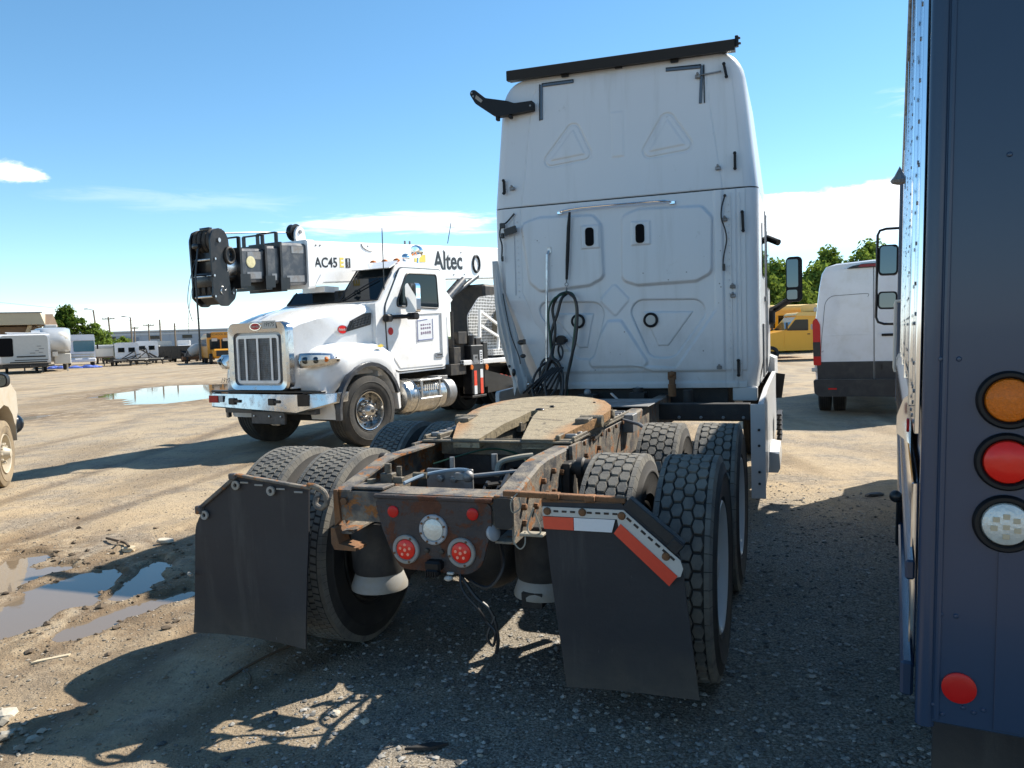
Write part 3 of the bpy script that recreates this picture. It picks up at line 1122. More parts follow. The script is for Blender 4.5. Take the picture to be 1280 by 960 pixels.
def gravel_mat(name, c0, c1):
    m = bpy.data.materials.new(name)
    m.use_nodes = True
    t = m.node_tree
    N = NT(t)
    b = t.nodes['Principled BSDF']
    geo = N.n('ShaderNodeNewGeometry')
    v = N.n('ShaderNodeTexCoord').outputs['Object']
    f = geo.outputs['Random Per Island']
    c = N.mix(f, c0, c1)
    hs_ = N.n('ShaderNodeHueSaturation', inp={'Color': c, 'Value': N.math('ADD', 0.75, N.math('MULTIPLY', N.noise(v, 60, 3.0), 0.5))})
    t.links.new(hs_.outputs[0], b.inputs['Base Color'])
    b.inputs['Roughness'].default_value = 0.9
    return m


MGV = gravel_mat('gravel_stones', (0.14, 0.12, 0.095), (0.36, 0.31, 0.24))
MGV2 = gravel_mat('shade_toned_stones', (0.055, 0.055, 0.053), (0.36, 0.345, 0.315))  # gravel for the trucks' shade, part of that shade put into its darker tone
MCLOD = gravel_mat('mud_clods', (0.06, 0.043, 0.028), (0.17, 0.125, 0.08))
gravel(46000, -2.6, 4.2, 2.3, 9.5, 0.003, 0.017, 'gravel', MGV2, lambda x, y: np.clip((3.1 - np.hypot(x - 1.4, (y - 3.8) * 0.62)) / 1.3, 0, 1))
gravel(24000, -8.5, 3.2, 2.6, 16.0, 0.003, 0.012, 'gravel', MGV)
gravel(2600, -4.4, -1.7, 3.0, 8.0, 0.005, 0.030, 'mud_clods', MCLOD, lambda x, y: np.exp(-np.clip(puddle_sdf(x, y), 0, None) / 0.22) * 0.95 + 0.05, 0.75)
gravel(230, -2.62, -2.0, 2.9, 3.6, 0.008, 0.034, 'pale_rubble', gravel_mat('pale_rubble', (0.20, 0.175, 0.135), (0.36, 0.33, 0.27)), lambda x, y: np.exp(-((x + 2.25) ** 2 + (y - 3.15) ** 2) / 0.10), 0.8)


def rock(name, label, c, s, m=MRK, seed=0, cat='rock'):
    rn = random.Random(seed)
    bm = bmesh.new()
    bmesh.ops.create_icosphere(bm, subdivisions=2, radius=1.0)
    ph = [rn.uniform(0, 6) for _ in range(6)]
    for v in bm.verts:
        p = v.co
        k = 1 + 0.18 * math.sin(3.1 * p.x + ph[0]) + 0.16 * math.sin(2.7 * p.y + ph[1]) + 0.15 * math.sin(3.3 * p.z + ph[2]) + 0.08 * math.sin(7 * p.x + 5 * p.y + ph[3])
        v.co = Vector((p.x * s[0] * k, p.y * s[1] * k, p.z * s[2] * k))
    me = bpy.data.meshes.new(name)
    bm.to_mesh(me)
    bm.free()
    for v in me.vertices:
        v.co *= 1 + rn.uniform(-0.13, 0.13)
        v.co.z = min(v.co.z, s[2] * 0.62)
    me.materials.append(m)
    o = bpy.data.objects.new(name, me)
    COL.objects.link(o)
    o.location = (c[0], c[1], s[2] * 0.45)
    o.rotation_euler = (0, 0, rn.uniform(0, 6))
    return tag(o, label, cat)


rock('stone', 'pale angular stone on the mud just beyond the puddle shadow', (-3.09, 6.19), (0.07, 0.045, 0.028), MFA, 1, 'stone')
rock('stone', 'pale low stone on the mud nearest the grey mud flap', (-2.87, 6.40), (0.07, 0.045, 0.03), MRK, 2, 'stone')
rock('stone', 'larger grey stone in the truck shadow left of the lit gravel patch', (-0.80, 3.30), (0.022, 0.018, 0.014), MRK, 3, 'stone')
rock('stone', 'grey stone under the lit gravel patch, nearest the camera', (-0.66, 3.22), (0.02, 0.017, 0.014), MRK, 4, 'stone')
rock('stone', 'round stone in the shade below the blue truck corner', (1.02, 2.62), (0.028, 0.024, 0.02), MRK, 5, 'stone')
rock('stone', 'dark stone lying alone in the van shadow on the right', (3.37, 7.34), (0.10, 0.045, 0.03), MDK, 6, 'stone')
rock('stone', 'big white rubble stone at the lower left edge', (-2.25, 3.36), (0.045, 0.04, 0.03), MRK, 8, 'stone')
mb = MB().tube(spline([(-3.42, 6.5, 0.03), (-3.28, 6.36, 0.045), (-3.16, 6.28, 0.04), (-3.05, 6.12, 0.05)]), 0.011, 6)
mb.tube(spline([(-3.22, 6.32, 0.045), (-3.18, 6.2, 0.06)]), 0.007, 6)
tag(obj('broken_branch', mb, MTWG), 'broken dark branch on the mud beside the pale stone', 'branch')
mb = MB().prism([(-0.09, -0.018), (0.08, -0.01), (0.09, 0.015), (-0.06, 0.010)], XY(0.0), 0.0, 0.008)
o = obj('wood_splinter', mb, MFA, loc=(-2.42, 3.98, 0.012))
o.rotation_euler = (0, 0, 0.5)
tag(o, 'flat pale wood splinter on the mud at lower left', 'splinter')
mb = MB().tube(spline([(-1.42, 3.62, 0.012), (-1.36, 3.78, 0.015), (-1.28, 3.93, 0.018), (-1.2, 4.06, 0.015)]), 0.007, 6)
mb.tube(spline([(-1.36, 3.78, 0.015), (-1.30, 3.70, 0.012), (-1.27, 3.6, 0.01)]), 0.005, 6)
tag(obj('twig', mb, MTWG), 'thin forked twig in the shadow behind the left mud flap', 'twig')
mb = MB().prism([(-0.08, -0.018), (0.02, -0.022), (0.09, 0.008), (0.02, 0.02)], XY(0.0), 0, 0.012)
o = obj('tread_scrap', mb, MTY, loc=(-0.38, 2.98, 0.012))
tag(o, 'curled black rubber scrap beside the lit triangle of gravel', 'scrap')


# ================================================================ WHITE SLEEPER TRUCK (rear view)
TR = thing('sleeper_truck', 'white high roof sleeper truck seen from behind with bare rusty frame and fifth wheel', 'truck', (-0.1873, 4.0001, 0), -0.3484)
TW_R, TW_W, RIM = 0.515, 0.275, 0.295
ty_lug, tr_lug = tyre_mesh('drive_tyre', TW_R, TW_W, RIM, MTY, MTT, 'hex', nb=44, rows=4, lug=0.014)
ty_worn, tr_worn = tyre_mesh('worn_tyre', TW_R, TW_W, RIM, MTY, MTT, 'zig', nb=84, rows=5, lug=0.005)
rim_white = rim_mesh('disc_rim', RIM, TW_W, MW, dish=0.13)
rim_dark = rim_mesh('inner_rim', RIM, TW_W, MDK, dish=0.05)
hol = holes_mesh(RIM, TW_W, 0.13, 10, MBK)
for Y in (0.0, 1.32):
    for s in (1, -1):
        t_, tt_ = (ty_lug, tr_lug) if s > 0 else (ty_worn, tr_worn)
        sp = 0.37 * Y + (0.2 if s > 0 else 0.5)
        add_wheel(TR, (s * 1.08, Y, TW_R - 0.008), t_, tt_, rim_white, hol, flip=(s < 0), spin=sp)
        add_wheel(TR, (s * 0.74, Y, TW_R - 0.008), t_, tt_, rim_dark, flip=(s > 0), spin=sp + 0.31)
# steer axle, far end
st_t, _ = tyre_mesh('steer_tyre', 0.52, 0.30, RIM, MTY, groove=0.012)
for s in (1, -1):
    add_wheel(TR, (s * 1.04, 7.0, 0.51), st_t, None, rim_white, hol, flip=(s < 0))

# axles
for Y in (0.0, 1.32):
    mb = MB().tube([(-0.95, Y, 0.515), (-0.3, Y, 0.515), (0.3, Y, 0.515), (0.95, Y, 0.515)], [0.07, 0.085, 0.085, 0.07], 14)
    mb.ball((0.05, Y, 0.53), 0.21, 10, (1.0, 0.85, 1.0))
    mb.cyl((0.05, Y + 0.1, 0.55), (0.05, Y + 0.42, 0.60), 0.10, 0.06)
    obj('drive_axle', mb, MFR, TR)
    for s in (-1, 1):
        mb = MB().lathe([(0.10, 0), (0.205, 0), (0.205, 0.16), (0.10, 0.17)], (s * 0.52, Y, 0.515), (s, 0, 0), 28)
        mb.cyl((s * 0.40, Y - 0.22, 0.62), (s * 0.40, Y - 0.10, 0.60), 0.075, n=14)
        obj('brake_drum', mb, MDK, TR)
obj('steer_axle', MB().bar((-0.9, 7.0, 0.46), (0.9, 7.0, 0.46), 0.1, 0.1), MFR, TR)
obj('drive_shaft', MB().cyl((0.05, 0.35, 0.6), (0.05, 1.1, 0.6), 0.055).cyl((0.05, 1.7, 0.62), (0.05, 5.0, 0.75), 0.06), MFR, TR)


# frame rails: C sections with tapered tail
def rail(s):
    mb = MB()
    prof = [(-0.667, 0.935, 0.735), (-0.30, 1.012, 0.755), (-0.18, 1.022, 0.755), (7.4, 1.03, 0.76)]
    xo, xi, th = 0.432, 0.345, 0.010
    rings = []
    for Y, zt, zb in prof:
        rings.append([(s * xo, Y, zb), (s * xo, Y, zt - 0.012), (s * (xo - 0.012), Y, zt), (s * xi, Y, zt), (s * xi, Y, zt - th), (s * (xo - th), Y, zt - th),
                      (s * (xo - th), Y, zb + th), (s * xi, Y, zb + th), (s * xi, Y, zb)])
    mb.loft(rings)
    return mb


for s in (-1, 1):
    r_ = obj('frame_rail', rail(s), MRB, TR, 25)
    mb = MB()
    for i, (y, z) in enumerate([(-0.56, 0.87), (-0.56, 0.80), (-0.47, 0.91), (-0.40, 0.84), (-0.28, 0.93), (-0.22, 0.86), (-0.12, 0.95), (-0.12, 0.85), (0.02, 0.92), (0.12, 0.86), (0.22, 0.95), (0.34, 0.90), (0.5, 0.93), (0.62, 0.86), (0.8, 0.93)]):
        mb.bolt((s * 0.432, y, z), (s, 0, 0), 0.015, 0.018)
        mb.bolt((s * 0.422, y, z), (-s, 0, 0), 0.014, 0.014)
    obj('rail_bolts', mb, MRS, r_)
    # air spring, its pale base and bracket
    b_ = obj('air_spring', MB().lathe([(0.0, 0.73), (0.118, 0.73), (0.128, 0.71), (0.130, 0.60), (0.126, 0.50), (0.118, 0.475), (0, 0.475)], (s * 0.405 + 0.01, -0.30 + 0.05 * s, 0), (0, 0, 1), 32), MBG, TR)
    obj('base_cone', MB().lathe([(0, 0.48), (0.112, 0.48), (0.118, 0.465), (0.138, 0.412), (0.137, 0.395), (0, 0.39)], (s * 0.405 + 0.01, -0.30 + 0.05 * s, 0), (0, 0, 1), 32), MBB, b_)
    obj('spring_plate', MB().box((s * 0.40, -0.30, 0.742), (0.30, 0.26, 0.02)).bar((s * 0.40, -0.38, 0.40), (s * 0.40, 0.35, 0.44), 0.10, 0.07), MFR, b_)
    # upper mount of the damper on the rail
    mb = MB().cyl((s * 0.43, 0.10, 0.93), (s * 0.57, 0.10, 0.93), 0.034, n=16).lathe([(0.0, 0), (0.055, 0), (0.055, 0.03), (0.045, 0.04), (0.045, 0.07), (0.055, 0.08), (0.055, 0.115), (0, 0.115)], (s * 0.50, 0.10, 0.93), (s, 0, 0), 20)
    mb.box((s * 0.455, 0.10, 0.86), (0.04, 0.13, 0.20))
    mb.tube([(s * 0.53, 0.10, 0.90), (s * 0.53, 0.20, 0.50)], 0.036, 14)
    obj('shock_absorber', mb, MDK, TR)
    mb = MB().prism([(0.16, 1.03), (0.36, 1.03), (0.40, 0.76), (0.20, 0.70)], YZ(s * 0.436), 0, s * 0.02)
    obj('suspension_hanger', mb, MRB, TR)
    mb = MB().bar((s * 0.42, 0.30, 0.80), (s * 0.62, 0.62, 0.56), 0.06, 0.07)
    obj('torque_arm', mb, MFR, TR)

# tail crossmember and hanging light panel
obj('tail_crossmember', MB().prism([(-0.66, 0.928), (-0.53, 0.934), (-0.53, 0.922), (-0.645, 0.916), (-0.645, 0.80), (-0.66, 0.795)], lambda a, b, t: (t, a, b), -0.422, 0.422)
    .box((-0.27, -0.59, 0.941), (0.16, 0.11, 0.012)), MRB, TR, 25)
lp = obj('light_panel', MB().prism(rpoly([(-0.215, 0.905), (0.335, 0.905), (0.335, 0.80), (0.285, 0.635), (0.225, 0.595), (-0.095, 0.60), (-0.135, 0.66), (-0.185, 0.78)], 0.03), XZ(-0.672), -0.006, 0.006)
         .box((0.06, -0.668, 0.915), (0.56, 0.03, 0.018)), MRP, TR)


def round_lamp(name, x, z, ro, rl, ringm, lensm, leds, y=-0.678):
    o_ = obj(name, MB().lathe([(rl, 0.0), (ro, 0.0), (ro, 0.008), (ro * 0.94, 0.013), (rl * 1.08, 0.013), (rl, 0.006)], (x, y, z), (0, -1, 0), 36), ringm, lp)
    obj('lens', MB().lathe([(0, 0.017), (rl * 0.6, 0.016), (rl * 0.96, 0.010), (rl * 1.02, 0.003)], (x, y, z), (0, -1, 0), 32), lensm, o_)
    mb_ = MB()
    for k in range(8):
        a = 2 * math.pi * k / 8 + 0.3
        if k in (1, 4, 6) or leds == 0:
            mb_.bolt((x + math.cos(a) * (ro + rl) / 2, y - 0.012, z + math.sin(a) * (ro + rl) / 2), (0, -1, 0), 0.0055, 0.004)
    if leds:
        q = MB()
        for k in range(5):
            a = 2 * math.pi * k / 5 + 1.57
            q.disc((x + math.cos(a) * rl * 0.52, y - 0.0155, z + math.sin(a) * rl * 0.52), (0, -1, 0), 0.0068, 0.003, 10)
        q.disc((x, y - 0.016, z), (0, -1, 0), 0.0075, 0.003, 10)
        obj('led', q, MRD, o_)
    obj('screws', mb_, MRS, o_)
    return o_


round_lamp('tail_lamp', -0.066, 0.688, 0.064, 0.045, MBB, MRL, 6)
round_lamp('tail_lamp', 0.196, 0.690, 0.064, 0.045, MBB, MRL, 6)
bl_ = round_lamp('reverse_lamp', 0.068, 0.782, 0.066, 0.048, MGY, MCL, 0)
for x, z in ((-0.124, 0.851), (0.252, 0.857)):
    obj('reflector', MB().disc((x, -0.678, z), (0, -1, 0), 0.026, 0.006, 24, 0.002), MRR, lp)
mb = MB().box((0.075, -0.70, 0.632), (0.075, 0.05, 0.045), 0.01).box((0.075, -0.715, 0.605), (0.06, 0.04, 0.03), 0.008)
for k in range(5):
    mb.box((0.052 + k * 0.011, -0.737, 0.604), (0.005, 0.006, 0.026), 0.001)
obj('plate_lamp', mb, MBP, lp)
obj('bolt_pair', MB().bolt((0.035, -0.678, 0.69), (0, -1, 0), 0.011).bolt((0.105, -0.678, 0.688), (0, -1, 0), 0.011), MDK, lp)
obj('work_lamp', MB().lathe([(0, 0), (0.030, 0.0), (0.036, 0.012), (0.034, 0.02), (0.02, 0.026), (0, 0.028)], (0.325, -0.66, 0.775), (0.85, -0.35, 0.25), 24), MGY, TR)
# left rail end: rusty angle bracket
mb = MB().prism([(-0.425, 0.77), (-0.405, 0.77), (-0.385, 0.70), (-0.30, 0.685), (-0.30, 0.672), (-0.41, 0.672), (-0.425, 0.70)], XZ(-0.66), -0.05, 0.04)
mb.prism([(-0.425, 0.935), (-0.405, 0.935), (-0.395, 0.80), (-0.425, 0.77)], XZ(-0.667), -0.008, 0.03)
mb.bolt((-0.375, -0.665, 0.885), (0, -1, 0), 0.018)
obj('tow_bracket', mb, MRS, TR)
mb = MB().prism(rpoly([(0.345, 0.928), (0.432, 0.928), (0.432, 0.83), (0.42, 0.80), (0.35, 0.80)], 0.02), XZ(-0.672), -0.004, 0.006)
obj('rail_end_cap', mb, MFR, TR)

# ---------------- mud flaps
# right flap: corner cut off under a slotted retro-reflective strip
FY = -0.72


def flap_sheet(lft, rgt, yfn, nz=26, nx=18):
    zs0, zs1 = max(lft[0][0], rgt[0][0]), min(lft[-1][0], rgt[-1][0])
    lz, lx = zip(*lft)
    rz, rx = zip(*rgt)

    def f(u, v):
        zl = lft[0][0] + (lft[-1][0] - lft[0][0]) * u
        zr = rgt[0][0] + (rgt[-1][0] - rgt[0][0]) * u
        xl, xr = float(np.interp(zl, lz, lx)), float(np.interp(zr, rz, rx))
        x, z = xl + (xr - xl) * v, zl + (zr - zl) * v
        return (x, yfn(x, z), z)
    top, bot = [], []
    us = [i / nz for i in range(nz + 1)]
    vs_ = [i / nx for i in range(nx + 1)]
    mb_ = MB().grid(f, us, vs_)
    n0 = len(mb_.v)
    q = list(mb_.f)
    mb_.v += [(x, y + 0.011, z) for x, y, z in mb_.v[:n0]]
    mb_.f += [tuple(n0 + i for i in k[::-1]) for k in q]
    m = nx + 1
    edge = [i * m for i in range(nz + 1)] + [nz * m + j for j in range(1, nx + 1)] + [i * m + nx for i in range(nz - 1, -1, -1)] + [j for j in range(nx - 1, 0, -1)]
    for a, b in zip(edge, edge[1:] + edge[:1]):
        mb_.f.append((a, b, n0 + b, n0 + a))
    return mb_


flr = obj('mud_flap', flap_sheet([(0.165, 0.645), (0.5, 0.612), (0.93, 0.575)], [(0.19, 1.178), (0.45, 1.15), (0.745, 1.118), (0.938, 0.895)],
                              lambda x, z: FY - 0.004 + 0.03 * (0.9 - z) + max(0.0, 0.65 - z) * 0.045 * math.sin(5.2 * (x - 0.5) + 1.5 * z) + max(0, 0.3 - z) * 0.12 * (x - 0.9)), MFL, TR, 40)
flr['label'] = 'right hand mud flap with red and white reflective strip'
st = obj('slotted_strip', MB().prism([(0.578, 0.915), (0.905, 0.915), (1.118, 0.733), (1.128, 0.70), (1.118, 0.67), (1.095, 0.665), (0.885, 0.845), (0.88, 0.878), (0.578, 0.878)], XZ(FY - 0.010), -0.003, 0.002), MPL, flr, 20)
mb = MB()
for i in range(9):
    mb.box((0.60 + i * 0.034, FY - 0.014, 0.899), (0.020, 0.003, 0.008), 0.001)
for i in range(7):
    t = (i + 0.6) / 7.6
    mb.box((0.91 + 0.205 * t, FY - 0.014, 0.893 - 0.176 * t), (0.022, 0.003, 0.009), 0.001, rot=(0, R(40.5), 0))
obj('slots', mb, MBK, st)
obj('red_tape', MB().prism([(0.578, 0.876), (0.705, 0.876), (0.705, 0.826), (0.583, 0.826)], XZ(FY - 0.013), -0.002, 0.002), MTR, st)
obj('white_tape', MB().prism([(0.707, 0.876), (0.872, 0.876), (0.858, 0.826), (0.707, 0.826)], XZ(FY - 0.013), -0.002, 0.002), MTW, st)
obj('red_tape', MB().prism([(0.893, 0.862), (1.107, 0.672), (1.075, 0.632), (0.866, 0.823)], XZ(FY - 0.015), -0.002, 0.002), MTR, st)
mb = MB()
for x, z in ((0.598, 0.898), (0.742, 0.900), (0.898, 0.893), (1.065, 0.745)):
    mb.lathe([(0, 0.008), (0.012, 0.006), (0.016, 0), (0.016, -0.004)], (x, FY - 0.016, z), (0, -1, 0), 12)
obj('strip_bolts', mb, MRS, st)
mb = MB().bar((0.40, FY + 0.03, 0.955), (0.91, FY + 0.02, 0.948), 0.035, 0.022)
mb.bar((0.57, FY + 0.012, 0.925), (0.90, FY + 0.012, 0.922), 0.03, 0.035)
mb.box((0.62, FY + 0.01, 0.955), (0.05, 0.05, 0.025)).box((0.77, FY + 0.01, 0.952), (0.04, 0.05, 0.025))
obj('flap_hanger', mb, MRS, flr)
mb = MB().bar((0.915, FY + 0.02, 0.945), (1.12, FY + 0.02, 0.775), 0.05, 0.045).box((1.10, FY + 0.0, 0.785), (0.05, 0.03, 0.05), 0.004, rot=(0, R(40), 0))
obj('corner_arm', mb, MFR, flr)
mb = MB()
mb.tube(spline([(0.47, -0.70, 0.965), (0.445, -0.73, 0.93), (0.45, -0.73, 0.885), (0.475, -0.71, 0.90), (0.468, -0.70, 0.94)]), 0.003, 6)
mb.tube(spline([(0.455, -0.70, 0.80), (0.45, -0.72, 0.76), (0.475, -0.725, 0.735), (0.495, -0.72, 0.755), (0.49, -0.70, 0.80)]), 0.003, 6)
mb.tube(spline([(0.53, -0.70, 0.90), (0.505, -0.71, 0.83), (0.52, -0.72, 0.80), (0.56, -0.71, 0.805), (0.535, -0.70, 0.88)]), 0.004, 6)
mb.box((0.52, -0.69, 0.79), (0.10, 0.05, 0.012))
obj('loose_wire', mb, MHL, TR)

fll = obj('mud_flap', flap_sheet([(0.195, -1.262), (0.45, -1.228), (0.735, -1.185), (0.825, -1.135), (0.985, -0.925)], [(0.195, -0.592), (0.55, -0.57), (0.938, -0.54)],
                              lambda x, z: -0.706 + 0.025 * (0.9 - z) + 0.012 * math.sin(3.3 * (x + 1.2)) + max(0.0, 0.7 - z) * 0.07 * math.sin(4.6 * (x + 1.3) + 2.0 * z) - max(0, 0.45 - z) * 0.16 * max(0, x + 0.8)), MFL, TR, 40)
fll['label'] = 'left hand plain black mud flap with rusty top bar'
mb = MB().bar((-0.93, -0.70, 0.992), (-0.52, -0.70, 0.943), 0.028, 0.013).bar((-0.925, -0.70, 0.988), (-1.155, -0.70, 0.822), 0.030, 0.018)
mb.box((-0.945, -0.705, 0.985), (0.04, 0.035, 0.03), 0.006).box((-1.15, -0.705, 0.818), (0.04, 0.035, 0.04), 0.006)
obj('flap_hanger', mb, MRB, fll)
mb = MB()
for x, z in ((-0.93, 0.945), (-0.735, 0.925), (-1.12, 0.795)):
    mb.lathe([(0.010, 0.004), (0.022, 0.004), (0.022, -0.006), (0.010, -0.006)], (x, -0.712, z), (0, -1, 0), 14, close=True)
for x in (-0.88, -0.80, -0.68, -0.585):
    mb.box((x, -0.712, 0.965 - 0.115 * (x + 0.93)), (0.045, 0.004, 0.008), 0.001)
mb.tube([(-1.245, -0.70, 0.50), (-1.21, -0.715, 0.50)], 0.008, 8)
obj('flap_washers', mb, MBB, fll)
mb = MB()
mb.tube(spline([(-0.54, -0.70, 0.955), (-0.50, -0.70, 0.95), (-0.455, -0.70, 0.925), (-0.445, -0.70, 0.88), (-0.475, -0.70, 0.855), (-0.505, -0.70, 0.87), (-0.505, -0.69, 0.90)]), 0.013, 10)
obj('coil_hanger', mb, MRB, fll)

# ---------------- fifth wheel, tilted back


def fwp(a, b, t):
    return (0.03 + a, b, 1.072 + (b - 0.25) * 0.112 + t - max(0.0, 0.45 - b) * 0.10)


half = [(0.02, 0.86), (0.035, 0.72), (0.075, 0.52), (0.125, 0.24), (0.300, 0.24), (0.395, 0.50), (0.445, 0.72), (0.460, 0.88), (0.435, 1.03), (0.36, 1.18), (0.25, 1.28), (0.12, 1.335), (0.0, 1.35)]
left = [(-0.9 * x - 0.005, y) for x, y in half]
right = half
outline = right + left[-2::-1]
mb = MB()
# plate as rounded top: split in two halves for clean caps
for hp in (right + [(0.0, 0.88)], left + [(0.0, 0.88)]):
    n = len(hp)
    vs = [fwp(a, b, 0.0) for a, b in hp] + [fwp(a, b, -0.05) for a, b in hp]
    c0 = 0.6 if hp[0][0] > 0 else -0.5
    fs = [list(range(n)), [n + i for i in range(n)][::-1]]
    for i in range(n):
        fs.append([i, (i + 1) % n, n + (i + 1) % n, n + i])
    mb.add(vs, fs)
fwo = obj('fifth_wheel', mb, MGS, TR, 25)
mb = MB()
for s in (-1, 1):
    # skirt ribs under the ramps and along the slot
    k = 0.9 if s < 0 else 1.0
    mb.add([fwp(s * 0.135 * k, 0.245, -0.03), fwp(s * 0.06 * k, 0.78, -0.03), fwp(s * 0.06 * k, 0.78, -0.13), fwp(s * 0.135 * k, 0.30, -0.075)], [(0, 1, 2, 3)])
    mb.add([fwp(s * 0.30 * k, 0.245, -0.03), fwp(s * 0.44 * k, 0.72, -0.03), fwp(s * 0.43 * k, 1.1, -0.03), fwp(s * 0.42 * k, 1.05, -0.11), fwp(s * 0.42 * k, 0.72, -0.13), fwp(s * 0.30 * k, 0.30, -0.07)], [(0, 1, 2, 3, 4, 5)])
mb.box((0.03, 0.93, 1.075), (0.14, 0.20, 0.07)).box((-0.03, 0.80, 1.06), (0.05, 0.22, 0.06)).box((0.08, 0.86, 1.07), (0.05, 0.2, 0.05))
obj('jaw_ribs', mb, MGD, fwo)
mb = MB().box((0.40, 0.66, 1.075), (0.08, 0.18, 0.10)).box((-0.33, 0.66, 1.075), (0.08, 0.18, 0.10))
mb.cyl((0.36, 0.70, 1.10), (0.49, 0.70, 1.10), 0.035, n=14).cyl((-0.29, 0.70, 1.10), (-0.42, 0.70, 1.10), 0.035, n=14)
mb.bolt((0.46, 0.98, 1.11), (1, 0, 0), 0.03, 0.03)
obj('saddle_bracket', mb, MGD, fwo)
mb = MB()
for (x, y, w) in ((0.05, 0.90, 0.05), (0.10, 1.0, 0.03), (0.34, 1.12, 0.018)):
    p = fwp(x - 0.03, y, 0.002)
    mb.ball((p[0], p[1], p[2]), w * 0.5, 6, (1.2, 1.0, 0.35))
obj('lock_grease', mb, MBK, fwo)
# slide rails with toothed racks
for s in (-1, 1):
    mb = MB().box((s * 0.385, 0.98, 1.038), (0.11, 1.42, 0.014))
    mb.box((s * 0.345, 0.98, 1.055), (0.022, 1.42, 0.028)).box((s * 0.43, 0.98, 1.05), (0.016, 1.42, 0.024))
    sr = obj('slide_rail', mb, MGD, TR)
    mb = MB()
    for i in range(13):
        mb.box((s * 0.39, 0.36 + i * 0.105, 1.056), (0.075, 0.034, 0.022), 0.003)
    obj('rack_tooth', mb, MST, sr)
    mb = MB()
    for i in range(6):
        mb.bolt((s * 0.44, 0.45 + i * 0.2, 1.005), (s, 0, 0), 0.014)
    obj('rack_bolts', mb, MRS, sr)
obj('slide_plate', MB().box((0.0, 0.26, 1.034), (0.86, 0.05, 0.012)).box((0.0, 0.30, 1.00), (0.68, 0.012, 0.09)).box((0.0, 1.66, 1.034), (0.80, 0.06, 0.014)), MGD, TR)
obj('frame_plate', MB().box((0.0, 0.95, 0.985), (0.66, 1.3, 0.012)), MFR, TR)
for Y in (0.34, 1.0, 1.9, 2.8):
    obj('crossmember', MB().box((0, Y, 0.88), (0.68, 0.06, 0.20), 0.01), MFR, TR)
obj('ratchet_arm', MB().tube([(0.43, 1.5, 1.02), (0.56, 1.42, 1.0), (0.62, 1.30, 0.99)], 0.012, 8).box((0.46, 1.60, 0.99), (0.08, 0.16, 0.12)), MST, TR)

# ---------------- pipes and fittings between the rails
mb = MB()
mb.tube(spline([(-0.15, -0.52, 0.945), (-0.10, -0.40, 0.965), (0.02, -0.33, 0.98), (0.10, -0.36, 0.985)]), 0.009, 8)
obj('air_hose', mb, MHB, TR)
mb = MB().tube(spline([(0.12, -0.05, 0.90), (0.13, -0.02, 0.965), (0.20, 0.03, 0.985), (0.27, 0.08, 0.99)]), 0.015, 8)
obj('air_hose', mb, MHL, TR)
mb = MB()
rn = random.Random(11)
for i in range(8):
    x0 = rn.uniform(0.12, 0.33)
    x1 = rn.uniform(0.0, 0.30)
    y0 = rn.uniform(-0.45, 0.1)
    mb.tube(spline([(x0, y0, rn.uniform(.72, .92)), ((x0 + x1) / 2, y0 + .25, rn.uniform(.75, .96)), (x1, y0 + .55, rn.uniform(.72, .93)), (x1, 1.4, 0.85)], 5), rn.choice((0.008, 0.011, 0.014)), 6)
obj('air_lines', mb, MHS, TR)
mb = MB().tube(spline([(-0.30, 0.1, 0.93), (-0.05, 0.28, 0.99), (0.15, 0.24, 0.96), (0.3, -0.1, 0.94)]), 0.005, 6)
obj('thin_line', mb, MHG, TR)
# leveling valve rod and its joints
mb = MB().tube([(0.10, -0.36, 0.955), (0.335, -0.22, 0.965)], 0.011, 8).ball((0.10, -0.36, 0.955), 0.028, 6).ball((0.32, -0.23, 0.965), 0.024, 6).box((0.06, -0.36, 0.955), (0.05, 0.03, 0.035))
obj('control_rod', mb, MST, TR)
mb = MB().box((-0.24, -0.50, 0.965), (0.06, 0.05, 0.045)).cyl((-0.24, -0.50, 0.98), (-0.24, -0.50, 1.03), 0.016).box((-0.19, -0.50, 0.955), (0.05, 0.03, 0.03)).cyl((-0.21, -0.45, 0.96), (-0.21, -0.45, 1.01), 0.012)
mb.cyl((-0.30, -0.55, 0.945), (-0.30, -0.55, 0.965), 0.02).cyl((-0.16, -0.40, 0.96), (-0.09, -0.40, 0.96), 0.016)
obj('brake_valve', mb, MGD, TR)
mb = MB().box((-0.03, -0.28, 0.90), (0.24, 0.02, 0.15), 0.004).bolt((-0.07, -0.295, 0.93), (0, -1, 0), 0.018, 0.02).bolt((0.0, -0.295, 0.93), (0, -1, 0), 0.018, 0.02).cyl((0.10, -0.02, 0.93), (0.10, -0.02, 1.01), 0.016)
mb.cyl((-0.02, -0.27, 0.96), (-0.02, -0.27, 1.03), 0.012)
obj('valve_plate', mb, MST, TR)
obj('air_tank', MB().lathe([(0, 0), (0.08, 0.01), (0.11, 0.05), (0.11, 0.45), (0.08, 0.49), (0, 0.5)], (-0.25, 0.45, 0.80), (1, 0, 0), 24), MBK, TR)
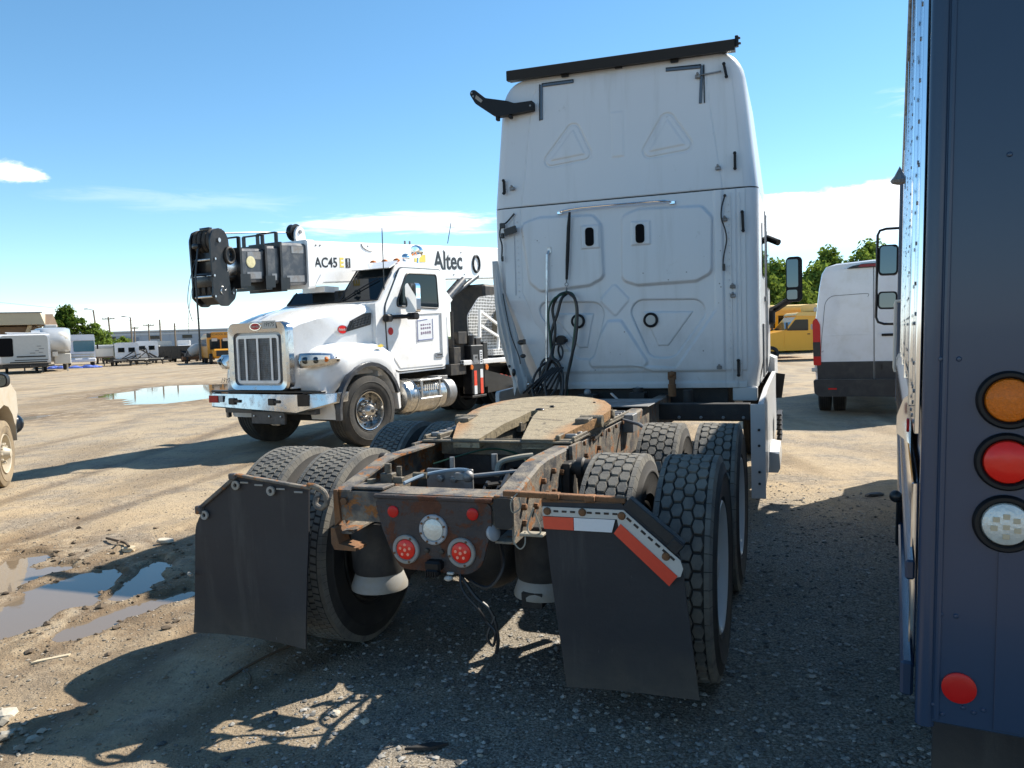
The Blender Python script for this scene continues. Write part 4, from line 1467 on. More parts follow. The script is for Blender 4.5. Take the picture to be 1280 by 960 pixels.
# torn cable dangling below the light panel
mb = MB()
mb.tube(spline([(0.18, -0.66, 0.62), (0.20, -0.70, 0.54), (0.27, -0.70, 0.46), (0.30, -0.68, 0.40), (0.335, -0.68, 0.36), (0.325, -0.68, 0.30), (0.30, -0.68, 0.34), (0.33, -0.66, 0.42)]), 0.006, 6)
mb.tube(spline([(0.16, -0.65, 0.60), (0.24, -0.66, 0.50), (0.31, -0.66, 0.44), (0.34, -0.66, 0.33), (0.33, -0.66, 0.26)]), 0.008, 6)
mb.tube(spline([(0.30, -0.5, 0.7), (0.33, -0.55, 0.6), (0.28, -0.6, 0.52), (0.2, -0.62, 0.55)]), 0.009, 6)
obj('dangling_cable', mb, MHS, TR)
obj('cable_plug', MB().ball((0.135, -0.69, 0.578), 0.02, 6, (1, 1, 0.6)).box((0.145, -0.69, 0.60), (0.03, 0.015, 0.01)), MPL, TR)

# ---------------- cab body
def cab_ring(z):
    # half widths, back y and front y at height z
    t = max(0.0, min(1.0, (z - 2.84) / 1.11))
    w = 1.235 - 0.115 * t - (0.03 if z < 1.3 else 0.0)
    back = 3.565
    if z < 2.05:
        front = 6.35
    elif z < 2.95:
        front = 6.35 - (z - 2.05) * 0.62
    else:
        front = 5.79 - (z - 2.95) * 0.95
    r = 0.11
    if z > 3.80:
        k = (z - 3.80) / 0.225
        w -= 0.17 * (1 - math.sqrt(max(0.0, 1 - min(1, k) ** 2))) + 0.0
    pts = []
    cut = max(0.0, min(0.36, (2.02 - z) * 0.40))      # rear left corner is torn away lower down
    for (cx, cy, a0) in ((w - r, front - r, 0), (-w + r, front - r, 90), (-w + r, back + r, 180), (w - r, back + r, 270)):
        for i in range(6):
            a = R(a0 + 18 * i)
            px_, py_ = cx + r * math.cos(a), cy + r * math.sin(a)
            if a0 == 180:
                k_ = i / 5
                px_ += cut * k_
                py_ += cut * 2.2 * (1 - k_)
            pts.append((px_, py_, z))
    return pts


zs = [1.085, 1.12, 1.3, 1.5, 1.7, 1.9, 2.05, 2.2, 2.5, 2.835]
cab = obj('cab', MB().loft([cab_ring(z) for z in zs]), MW, TR)
zs = [2.847, 2.95, 3.2, 3.5, 3.80, 3.87, 3.93, 3.975, 4.005, 4.02, 4.025]
obj('roof_fairing', MB().loft([cab_ring(z) for z in zs]), MW, cab)
obj('seam_gap', MB().loft([[(x * 0.995, y + (0.006 if y < 4 else -0.006), z) for x, y, z in cab_ring(q)] for q in (2.83, 2.85)]), MBK, cab)


def sd_poly(x, z, poly, r):
    return poly_sdf(x, z, poly) - r


def emb(d, w):
    t = np.clip(0.5 - d / w, 0, 1)
    return t * t * (3 - 2 * t)


def heightfield(name, x0, x1, z0, z1, nx, nz, y0, fn, m, parent, lean=None):
    xs = np.linspace(x0, x1, nx)
    zz = np.linspace(z0, z1, nz)
    X, Z = np.meshgrid(xs, zz, indexing='ij')
    D = fn(X, Z)
    ex = np.minimum(np.minimum(X - x0, x1 - X), np.minimum(Z - z0, z1 - Z))
    if lean is not None:
        X = lean(X, Z)
    V = np.stack([X.ravel(), (y0 - D).ravel(), Z.ravel()], 1)
    i, j = np.meshgrid(np.arange(nx - 1), np.arange(nz - 1), indexing='ij')
    q = (i * nz + j).ravel()
    F = np.stack([q, q + nz, q + nz + 1, q + 1], 1)
    me = mesh_np(name, V, F, m)
    o_ = bpy.data.objects.new(name, me)
    COL.objects.link(o_)
    o_.parent = parent
    return o_


def lower_wall(X, Z):
    h = np.full(X.shape, 0.012)
    h = h + 0.006 * emb(np.abs(X) - 1.0, 0.03) * 0
    # two large raised upper panels
    for P in ([(-0.80, 2.15), (-0.86, 2.62), (-0.75, 2.65), (-0.27, 2.63), (-0.23, 2.58), (-0.22, 2.17), (-0.30, 2.13), (-0.74, 2.10)],
              [(0.10, 2.14), (0.11, 2.62), (0.20, 2.65), (0.72, 2.63), (0.77, 2.57), (0.76, 2.16), (0.68, 2.12), (0.18, 2.11)]):
        d = sd_poly(X, Z, P, 0.075)
        h = h + 0.024 * emb(d, 0.030)
    # window pads
    for cx in (-0.262, 0.210):
        q = np.maximum(np.abs(X - cx) - 0.065, np.abs(Z - 2.505) - 0.085) - 0.02
        h = h + 0.010 * emb(q, 0.012)
    # lower triangles: outer recess and inner raised face
    for P in ([(0.215, 1.79), (0.655, 1.775), (0.435, 1.48), (0.345, 1.48)], [(-0.73, 1.81), (-0.28, 1.79), (-0.40, 1.48), (-0.50, 1.48)]):
        d = sd_poly(X, Z, P, 0.105)
        h = h - 0.034 * emb(d, 0.032)
        d = sd_poly(X, Z, P, -0.045) 
        h = h + 0.026 * emb(d - 0.055, 0.034)
    # web between the triangles
    d = sd_poly(X, Z, [(-0.16, 1.91), (-0.05, 2.02), (0.05, 1.91), (-0.05, 1.80)], 0.03)
    h = h + 0.006 * emb(d, 0.022)
    d = sd_poly(X, Z, [(-0.36, 1.33), (-0.115, 1.68), (-0.015, 1.68), (0.20, 1.33)], 0.04)
    h = h + 0.016 * emb(d, 0.030)
    # big outline: diagonal step at right and left plus bottom channel
    d = sd_poly(X, Z, [(0.86, 2.9), (0.86, 1.78), (0.50, 1.27), (0.12, 1.30), (0.30, 1.24), (0.93, 1.24), (0.93, 2.9)], 0.0)
    h = h + 0.012 * emb(d, 0.02)
    h = h - 0.012 * emb(Z - 1.24, 0.03)
    h = h + 0.010 * emb(Z - 1.14, 0.02)
    h = h - 0.010 * emb(1.045 - X, 0.012) * 0.8
    h = h - 0.008 * emb(np.abs(X - 0.945) - 0.003, 0.006)
    h = h - 0.008 * emb(np.abs(X + 0.945) - 0.003, 0.006)
    # dents
    h = h + 0.004 * fbm(X * 3.1, Z * 3.1, 3, 3)
    # damaged lower left corner is pushed in
    dm = np.clip((-0.78 - X) / 0.35, 0, 1) * np.clip((1.95 - Z) / 0.6, 0, 1)
    h = h - 0.10 * dm + 0.05 * dm * fbm(X * 9, Z * 9, 3, 8)
    return h


wall = heightfield('rear_wall', -1.12, 1.12, 1.09, 2.832, 330, 260, 3.560, lower_wall, MW, cab,
                   lambda X, Z: np.where(X < 0, X * (1 - np.clip((2.02 - Z) * 0.40, 0, 0.36) / 1.12), X))


def upper_wall(X, Z):
    h = np.full(X.shape, 0.006)
    for P in ([(-0.58, 3.255), (-0.29, 3.28), (-0.39, 3.50)], [(0.285, 3.24), (0.565, 3.265), (0.44, 3.49)]):
        d = sd_poly(X, Z, P, 0.06)
        h = h - 0.014 * emb(np.abs(d) - 0.006, 0.012)
        d2 = sd_poly(X, Z, P, 0.005)
        h = h + 0.008 * emb(d2, 0.015)
    q = np.maximum(np.abs(X - 0.01) - 0.04, np.abs(Z - 3.42) - 0.19) - 0.01
    h = h + 0.006 * emb(q, 0.02)
    xs = np.abs(X) - (0.842 - 0.062 * (Z - 2.85) / 1.17)
    h = h - 0.010 * emb(np.abs(xs) - 0.002, 0.006)
    h = h - 0.006 * emb(0.0 - xs, 0.02) * 0.6
    h = h + 0.0025 * fbm(X * 2.5, Z * 2.5, 3, 9)
    # tuck in at the rounded shoulder
    k = np.clip((Z - 3.86) / 0.12, 0, 1)
    return h * (1 - k * k)


heightfield('upper_rear_wall', -1.0, 1.0, 2.852, 3.985, 300, 190, 3.563, upper_wall, MW, cab,
            lambda X, Z: X * (1.115 - 0.105 * np.clip((Z - 2.84) / 1.11, 0, 1) - 0.14 * np.clip((Z - 3.82) / 0.165, 0, 1) ** 2))

WY = 3.528      # outer face of the flat wall
for cx, cz in ((-0.266, 2.505), (0.205, 2.500)):
    obj('small_window', MB().prism(rrect(cx - 0.040, cx + 0.040, cz - 0.085, cz + 0.085, 0.03), XZ(WY - 0.018), -0.004, 0.01), MHO, cab)
for cx, cz in ((-0.405, 1.728), (0.281, 1.714)):
    v_ = obj('cab_vent', MB().ring((cx, WY + 0.012, cz), (0, 1, 0), 0.056, 0.013), MBP, cab)
    obj('vent_disc', MB().disc((cx, WY + 0.014, cz), (0, -1, 0), 0.05, 0.008), MPL, v_)
# chrome grab bar
mb = MB().tube(spline([(-0.545, WY, 2.752), (-0.50, WY - 0.05, 2.758), (-0.3, WY - 0.055, 2.772), (0.1, WY - 0.055, 2.772), (0.42, WY - 0.05, 2.768), (0.49, WY, 2.758)]), 0.010, 8)
mb.box((-0.55, WY, 2.75), (0.05, 0.02, 0.03)).box((0.50, WY, 2.755), (0.05, 0.02, 0.03))
obj('grab_bar', mb, MCH, cab)
# trim corners on the upper wall
mb = MB().bar((-0.712, 3.553, 3.635), (-0.702, 3.553, 3.962), 0.026, 0.014, (0, 1, 0)).bar((-0.690, 3.553, 3.952), (-0.39, 3.553, 3.948), 0.014, 0.026)
obj('corner_trim', mb, MTG, cab)
mb = MB().bar((0.757, 3.553, 3.60), (0.776, 3.553, 3.925), 0.026, 0.014, (0, 1, 0)).bar((0.46, 3.553, 3.93), (0.762, 3.553, 3.915), 0.014, 0.026)
obj('corner_trim', mb, MTG, cab)
mb = MB()
for (x0, z0, x1, z1) in ((-0.729, 3.63, -0.719, 3.965), (0.774 + .018, 3.60, 0.776 + .016, 3.93)):
    mb.bar((x0, 3.551, z0), (x1, 3.551, z1), 0.010, 0.012, (0, 1, 0))
mb.bar((-0.70, 3.551, 3.968), (-0.39, 3.551, 3.964), 0.010, 0.01).bar((0.46, 3.551, 3.946), (0.77, 3.551, 3.933), 0.010, 0.01)
obj('trim_gasket', mb, MBK, cab)
# black roof seal rail with brackets
mb = MB().prism([(3.48, 4.035), (3.60, 4.05), (3.60, 4.10), (3.50, 4.135), (3.465, 4.12)], lambda a, b, t: (t, a, b - 0.018 * (t / 1.05) ** 2 - 0.022 * (t + 1) / 2), -1.02, 1.06)
rr_o = obj('roof_rail', mb, MBP, cab)
mb = MB()
for x, z in ((-0.468, 4.03), (0.036, 4.035), (0.538, 4.015)):
    mb.prism([(x - 0.05, z + 0.05), (x + 0.05, z + 0.05), (x + 0.035, z - 0.035), (x - 0.03, z - 0.035)], XZ(3.535), -0.012, 0.012)
mb.box((1.075, 3.52, 4.075), (0.03, 0.05, 0.09)).box((1.085, 3.52, 4.055), (0.05, 0.03, 0.014)).box((1.085, 3.52, 4.10), (0.04, 0.03, 0.014)).box((-1.02, 3.52, 4.07), (0.025, 0.05, 0.09))
obj('rail_bracket', mb, MBP, rr_o)
# broken fairing arm sticking out on the left
mb = MB().prism(rpoly([(-0.765, 3.80), (-0.765, 3.715), (-1.12, 3.695), (-1.17, 3.715), (-1.345, 3.845), (-1.40, 3.94), (-1.385, 3.975), (-1.345, 3.975), (-1.24, 3.885), (-1.02, 3.83), (-0.95, 3.80)], 0.015), XZ(3.50), -0.035, 0.035)
mb.box((-1.13, 3.50, 3.69), (0.03, 0.05, 0.05)).box((-1.0, 3.50, 3.685), (0.03, 0.05, 0.03))
arm = obj('fairing_arm', mb, MBP, cab)
obj('arm_label', MB().prism([(-1.33, 3.925), (-1.265, 3.865), (-1.285, 3.845), (-1.345, 3.895)], XZ(3.463), -0.002, 0.001), MBB, arm)
mb = MB()
for x, z in ((-1.375, 3.95), (-1.362, 3.915), (-0.79, 3.755)):
    mb.bolt((x, 3.464, z), (0, -1, 0), 0.010, 0.006)
obj('arm_bolts', mb, MST, arm)
# latches and stubs of removed fairing
mb = MB()
for x0, z0, x1, z1 in ((0.985, 3.79, 0.965, 3.90), (1.045, 3.0, 1.045, 3.13), (-1.10, 2.98, -1.10, 3.10), (1.105, 2.46, 1.10, 2.62), (1.05, 1.20, 1.05, 1.33)):
    mb.bar((x0, 3.53, z0), (x1, 3.53, z1), 0.022, 0.03, (0, 1, 0))
    mb.bolt((x0, 3.52, z0), (0, -1, 0), 0.016)
    mb.bolt((x1, 3.52, z1), (0, -1, 0), 0.016)
obj('fairing_latch', mb, MBP, cab)
mb = MB()
for x, z in ((0.74, 3.83), (0.90, 3.02), (-1.02, 3.02), (0.95, 2.57), (0.885, 1.27), (1.01, 1.98), (1.01, 1.90)):
    mb.box((x, 3.535, z), (0.045, 0.03, 0.03)).bolt((x, 3.52, z + 0.02), (0, -1, 0), 0.012)
mb.bar((0.76, 3.54, 3.84), (0.94, 3.54, 3.85), 0.012, 0.012)
obj('bracket_stub', mb, MST, cab)
mb = MB()
for i in range(24):
    mb.bolt((-0.42 + i * 0.057, 3.537, 1.262 + 0.0004 * i), (0, -1, 0), 0.007, 0.005)
for i in range(26):
    mb.bolt((0.945 + 0.035, 3.54, 1.2 + i * 0.06), (0, -1, 0), 0.007, 0.005)
    if i > 12:
        mb.bolt((-0.985, 3.54, 1.2 + i * 0.06), (0, -1, 0), 0.007, 0.005)
obj('rivets', mb, MW, cab)
# wiring on both edges
mb = MB().tube(spline([(-1.0, 3.52, 2.78), (-1.08, 3.51, 2.70), (-1.13, 3.50, 2.67), (-1.15, 3.50, 2.58), (-1.13, 3.50, 2.48), (-1.14, 3.505, 2.35)]), 0.008, 6)
mb.box((-1.12, 3.50, 2.67), (0.05, 0.03, 0.05)).box((-1.12, 3.50, 2.575), (0.03, 0.03, 0.05)).box((-1.13, 3.50, 2.355), (0.02, 0.02, 0.05))
mb.prism([(-1.10, 2.63), (-0.985, 2.66), (-0.975, 2.60), (-1.085, 2.57)], XZ(3.49), -0.02, 0.02)
obj('wire_loom', mb, MHS, cab)
mb = MB().tube(spline([(0.955, 3.525, 2.77), (0.93, 3.51, 2.68), (0.925, 3.50, 2.58), (0.955, 3.50, 2.48), (0.965, 3.505, 2.38), (0.935, 3.505, 2.22), (0.94, 3.505, 2.13)]), 0.007, 6)
mb.box((0.94, 3.50, 2.15), (0.025, 0.02, 0.06)).ball((0.955, 3.52, 2.775), 0.014, 5)
obj('wire_loom', mb, MHS, cab)
mb = MB().bar((1.0, 3.537, 1.15), (1.0, 3.537, 2.80), 0.008, 0.006, (0, 1, 0)).bar((1.075, 3.54, 1.15), (1.075, 3.54, 2.80), 0.008, 0.006, (0, 1, 0))
mb.bar((-1.02, 3.537, 2.0), (-1.02, 3.537, 2.80), 0.008, 0.006, (0, 1, 0))
obj('edge_bead', mb, MW, cab)

# strap, hose tender and the coiled lines
obj('rubber_strap', MB().tube([(-0.438, WY - 0.06, 2.74), (-0.455, WY - 0.05, 2.6), (-0.475, WY - 0.05, 2.3), (-0.487, WY - 0.05, 2.12)], [0.012, 0.018, 0.018, 0.012], 8), MBP, cab)
obj('strap_hook', MB().ring((-0.489, WY - 0.05, 2.075), (0, 1, 0), 0.016, 0.004, 14, 6).tube([(-0.487, WY - 0.05, 2.13), (-0.489, WY - 0.05, 2.09)], 0.007, 6).ring((-0.49, WY - 0.05, 2.03), (1, 0, 0), 0.016, 0.004, 14, 6), MST, cab)
obj('hose_pole', MB().tube(spline([(-0.665, WY - 0.01, 2.40), (-0.675, WY - 0.03, 2.36), (-0.68, WY - 0.04, 2.28), (-0.708, WY - 0.05, 1.34)]), 0.013, 8).box((-0.662, WY, 2.41), (0.04, 0.02, 0.06)), MAL, cab)
hy = WY - 0.09
loops = []
loops.append((MHS, 0.014, [(-0.47, hy, 2.00), (-0.56, hy, 1.97), (-0.62, hy, 1.85), (-0.60, hy, 1.68), (-0.62, hy, 1.50), (-0.66, hy, 1.34), (-0.75, hy, 1.20), (-0.86, hy, 1.08)]))
loops.append((MHS, 0.014, [(-0.48, hy + .02, 1.99), (-0.53, hy, 1.94), (-0.575, hy, 1.80), (-0.64, hy, 1.62), (-0.645, hy, 1.42), (-0.74, hy, 1.25), (-0.80, hy, 1.06)]))
loops.append((MHG, 0.015, [(-0.49, hy, 2.00), (-0.42, hy, 1.97), (-0.385, hy, 1.84), (-0.41, hy, 1.62), (-0.445, hy, 1.40), (-0.50, hy, 1.18), (-0.505, hy, 1.02)]))
loops.append((MHS, 0.013, [(-0.47, hy - .02, 2.00), (-0.395, hy - .02, 1.93), (-0.375, hy - .02, 1.80), (-0.40, hy - .02, 1.55), (-0.47, hy - .02, 1.30), (-0.515, hy - .02, 1.02)]))
loops.append((MHG, 0.010, [(-0.50, hy, 1.99), (-0.60, hy - .02, 1.94), (-0.655, hy - .02, 1.82), (-0.65, hy - .02, 1.60), (-0.635, hy - .02, 1.44), (-0.60, hy - .02, 1.36)]))
for m_, r_, P in loops:
    obj('brake_hose', MB().tube(spline(P, 8), r_, 8), m_, cab)
for k, (cx, cz, ra, rb, ph) in enumerate(((-0.66, 1.18, 0.10, 0.21, 0.25), (-0.70, 1.17, 0.12, 0.19, -0.35), (-0.61, 1.16, 0.09, 0.22, 0.05), (-0.56, 1.44, 0.055, 0.08, 0.2))):
    P = []
    for i in range(28):
        a = 2 * math.pi * i / 28
        x, z = ra * math.cos(a), rb * math.sin(a)
        P.append((cx + x * math.cos(ph) - z * math.sin(ph), hy - 0.03 * k + 0.04 * math.sin(a), cz + x * math.sin(ph) + z * math.cos(ph)))
    obj('hose_coil', MB().tube(P, 0.012 if k < 3 else 0.009, 8, closed=True), MHS, cab)
mb = MB()
rn = random.Random(4)
for i in range(6):
    x0 = -0.92 + 0.05 * i
    mb.tube(spline([(x0, hy - 0.05, 1.06), (x0 + 0.12, hy - 0.06, 1.16 + 0.02 * i), (-0.62 + 0.02 * i, hy - 0.04, 1.30)]), 0.010, 6)
obj('cable_bundle', mb, MHS, cab)
obj('cable_plug', MB().cyl((-0.56, WY, 1.555), (-0.56, WY - 0.08, 1.555), 0.045, n=16).box((-0.51, WY - 0.05, 1.55), (0.03, 0.04, 0.03)).tube(spline([(-0.57, WY - .06, 1.52), (-0.585, WY - .06, 1.46), (-0.56, WY - .07, 1.38)]), 0.010, 6), MBP, cab)
obj('small_label', MB().box((-0.525, WY + 0.003, 1.455), (0.045, 0.004, 0.025), 0.001), MPL, cab)

# torn plastic side skirt at the lower left
def torn(u, v):
    z = 2.34 - u * 1.24
    xl = float(np.interp(z, [1.05, 1.15, 1.35, 1.6, 1.95, 2.2, 2.4], [-1.05, -1.075, -1.14, -1.19, -1.238, -1.247, -1.245]))
    xr = float(np.interp(z, [1.05, 1.15, 1.34, 1.65, 1.95, 2.2, 2.4], [-0.84, -0.86, -0.93, -1.02, -1.11, -1.17, -1.20]))
    x = xl + (xr - xl) * v
    y = 3.545 - 0.13 * math.sin(math.pi * min(1, v * 1.1)) * u + 0.05 * math.sin(9 * u + 4 * v) * u * (1 - v * 0.6) + 0.02 * math.sin(23 * v + 5 * u) * u - 0.02
    if u > 0.93:
        z += 0.05 * math.sin(17 * v) + 0.03 * math.sin(41 * v)
    return (x, y, z)


tn = obj('torn_skirt', MB().grid(torn, [i / 40 for i in range(41)], [i / 22 for i in range(23)]), mat('torn_plastic', (0.46, 0.45, 0.43), 0.6, 0, 0.12, 6), TR, 50, fix=False)
md_ = tn.modifiers.new('thick', 'SOLIDIFY')
md_.thickness = 0.006
mb = MB().tube(spline([(-1.13, 3.485, 2.02), (-1.09, 3.44, 1.86), (-1.03, 3.40, 1.62), (-0.955, 3.39, 1.42), (-0.94, 3.39, 1.34)]), 0.006, 6)
mb.ball((-0.93, 3.40, 1.545), 0.025, 5, (1.5, 1, 1)).ball((-0.915, 3.40, 1.415), 0.02, 5, (1.5, 1, 1)).ball((-1.0, 3.36, 1.26), 0.02, 5, (1, 1, 2.0)).ball((-1.05, 3.38, 1.32), 0.015, 5)
mb.box((-0.90, 3.40, 1.55), (0.03, 0.02, 0.05))
obj('torn_edge', mb, MBK, tn)

# below the cab: dark gap, brackets, deck plate, rear deck edge
obj('corner_skirt', MB().box((1.10, 3.62, 1.03), (0.21, 0.12, 0.125), 0.01), MW, cab)
mb = MB().box((0.0, 4.35, 0.98), (1.9, 1.4, 0.19)).box((0.0, 3.75, 1.02), (1.8, 0.10, 0.12))
obj('cab_underside', mb, MFR, TR)
mb = MB().box((-0.30, 3.45, 1.00), (0.16, 0.2, 0.09)).box((0.17, 3.45, 1.0), (0.14, 0.16, 0.12)).cyl((0.17, 3.44, 1.02), (0.17, 3.44, 1.10), 0.05).cyl((0.62, 3.42, 0.95), (0.62, 3.42, 1.08), 0.045)
obj('cab_mount', mb, MFR, TR)
obj('mount_hook', MB().ball((-0.30, 3.42, 1.06), 0.035, 6, (1, 0.6, 1.1)).ball((0.17, 3.42, 1.085), 0.03, 6, (1, .6, 1)), MST, TR)
mb = MB().bar((0.475, 3.47, 1.17), (0.475, 3.47, 1.24), 0.07, 0.05, (0, 1, 0)).cyl((0.475, 3.46, 1.02), (0.475, 3.46, 1.13), 0.036).ball((0.475, 3.45, 1.22), 0.028, 6).bar((0.475, 3.47, 1.08), (0.475, 3.47, 1.19), 0.05, 0.06, (0, 1, 0))
obj('cab_latch', mb, MRS, cab)
obj('pale_rod', MB().bar((-0.06, 3.35, 1.06), (0.05, 3.28, 0.97), 0.025, 0.012), MAL, TR)
obj('deck_plate', MB().box((0.16, 2.62, 1.036), (0.62, 0.70, 0.008)), MST, TR)
obj('deck_edge', MB().box((0.77, 3.0, 0.925), (0.80, 0.03, 0.135), 0.004).box((0.77, 3.07, 0.985), (0.80, 0.14, 0.012)).box((-0.78, 3.0, 0.925), (0.80, 0.03, 0.135), 0.004), MFR, TR)
mb = MB()
for x in (0.42, 0.60, 0.78, 0.96, 1.12):
    mb.bolt((x, 2.985, 0.88), (0, -1, 0), 0.014)
obj('deck_bolts', mb, MST, TR)
# right side skirt, seen edge on
sk = obj('side_skirt', MB().prism(rpoly([(2.52, 0.34), (2.52, 1.03), (3.6, 1.08), (6.2, 1.10), (6.25, 0.42), (4.6, 0.38)], 0.04), YZ(1.275), -0.02, 0.02), MW, TR)
obj('skirt_end', MB().box((1.255, 2.50, 0.675), (0.105, 0.012, 0.72), 0.004), MW, sk)
mb = MB()
for z in (0.43, 0.52, 0.72, 0.84):
    mb.bolt((1.262, 2.494, z), (0, -1, 0), 0.011, 0.008)
obj('skirt_bolts', mb, MBK, sk)
obj('side_step', MB().prism([(1.28, 0.30), (1.365, 0.30), (1.385, 0.34), (1.375, 0.47), (1.28, 0.49)], XZ(3.75), 0, 0.9), MW, sk)
mb = MB()
for i in range(6):
    mb.box((1.355, 5.1, 0.46 + 0.05 * i), (0.05, 0.5, 0.018), 0.004)
obj('step_tread', mb, MBP, sk)
sk2 = obj('side_skirt', MB().prism(rpoly([(3.62, 0.40), (3.62, 1.06), (6.2, 1.10), (6.25, 0.42), (4.6, 0.38)], 0.04), YZ(-1.275), -0.02, 0.02), MW, TR)
# right side details: gloss strip, lamp, window, door handle
obj('side_window', MB().prism(rrect(4.1, 4.55, 2.1, 2.6, 0.06), YZ(1.236), -0.004, 0.008), MGL, cab)
obj('door_window', MB().prism(rrect(5.25, 6.0, 2.05, 2.65, 0.06), YZ(1.232), -0.004, 0.012), MGL, cab)
obj('door_window', MB().prism(rrect(5.25, 6.0, 2.05, 2.65, 0.06), YZ(-1.232), -0.012, 0.004), MGL, cab)
obj('windshield', MB().add([(-1.05, 6.345, 2.08), (1.05, 6.345, 2.08), (1.0, 5.84, 2.90), (-1.0, 5.84, 2.90)], [(0, 1, 2, 3)]).add([(-1.05, 6.365, 2.08), (1.05, 6.365, 2.08), (1.0, 5.86, 2.90), (-1.0, 5.86, 2.90)], [(3, 2, 1, 0)]), MGL, cab)
obj('marker_lamp', MB().box((1.275, 5.2, 1.06), (0.03, 0.10, 0.05), 0.01), MAM, sk)
mb = MB().bar((1.237, 4.85, 1.15), (1.237, 4.85, 2.8), 0.008, 0.012, (1, 0, 0)).bar((1.238, 5.15, 1.15), (1.238, 5.15, 2.8), 0.008, 0.012, (1, 0, 0))
mb.box((1.245, 4.65, 1.9), (0.02, 0.16, 0.05)).box((1.243, 4.2, 1.4), (0.014, 0.3, 0.5), 0.004)
obj('side_seam', mb, MST, cab)
# hood and front fenders (far side)
rings = []
for Y, zt, w, wf in ((6.3, 2.10, 0.95, 1.28), (6.9, 1.98, 0.88, 1.30), (7.5, 1.80, 0.78, 1.24), (8.0, 1.55, 0.66, 1.0), (8.25, 1.25, 0.6, 0.85)):
    rings.append([(-wf, Y, 0.95), (-wf, Y, 1.25), (-w - 0.1, Y, 1.38), (-w, Y, zt - 0.15), (-w + 0.15, Y, zt), (w - 0.15, Y, zt), (w, Y, zt - 0.15), (w + 0.1, Y, 1.38), (wf, Y, 1.25), (wf, Y, 0.95)])
obj('hood', MB().loft(rings), MW, TR)
obj('front_bumper', MB().box((0, 8.2, 0.58), (2.4, 0.4, 0.5), 0.08), MW, TR)
obj('splash_guard', MB().prism([(1.15, 1.10), (1.40, 1.06), (1.36, 0.78), (1.15, 0.76)], XZ(6.2), 0, 0.02), MBP, TR)
# mirrors
for s in (1, -1):
    if s < 0:
        mr = obj('mirror', MB().prism(rrect(-1.66, -1.42, 1.88, 2.52, 0.06), XZ(6.0), 0, 0.14), MBP, TR)
        continue
    mr = obj('mirror', MB().prism(rrect(1.425, 1.60, 1.90, 2.40, 0.05), XZ(5.75), 0.0, 0.15), MBP, TR)
    obj('mirror_face', MB().prism(rrect(1.435, 1.555, 2.06, 2.37, 0.02), XZ(5.744), 0, 0.008), MMI, mr)
    obj('mirror_face', MB().prism(rrect(1.435, 1.545, 1.925, 2.03, 0.02), XZ(5.744), 0, 0.008), MMI, mr)
    obj('mirror_arm', MB().tube(spline([(1.22, 6.05, 1.80), (1.32, 5.98, 1.84), (1.42, 5.88, 1.90), (1.52, 5.82, 1.95)]), 0.040, 8).box((1.25, 6.0, 1.74), (0.1, 0.2, 0.18), 0.03), MBP, mr)
    obj('upper_arm', MB().tube([(1.235, 5.5, 2.60), (1.36, 5.4, 2.53)], 0.035, 10), MBP, TR)


# ================================================================ WHITE CRANE TRUCK (three-quarter front view)
CT = thing('crane_truck', 'white boom crane truck with chrome grille parked facing left behind the bare truck', 'crane truck', (-3.24, 12.64, 0), -R(209.5))
ct_t, _ = tyre_mesh('crane_tyre', 0.545, 0.39, 0.292, MTC, groove=0.014)


def alu_rim(name, rim_r, w, m):
    h = w / 2 * 0.80
    prof = [(rim_r * 1.04, h + 0.006), (rim_r * 1.02, h + 0.022), (rim_r * 0.97, h + 0.016), (rim_r * 0.93, h - 0.02), (rim_r * 0.90, h - 0.10), (rim_r * 0.86, h - 0.12), (rim_r * 0.60, h - 0.09),
            (rim_r * 0.56, h - 0.05), (rim_r * 0.42, h - 0.045), (rim_r * 0.40, h - 0.01), (rim_r * 0.30, h + 0.03), (rim_r * 0.22, h + 0.07), (0, h + 0.075)]
    mb = MB().lathe(prof, axis=(1, 0, 0), n=40)
    mb.lathe([(rim_r * 1.03, h), (rim_r * 0.98, -h), (rim_r * 0.9, -h)], axis=(1, 0, 0), n=40)
    for k in range(10):
        a = 2 * math.pi * k / 10
        mb.bolt((h - 0.045, rim_r * 0.50 * math.cos(a), rim_r * 0.50 * math.sin(a)), (1, 0, 0), 0.019, 0.05)
    return mb.mesh(name, m, 40)


ct_rim = alu_rim('crane_rim', 0.292, 0.39, MPB)
ct_holes = MB()
for k in range(10):
    a = 2 * math.pi * (k + 0.5) / 10
    ct_holes.disc((0.156 - 0.105, 0.292 * 0.73 * math.cos(a), 0.292 * 0.73 * math.sin(a)), (1, 0, 0), 0.026, 0.004, 12)
ct_holes.disc((0.156 + 0.074, 0, 0), (1, 0, 0), 0.028, 0.008, 12)
ct_holes = ct_holes.mesh('hand_holes', MDK)
AY = -0.08
for s in (1, -1):
    add_wheel(CT, (s * 0.99, AY, 0.538), ct_t, None, ct_rim, ct_holes, flip=(s < 0), steer=R(-6))
ct_d, ct_dt = tyre_mesh('crane_drive_tyre', 0.52, 0.28, 0.292, MTY, groove=0.012)
for Y in (-5.6, -6.95):
    for s in (1, -1):
        add_wheel(CT, (s * 1.06, Y, 0.513), ct_d, None, ct_rim, flip=(s < 0))
        add_wheel(CT, (s * 0.73, Y, 0.513), ct_d, None, None, flip=(s < 0))
obj('front_axle', MB().bar((-0.85, AY, 0.42), (0.85, AY, 0.42), 0.12, 0.12).box((0, 0.35, 0.62), (0.9, 0.9, 0.14)), MFR, CT)
for s in (-1, 1):
    obj('chassis_rail', MB().box((s * 0.43, -4.2, 0.86), (0.09, 9.9, 0.28)), MFR, CT)
for Y in (-5.6, -6.95):
    obj('drive_axle', MB().cyl((-0.9, Y, 0.513), (0.9, Y, 0.513), 0.08), MFR, CT)

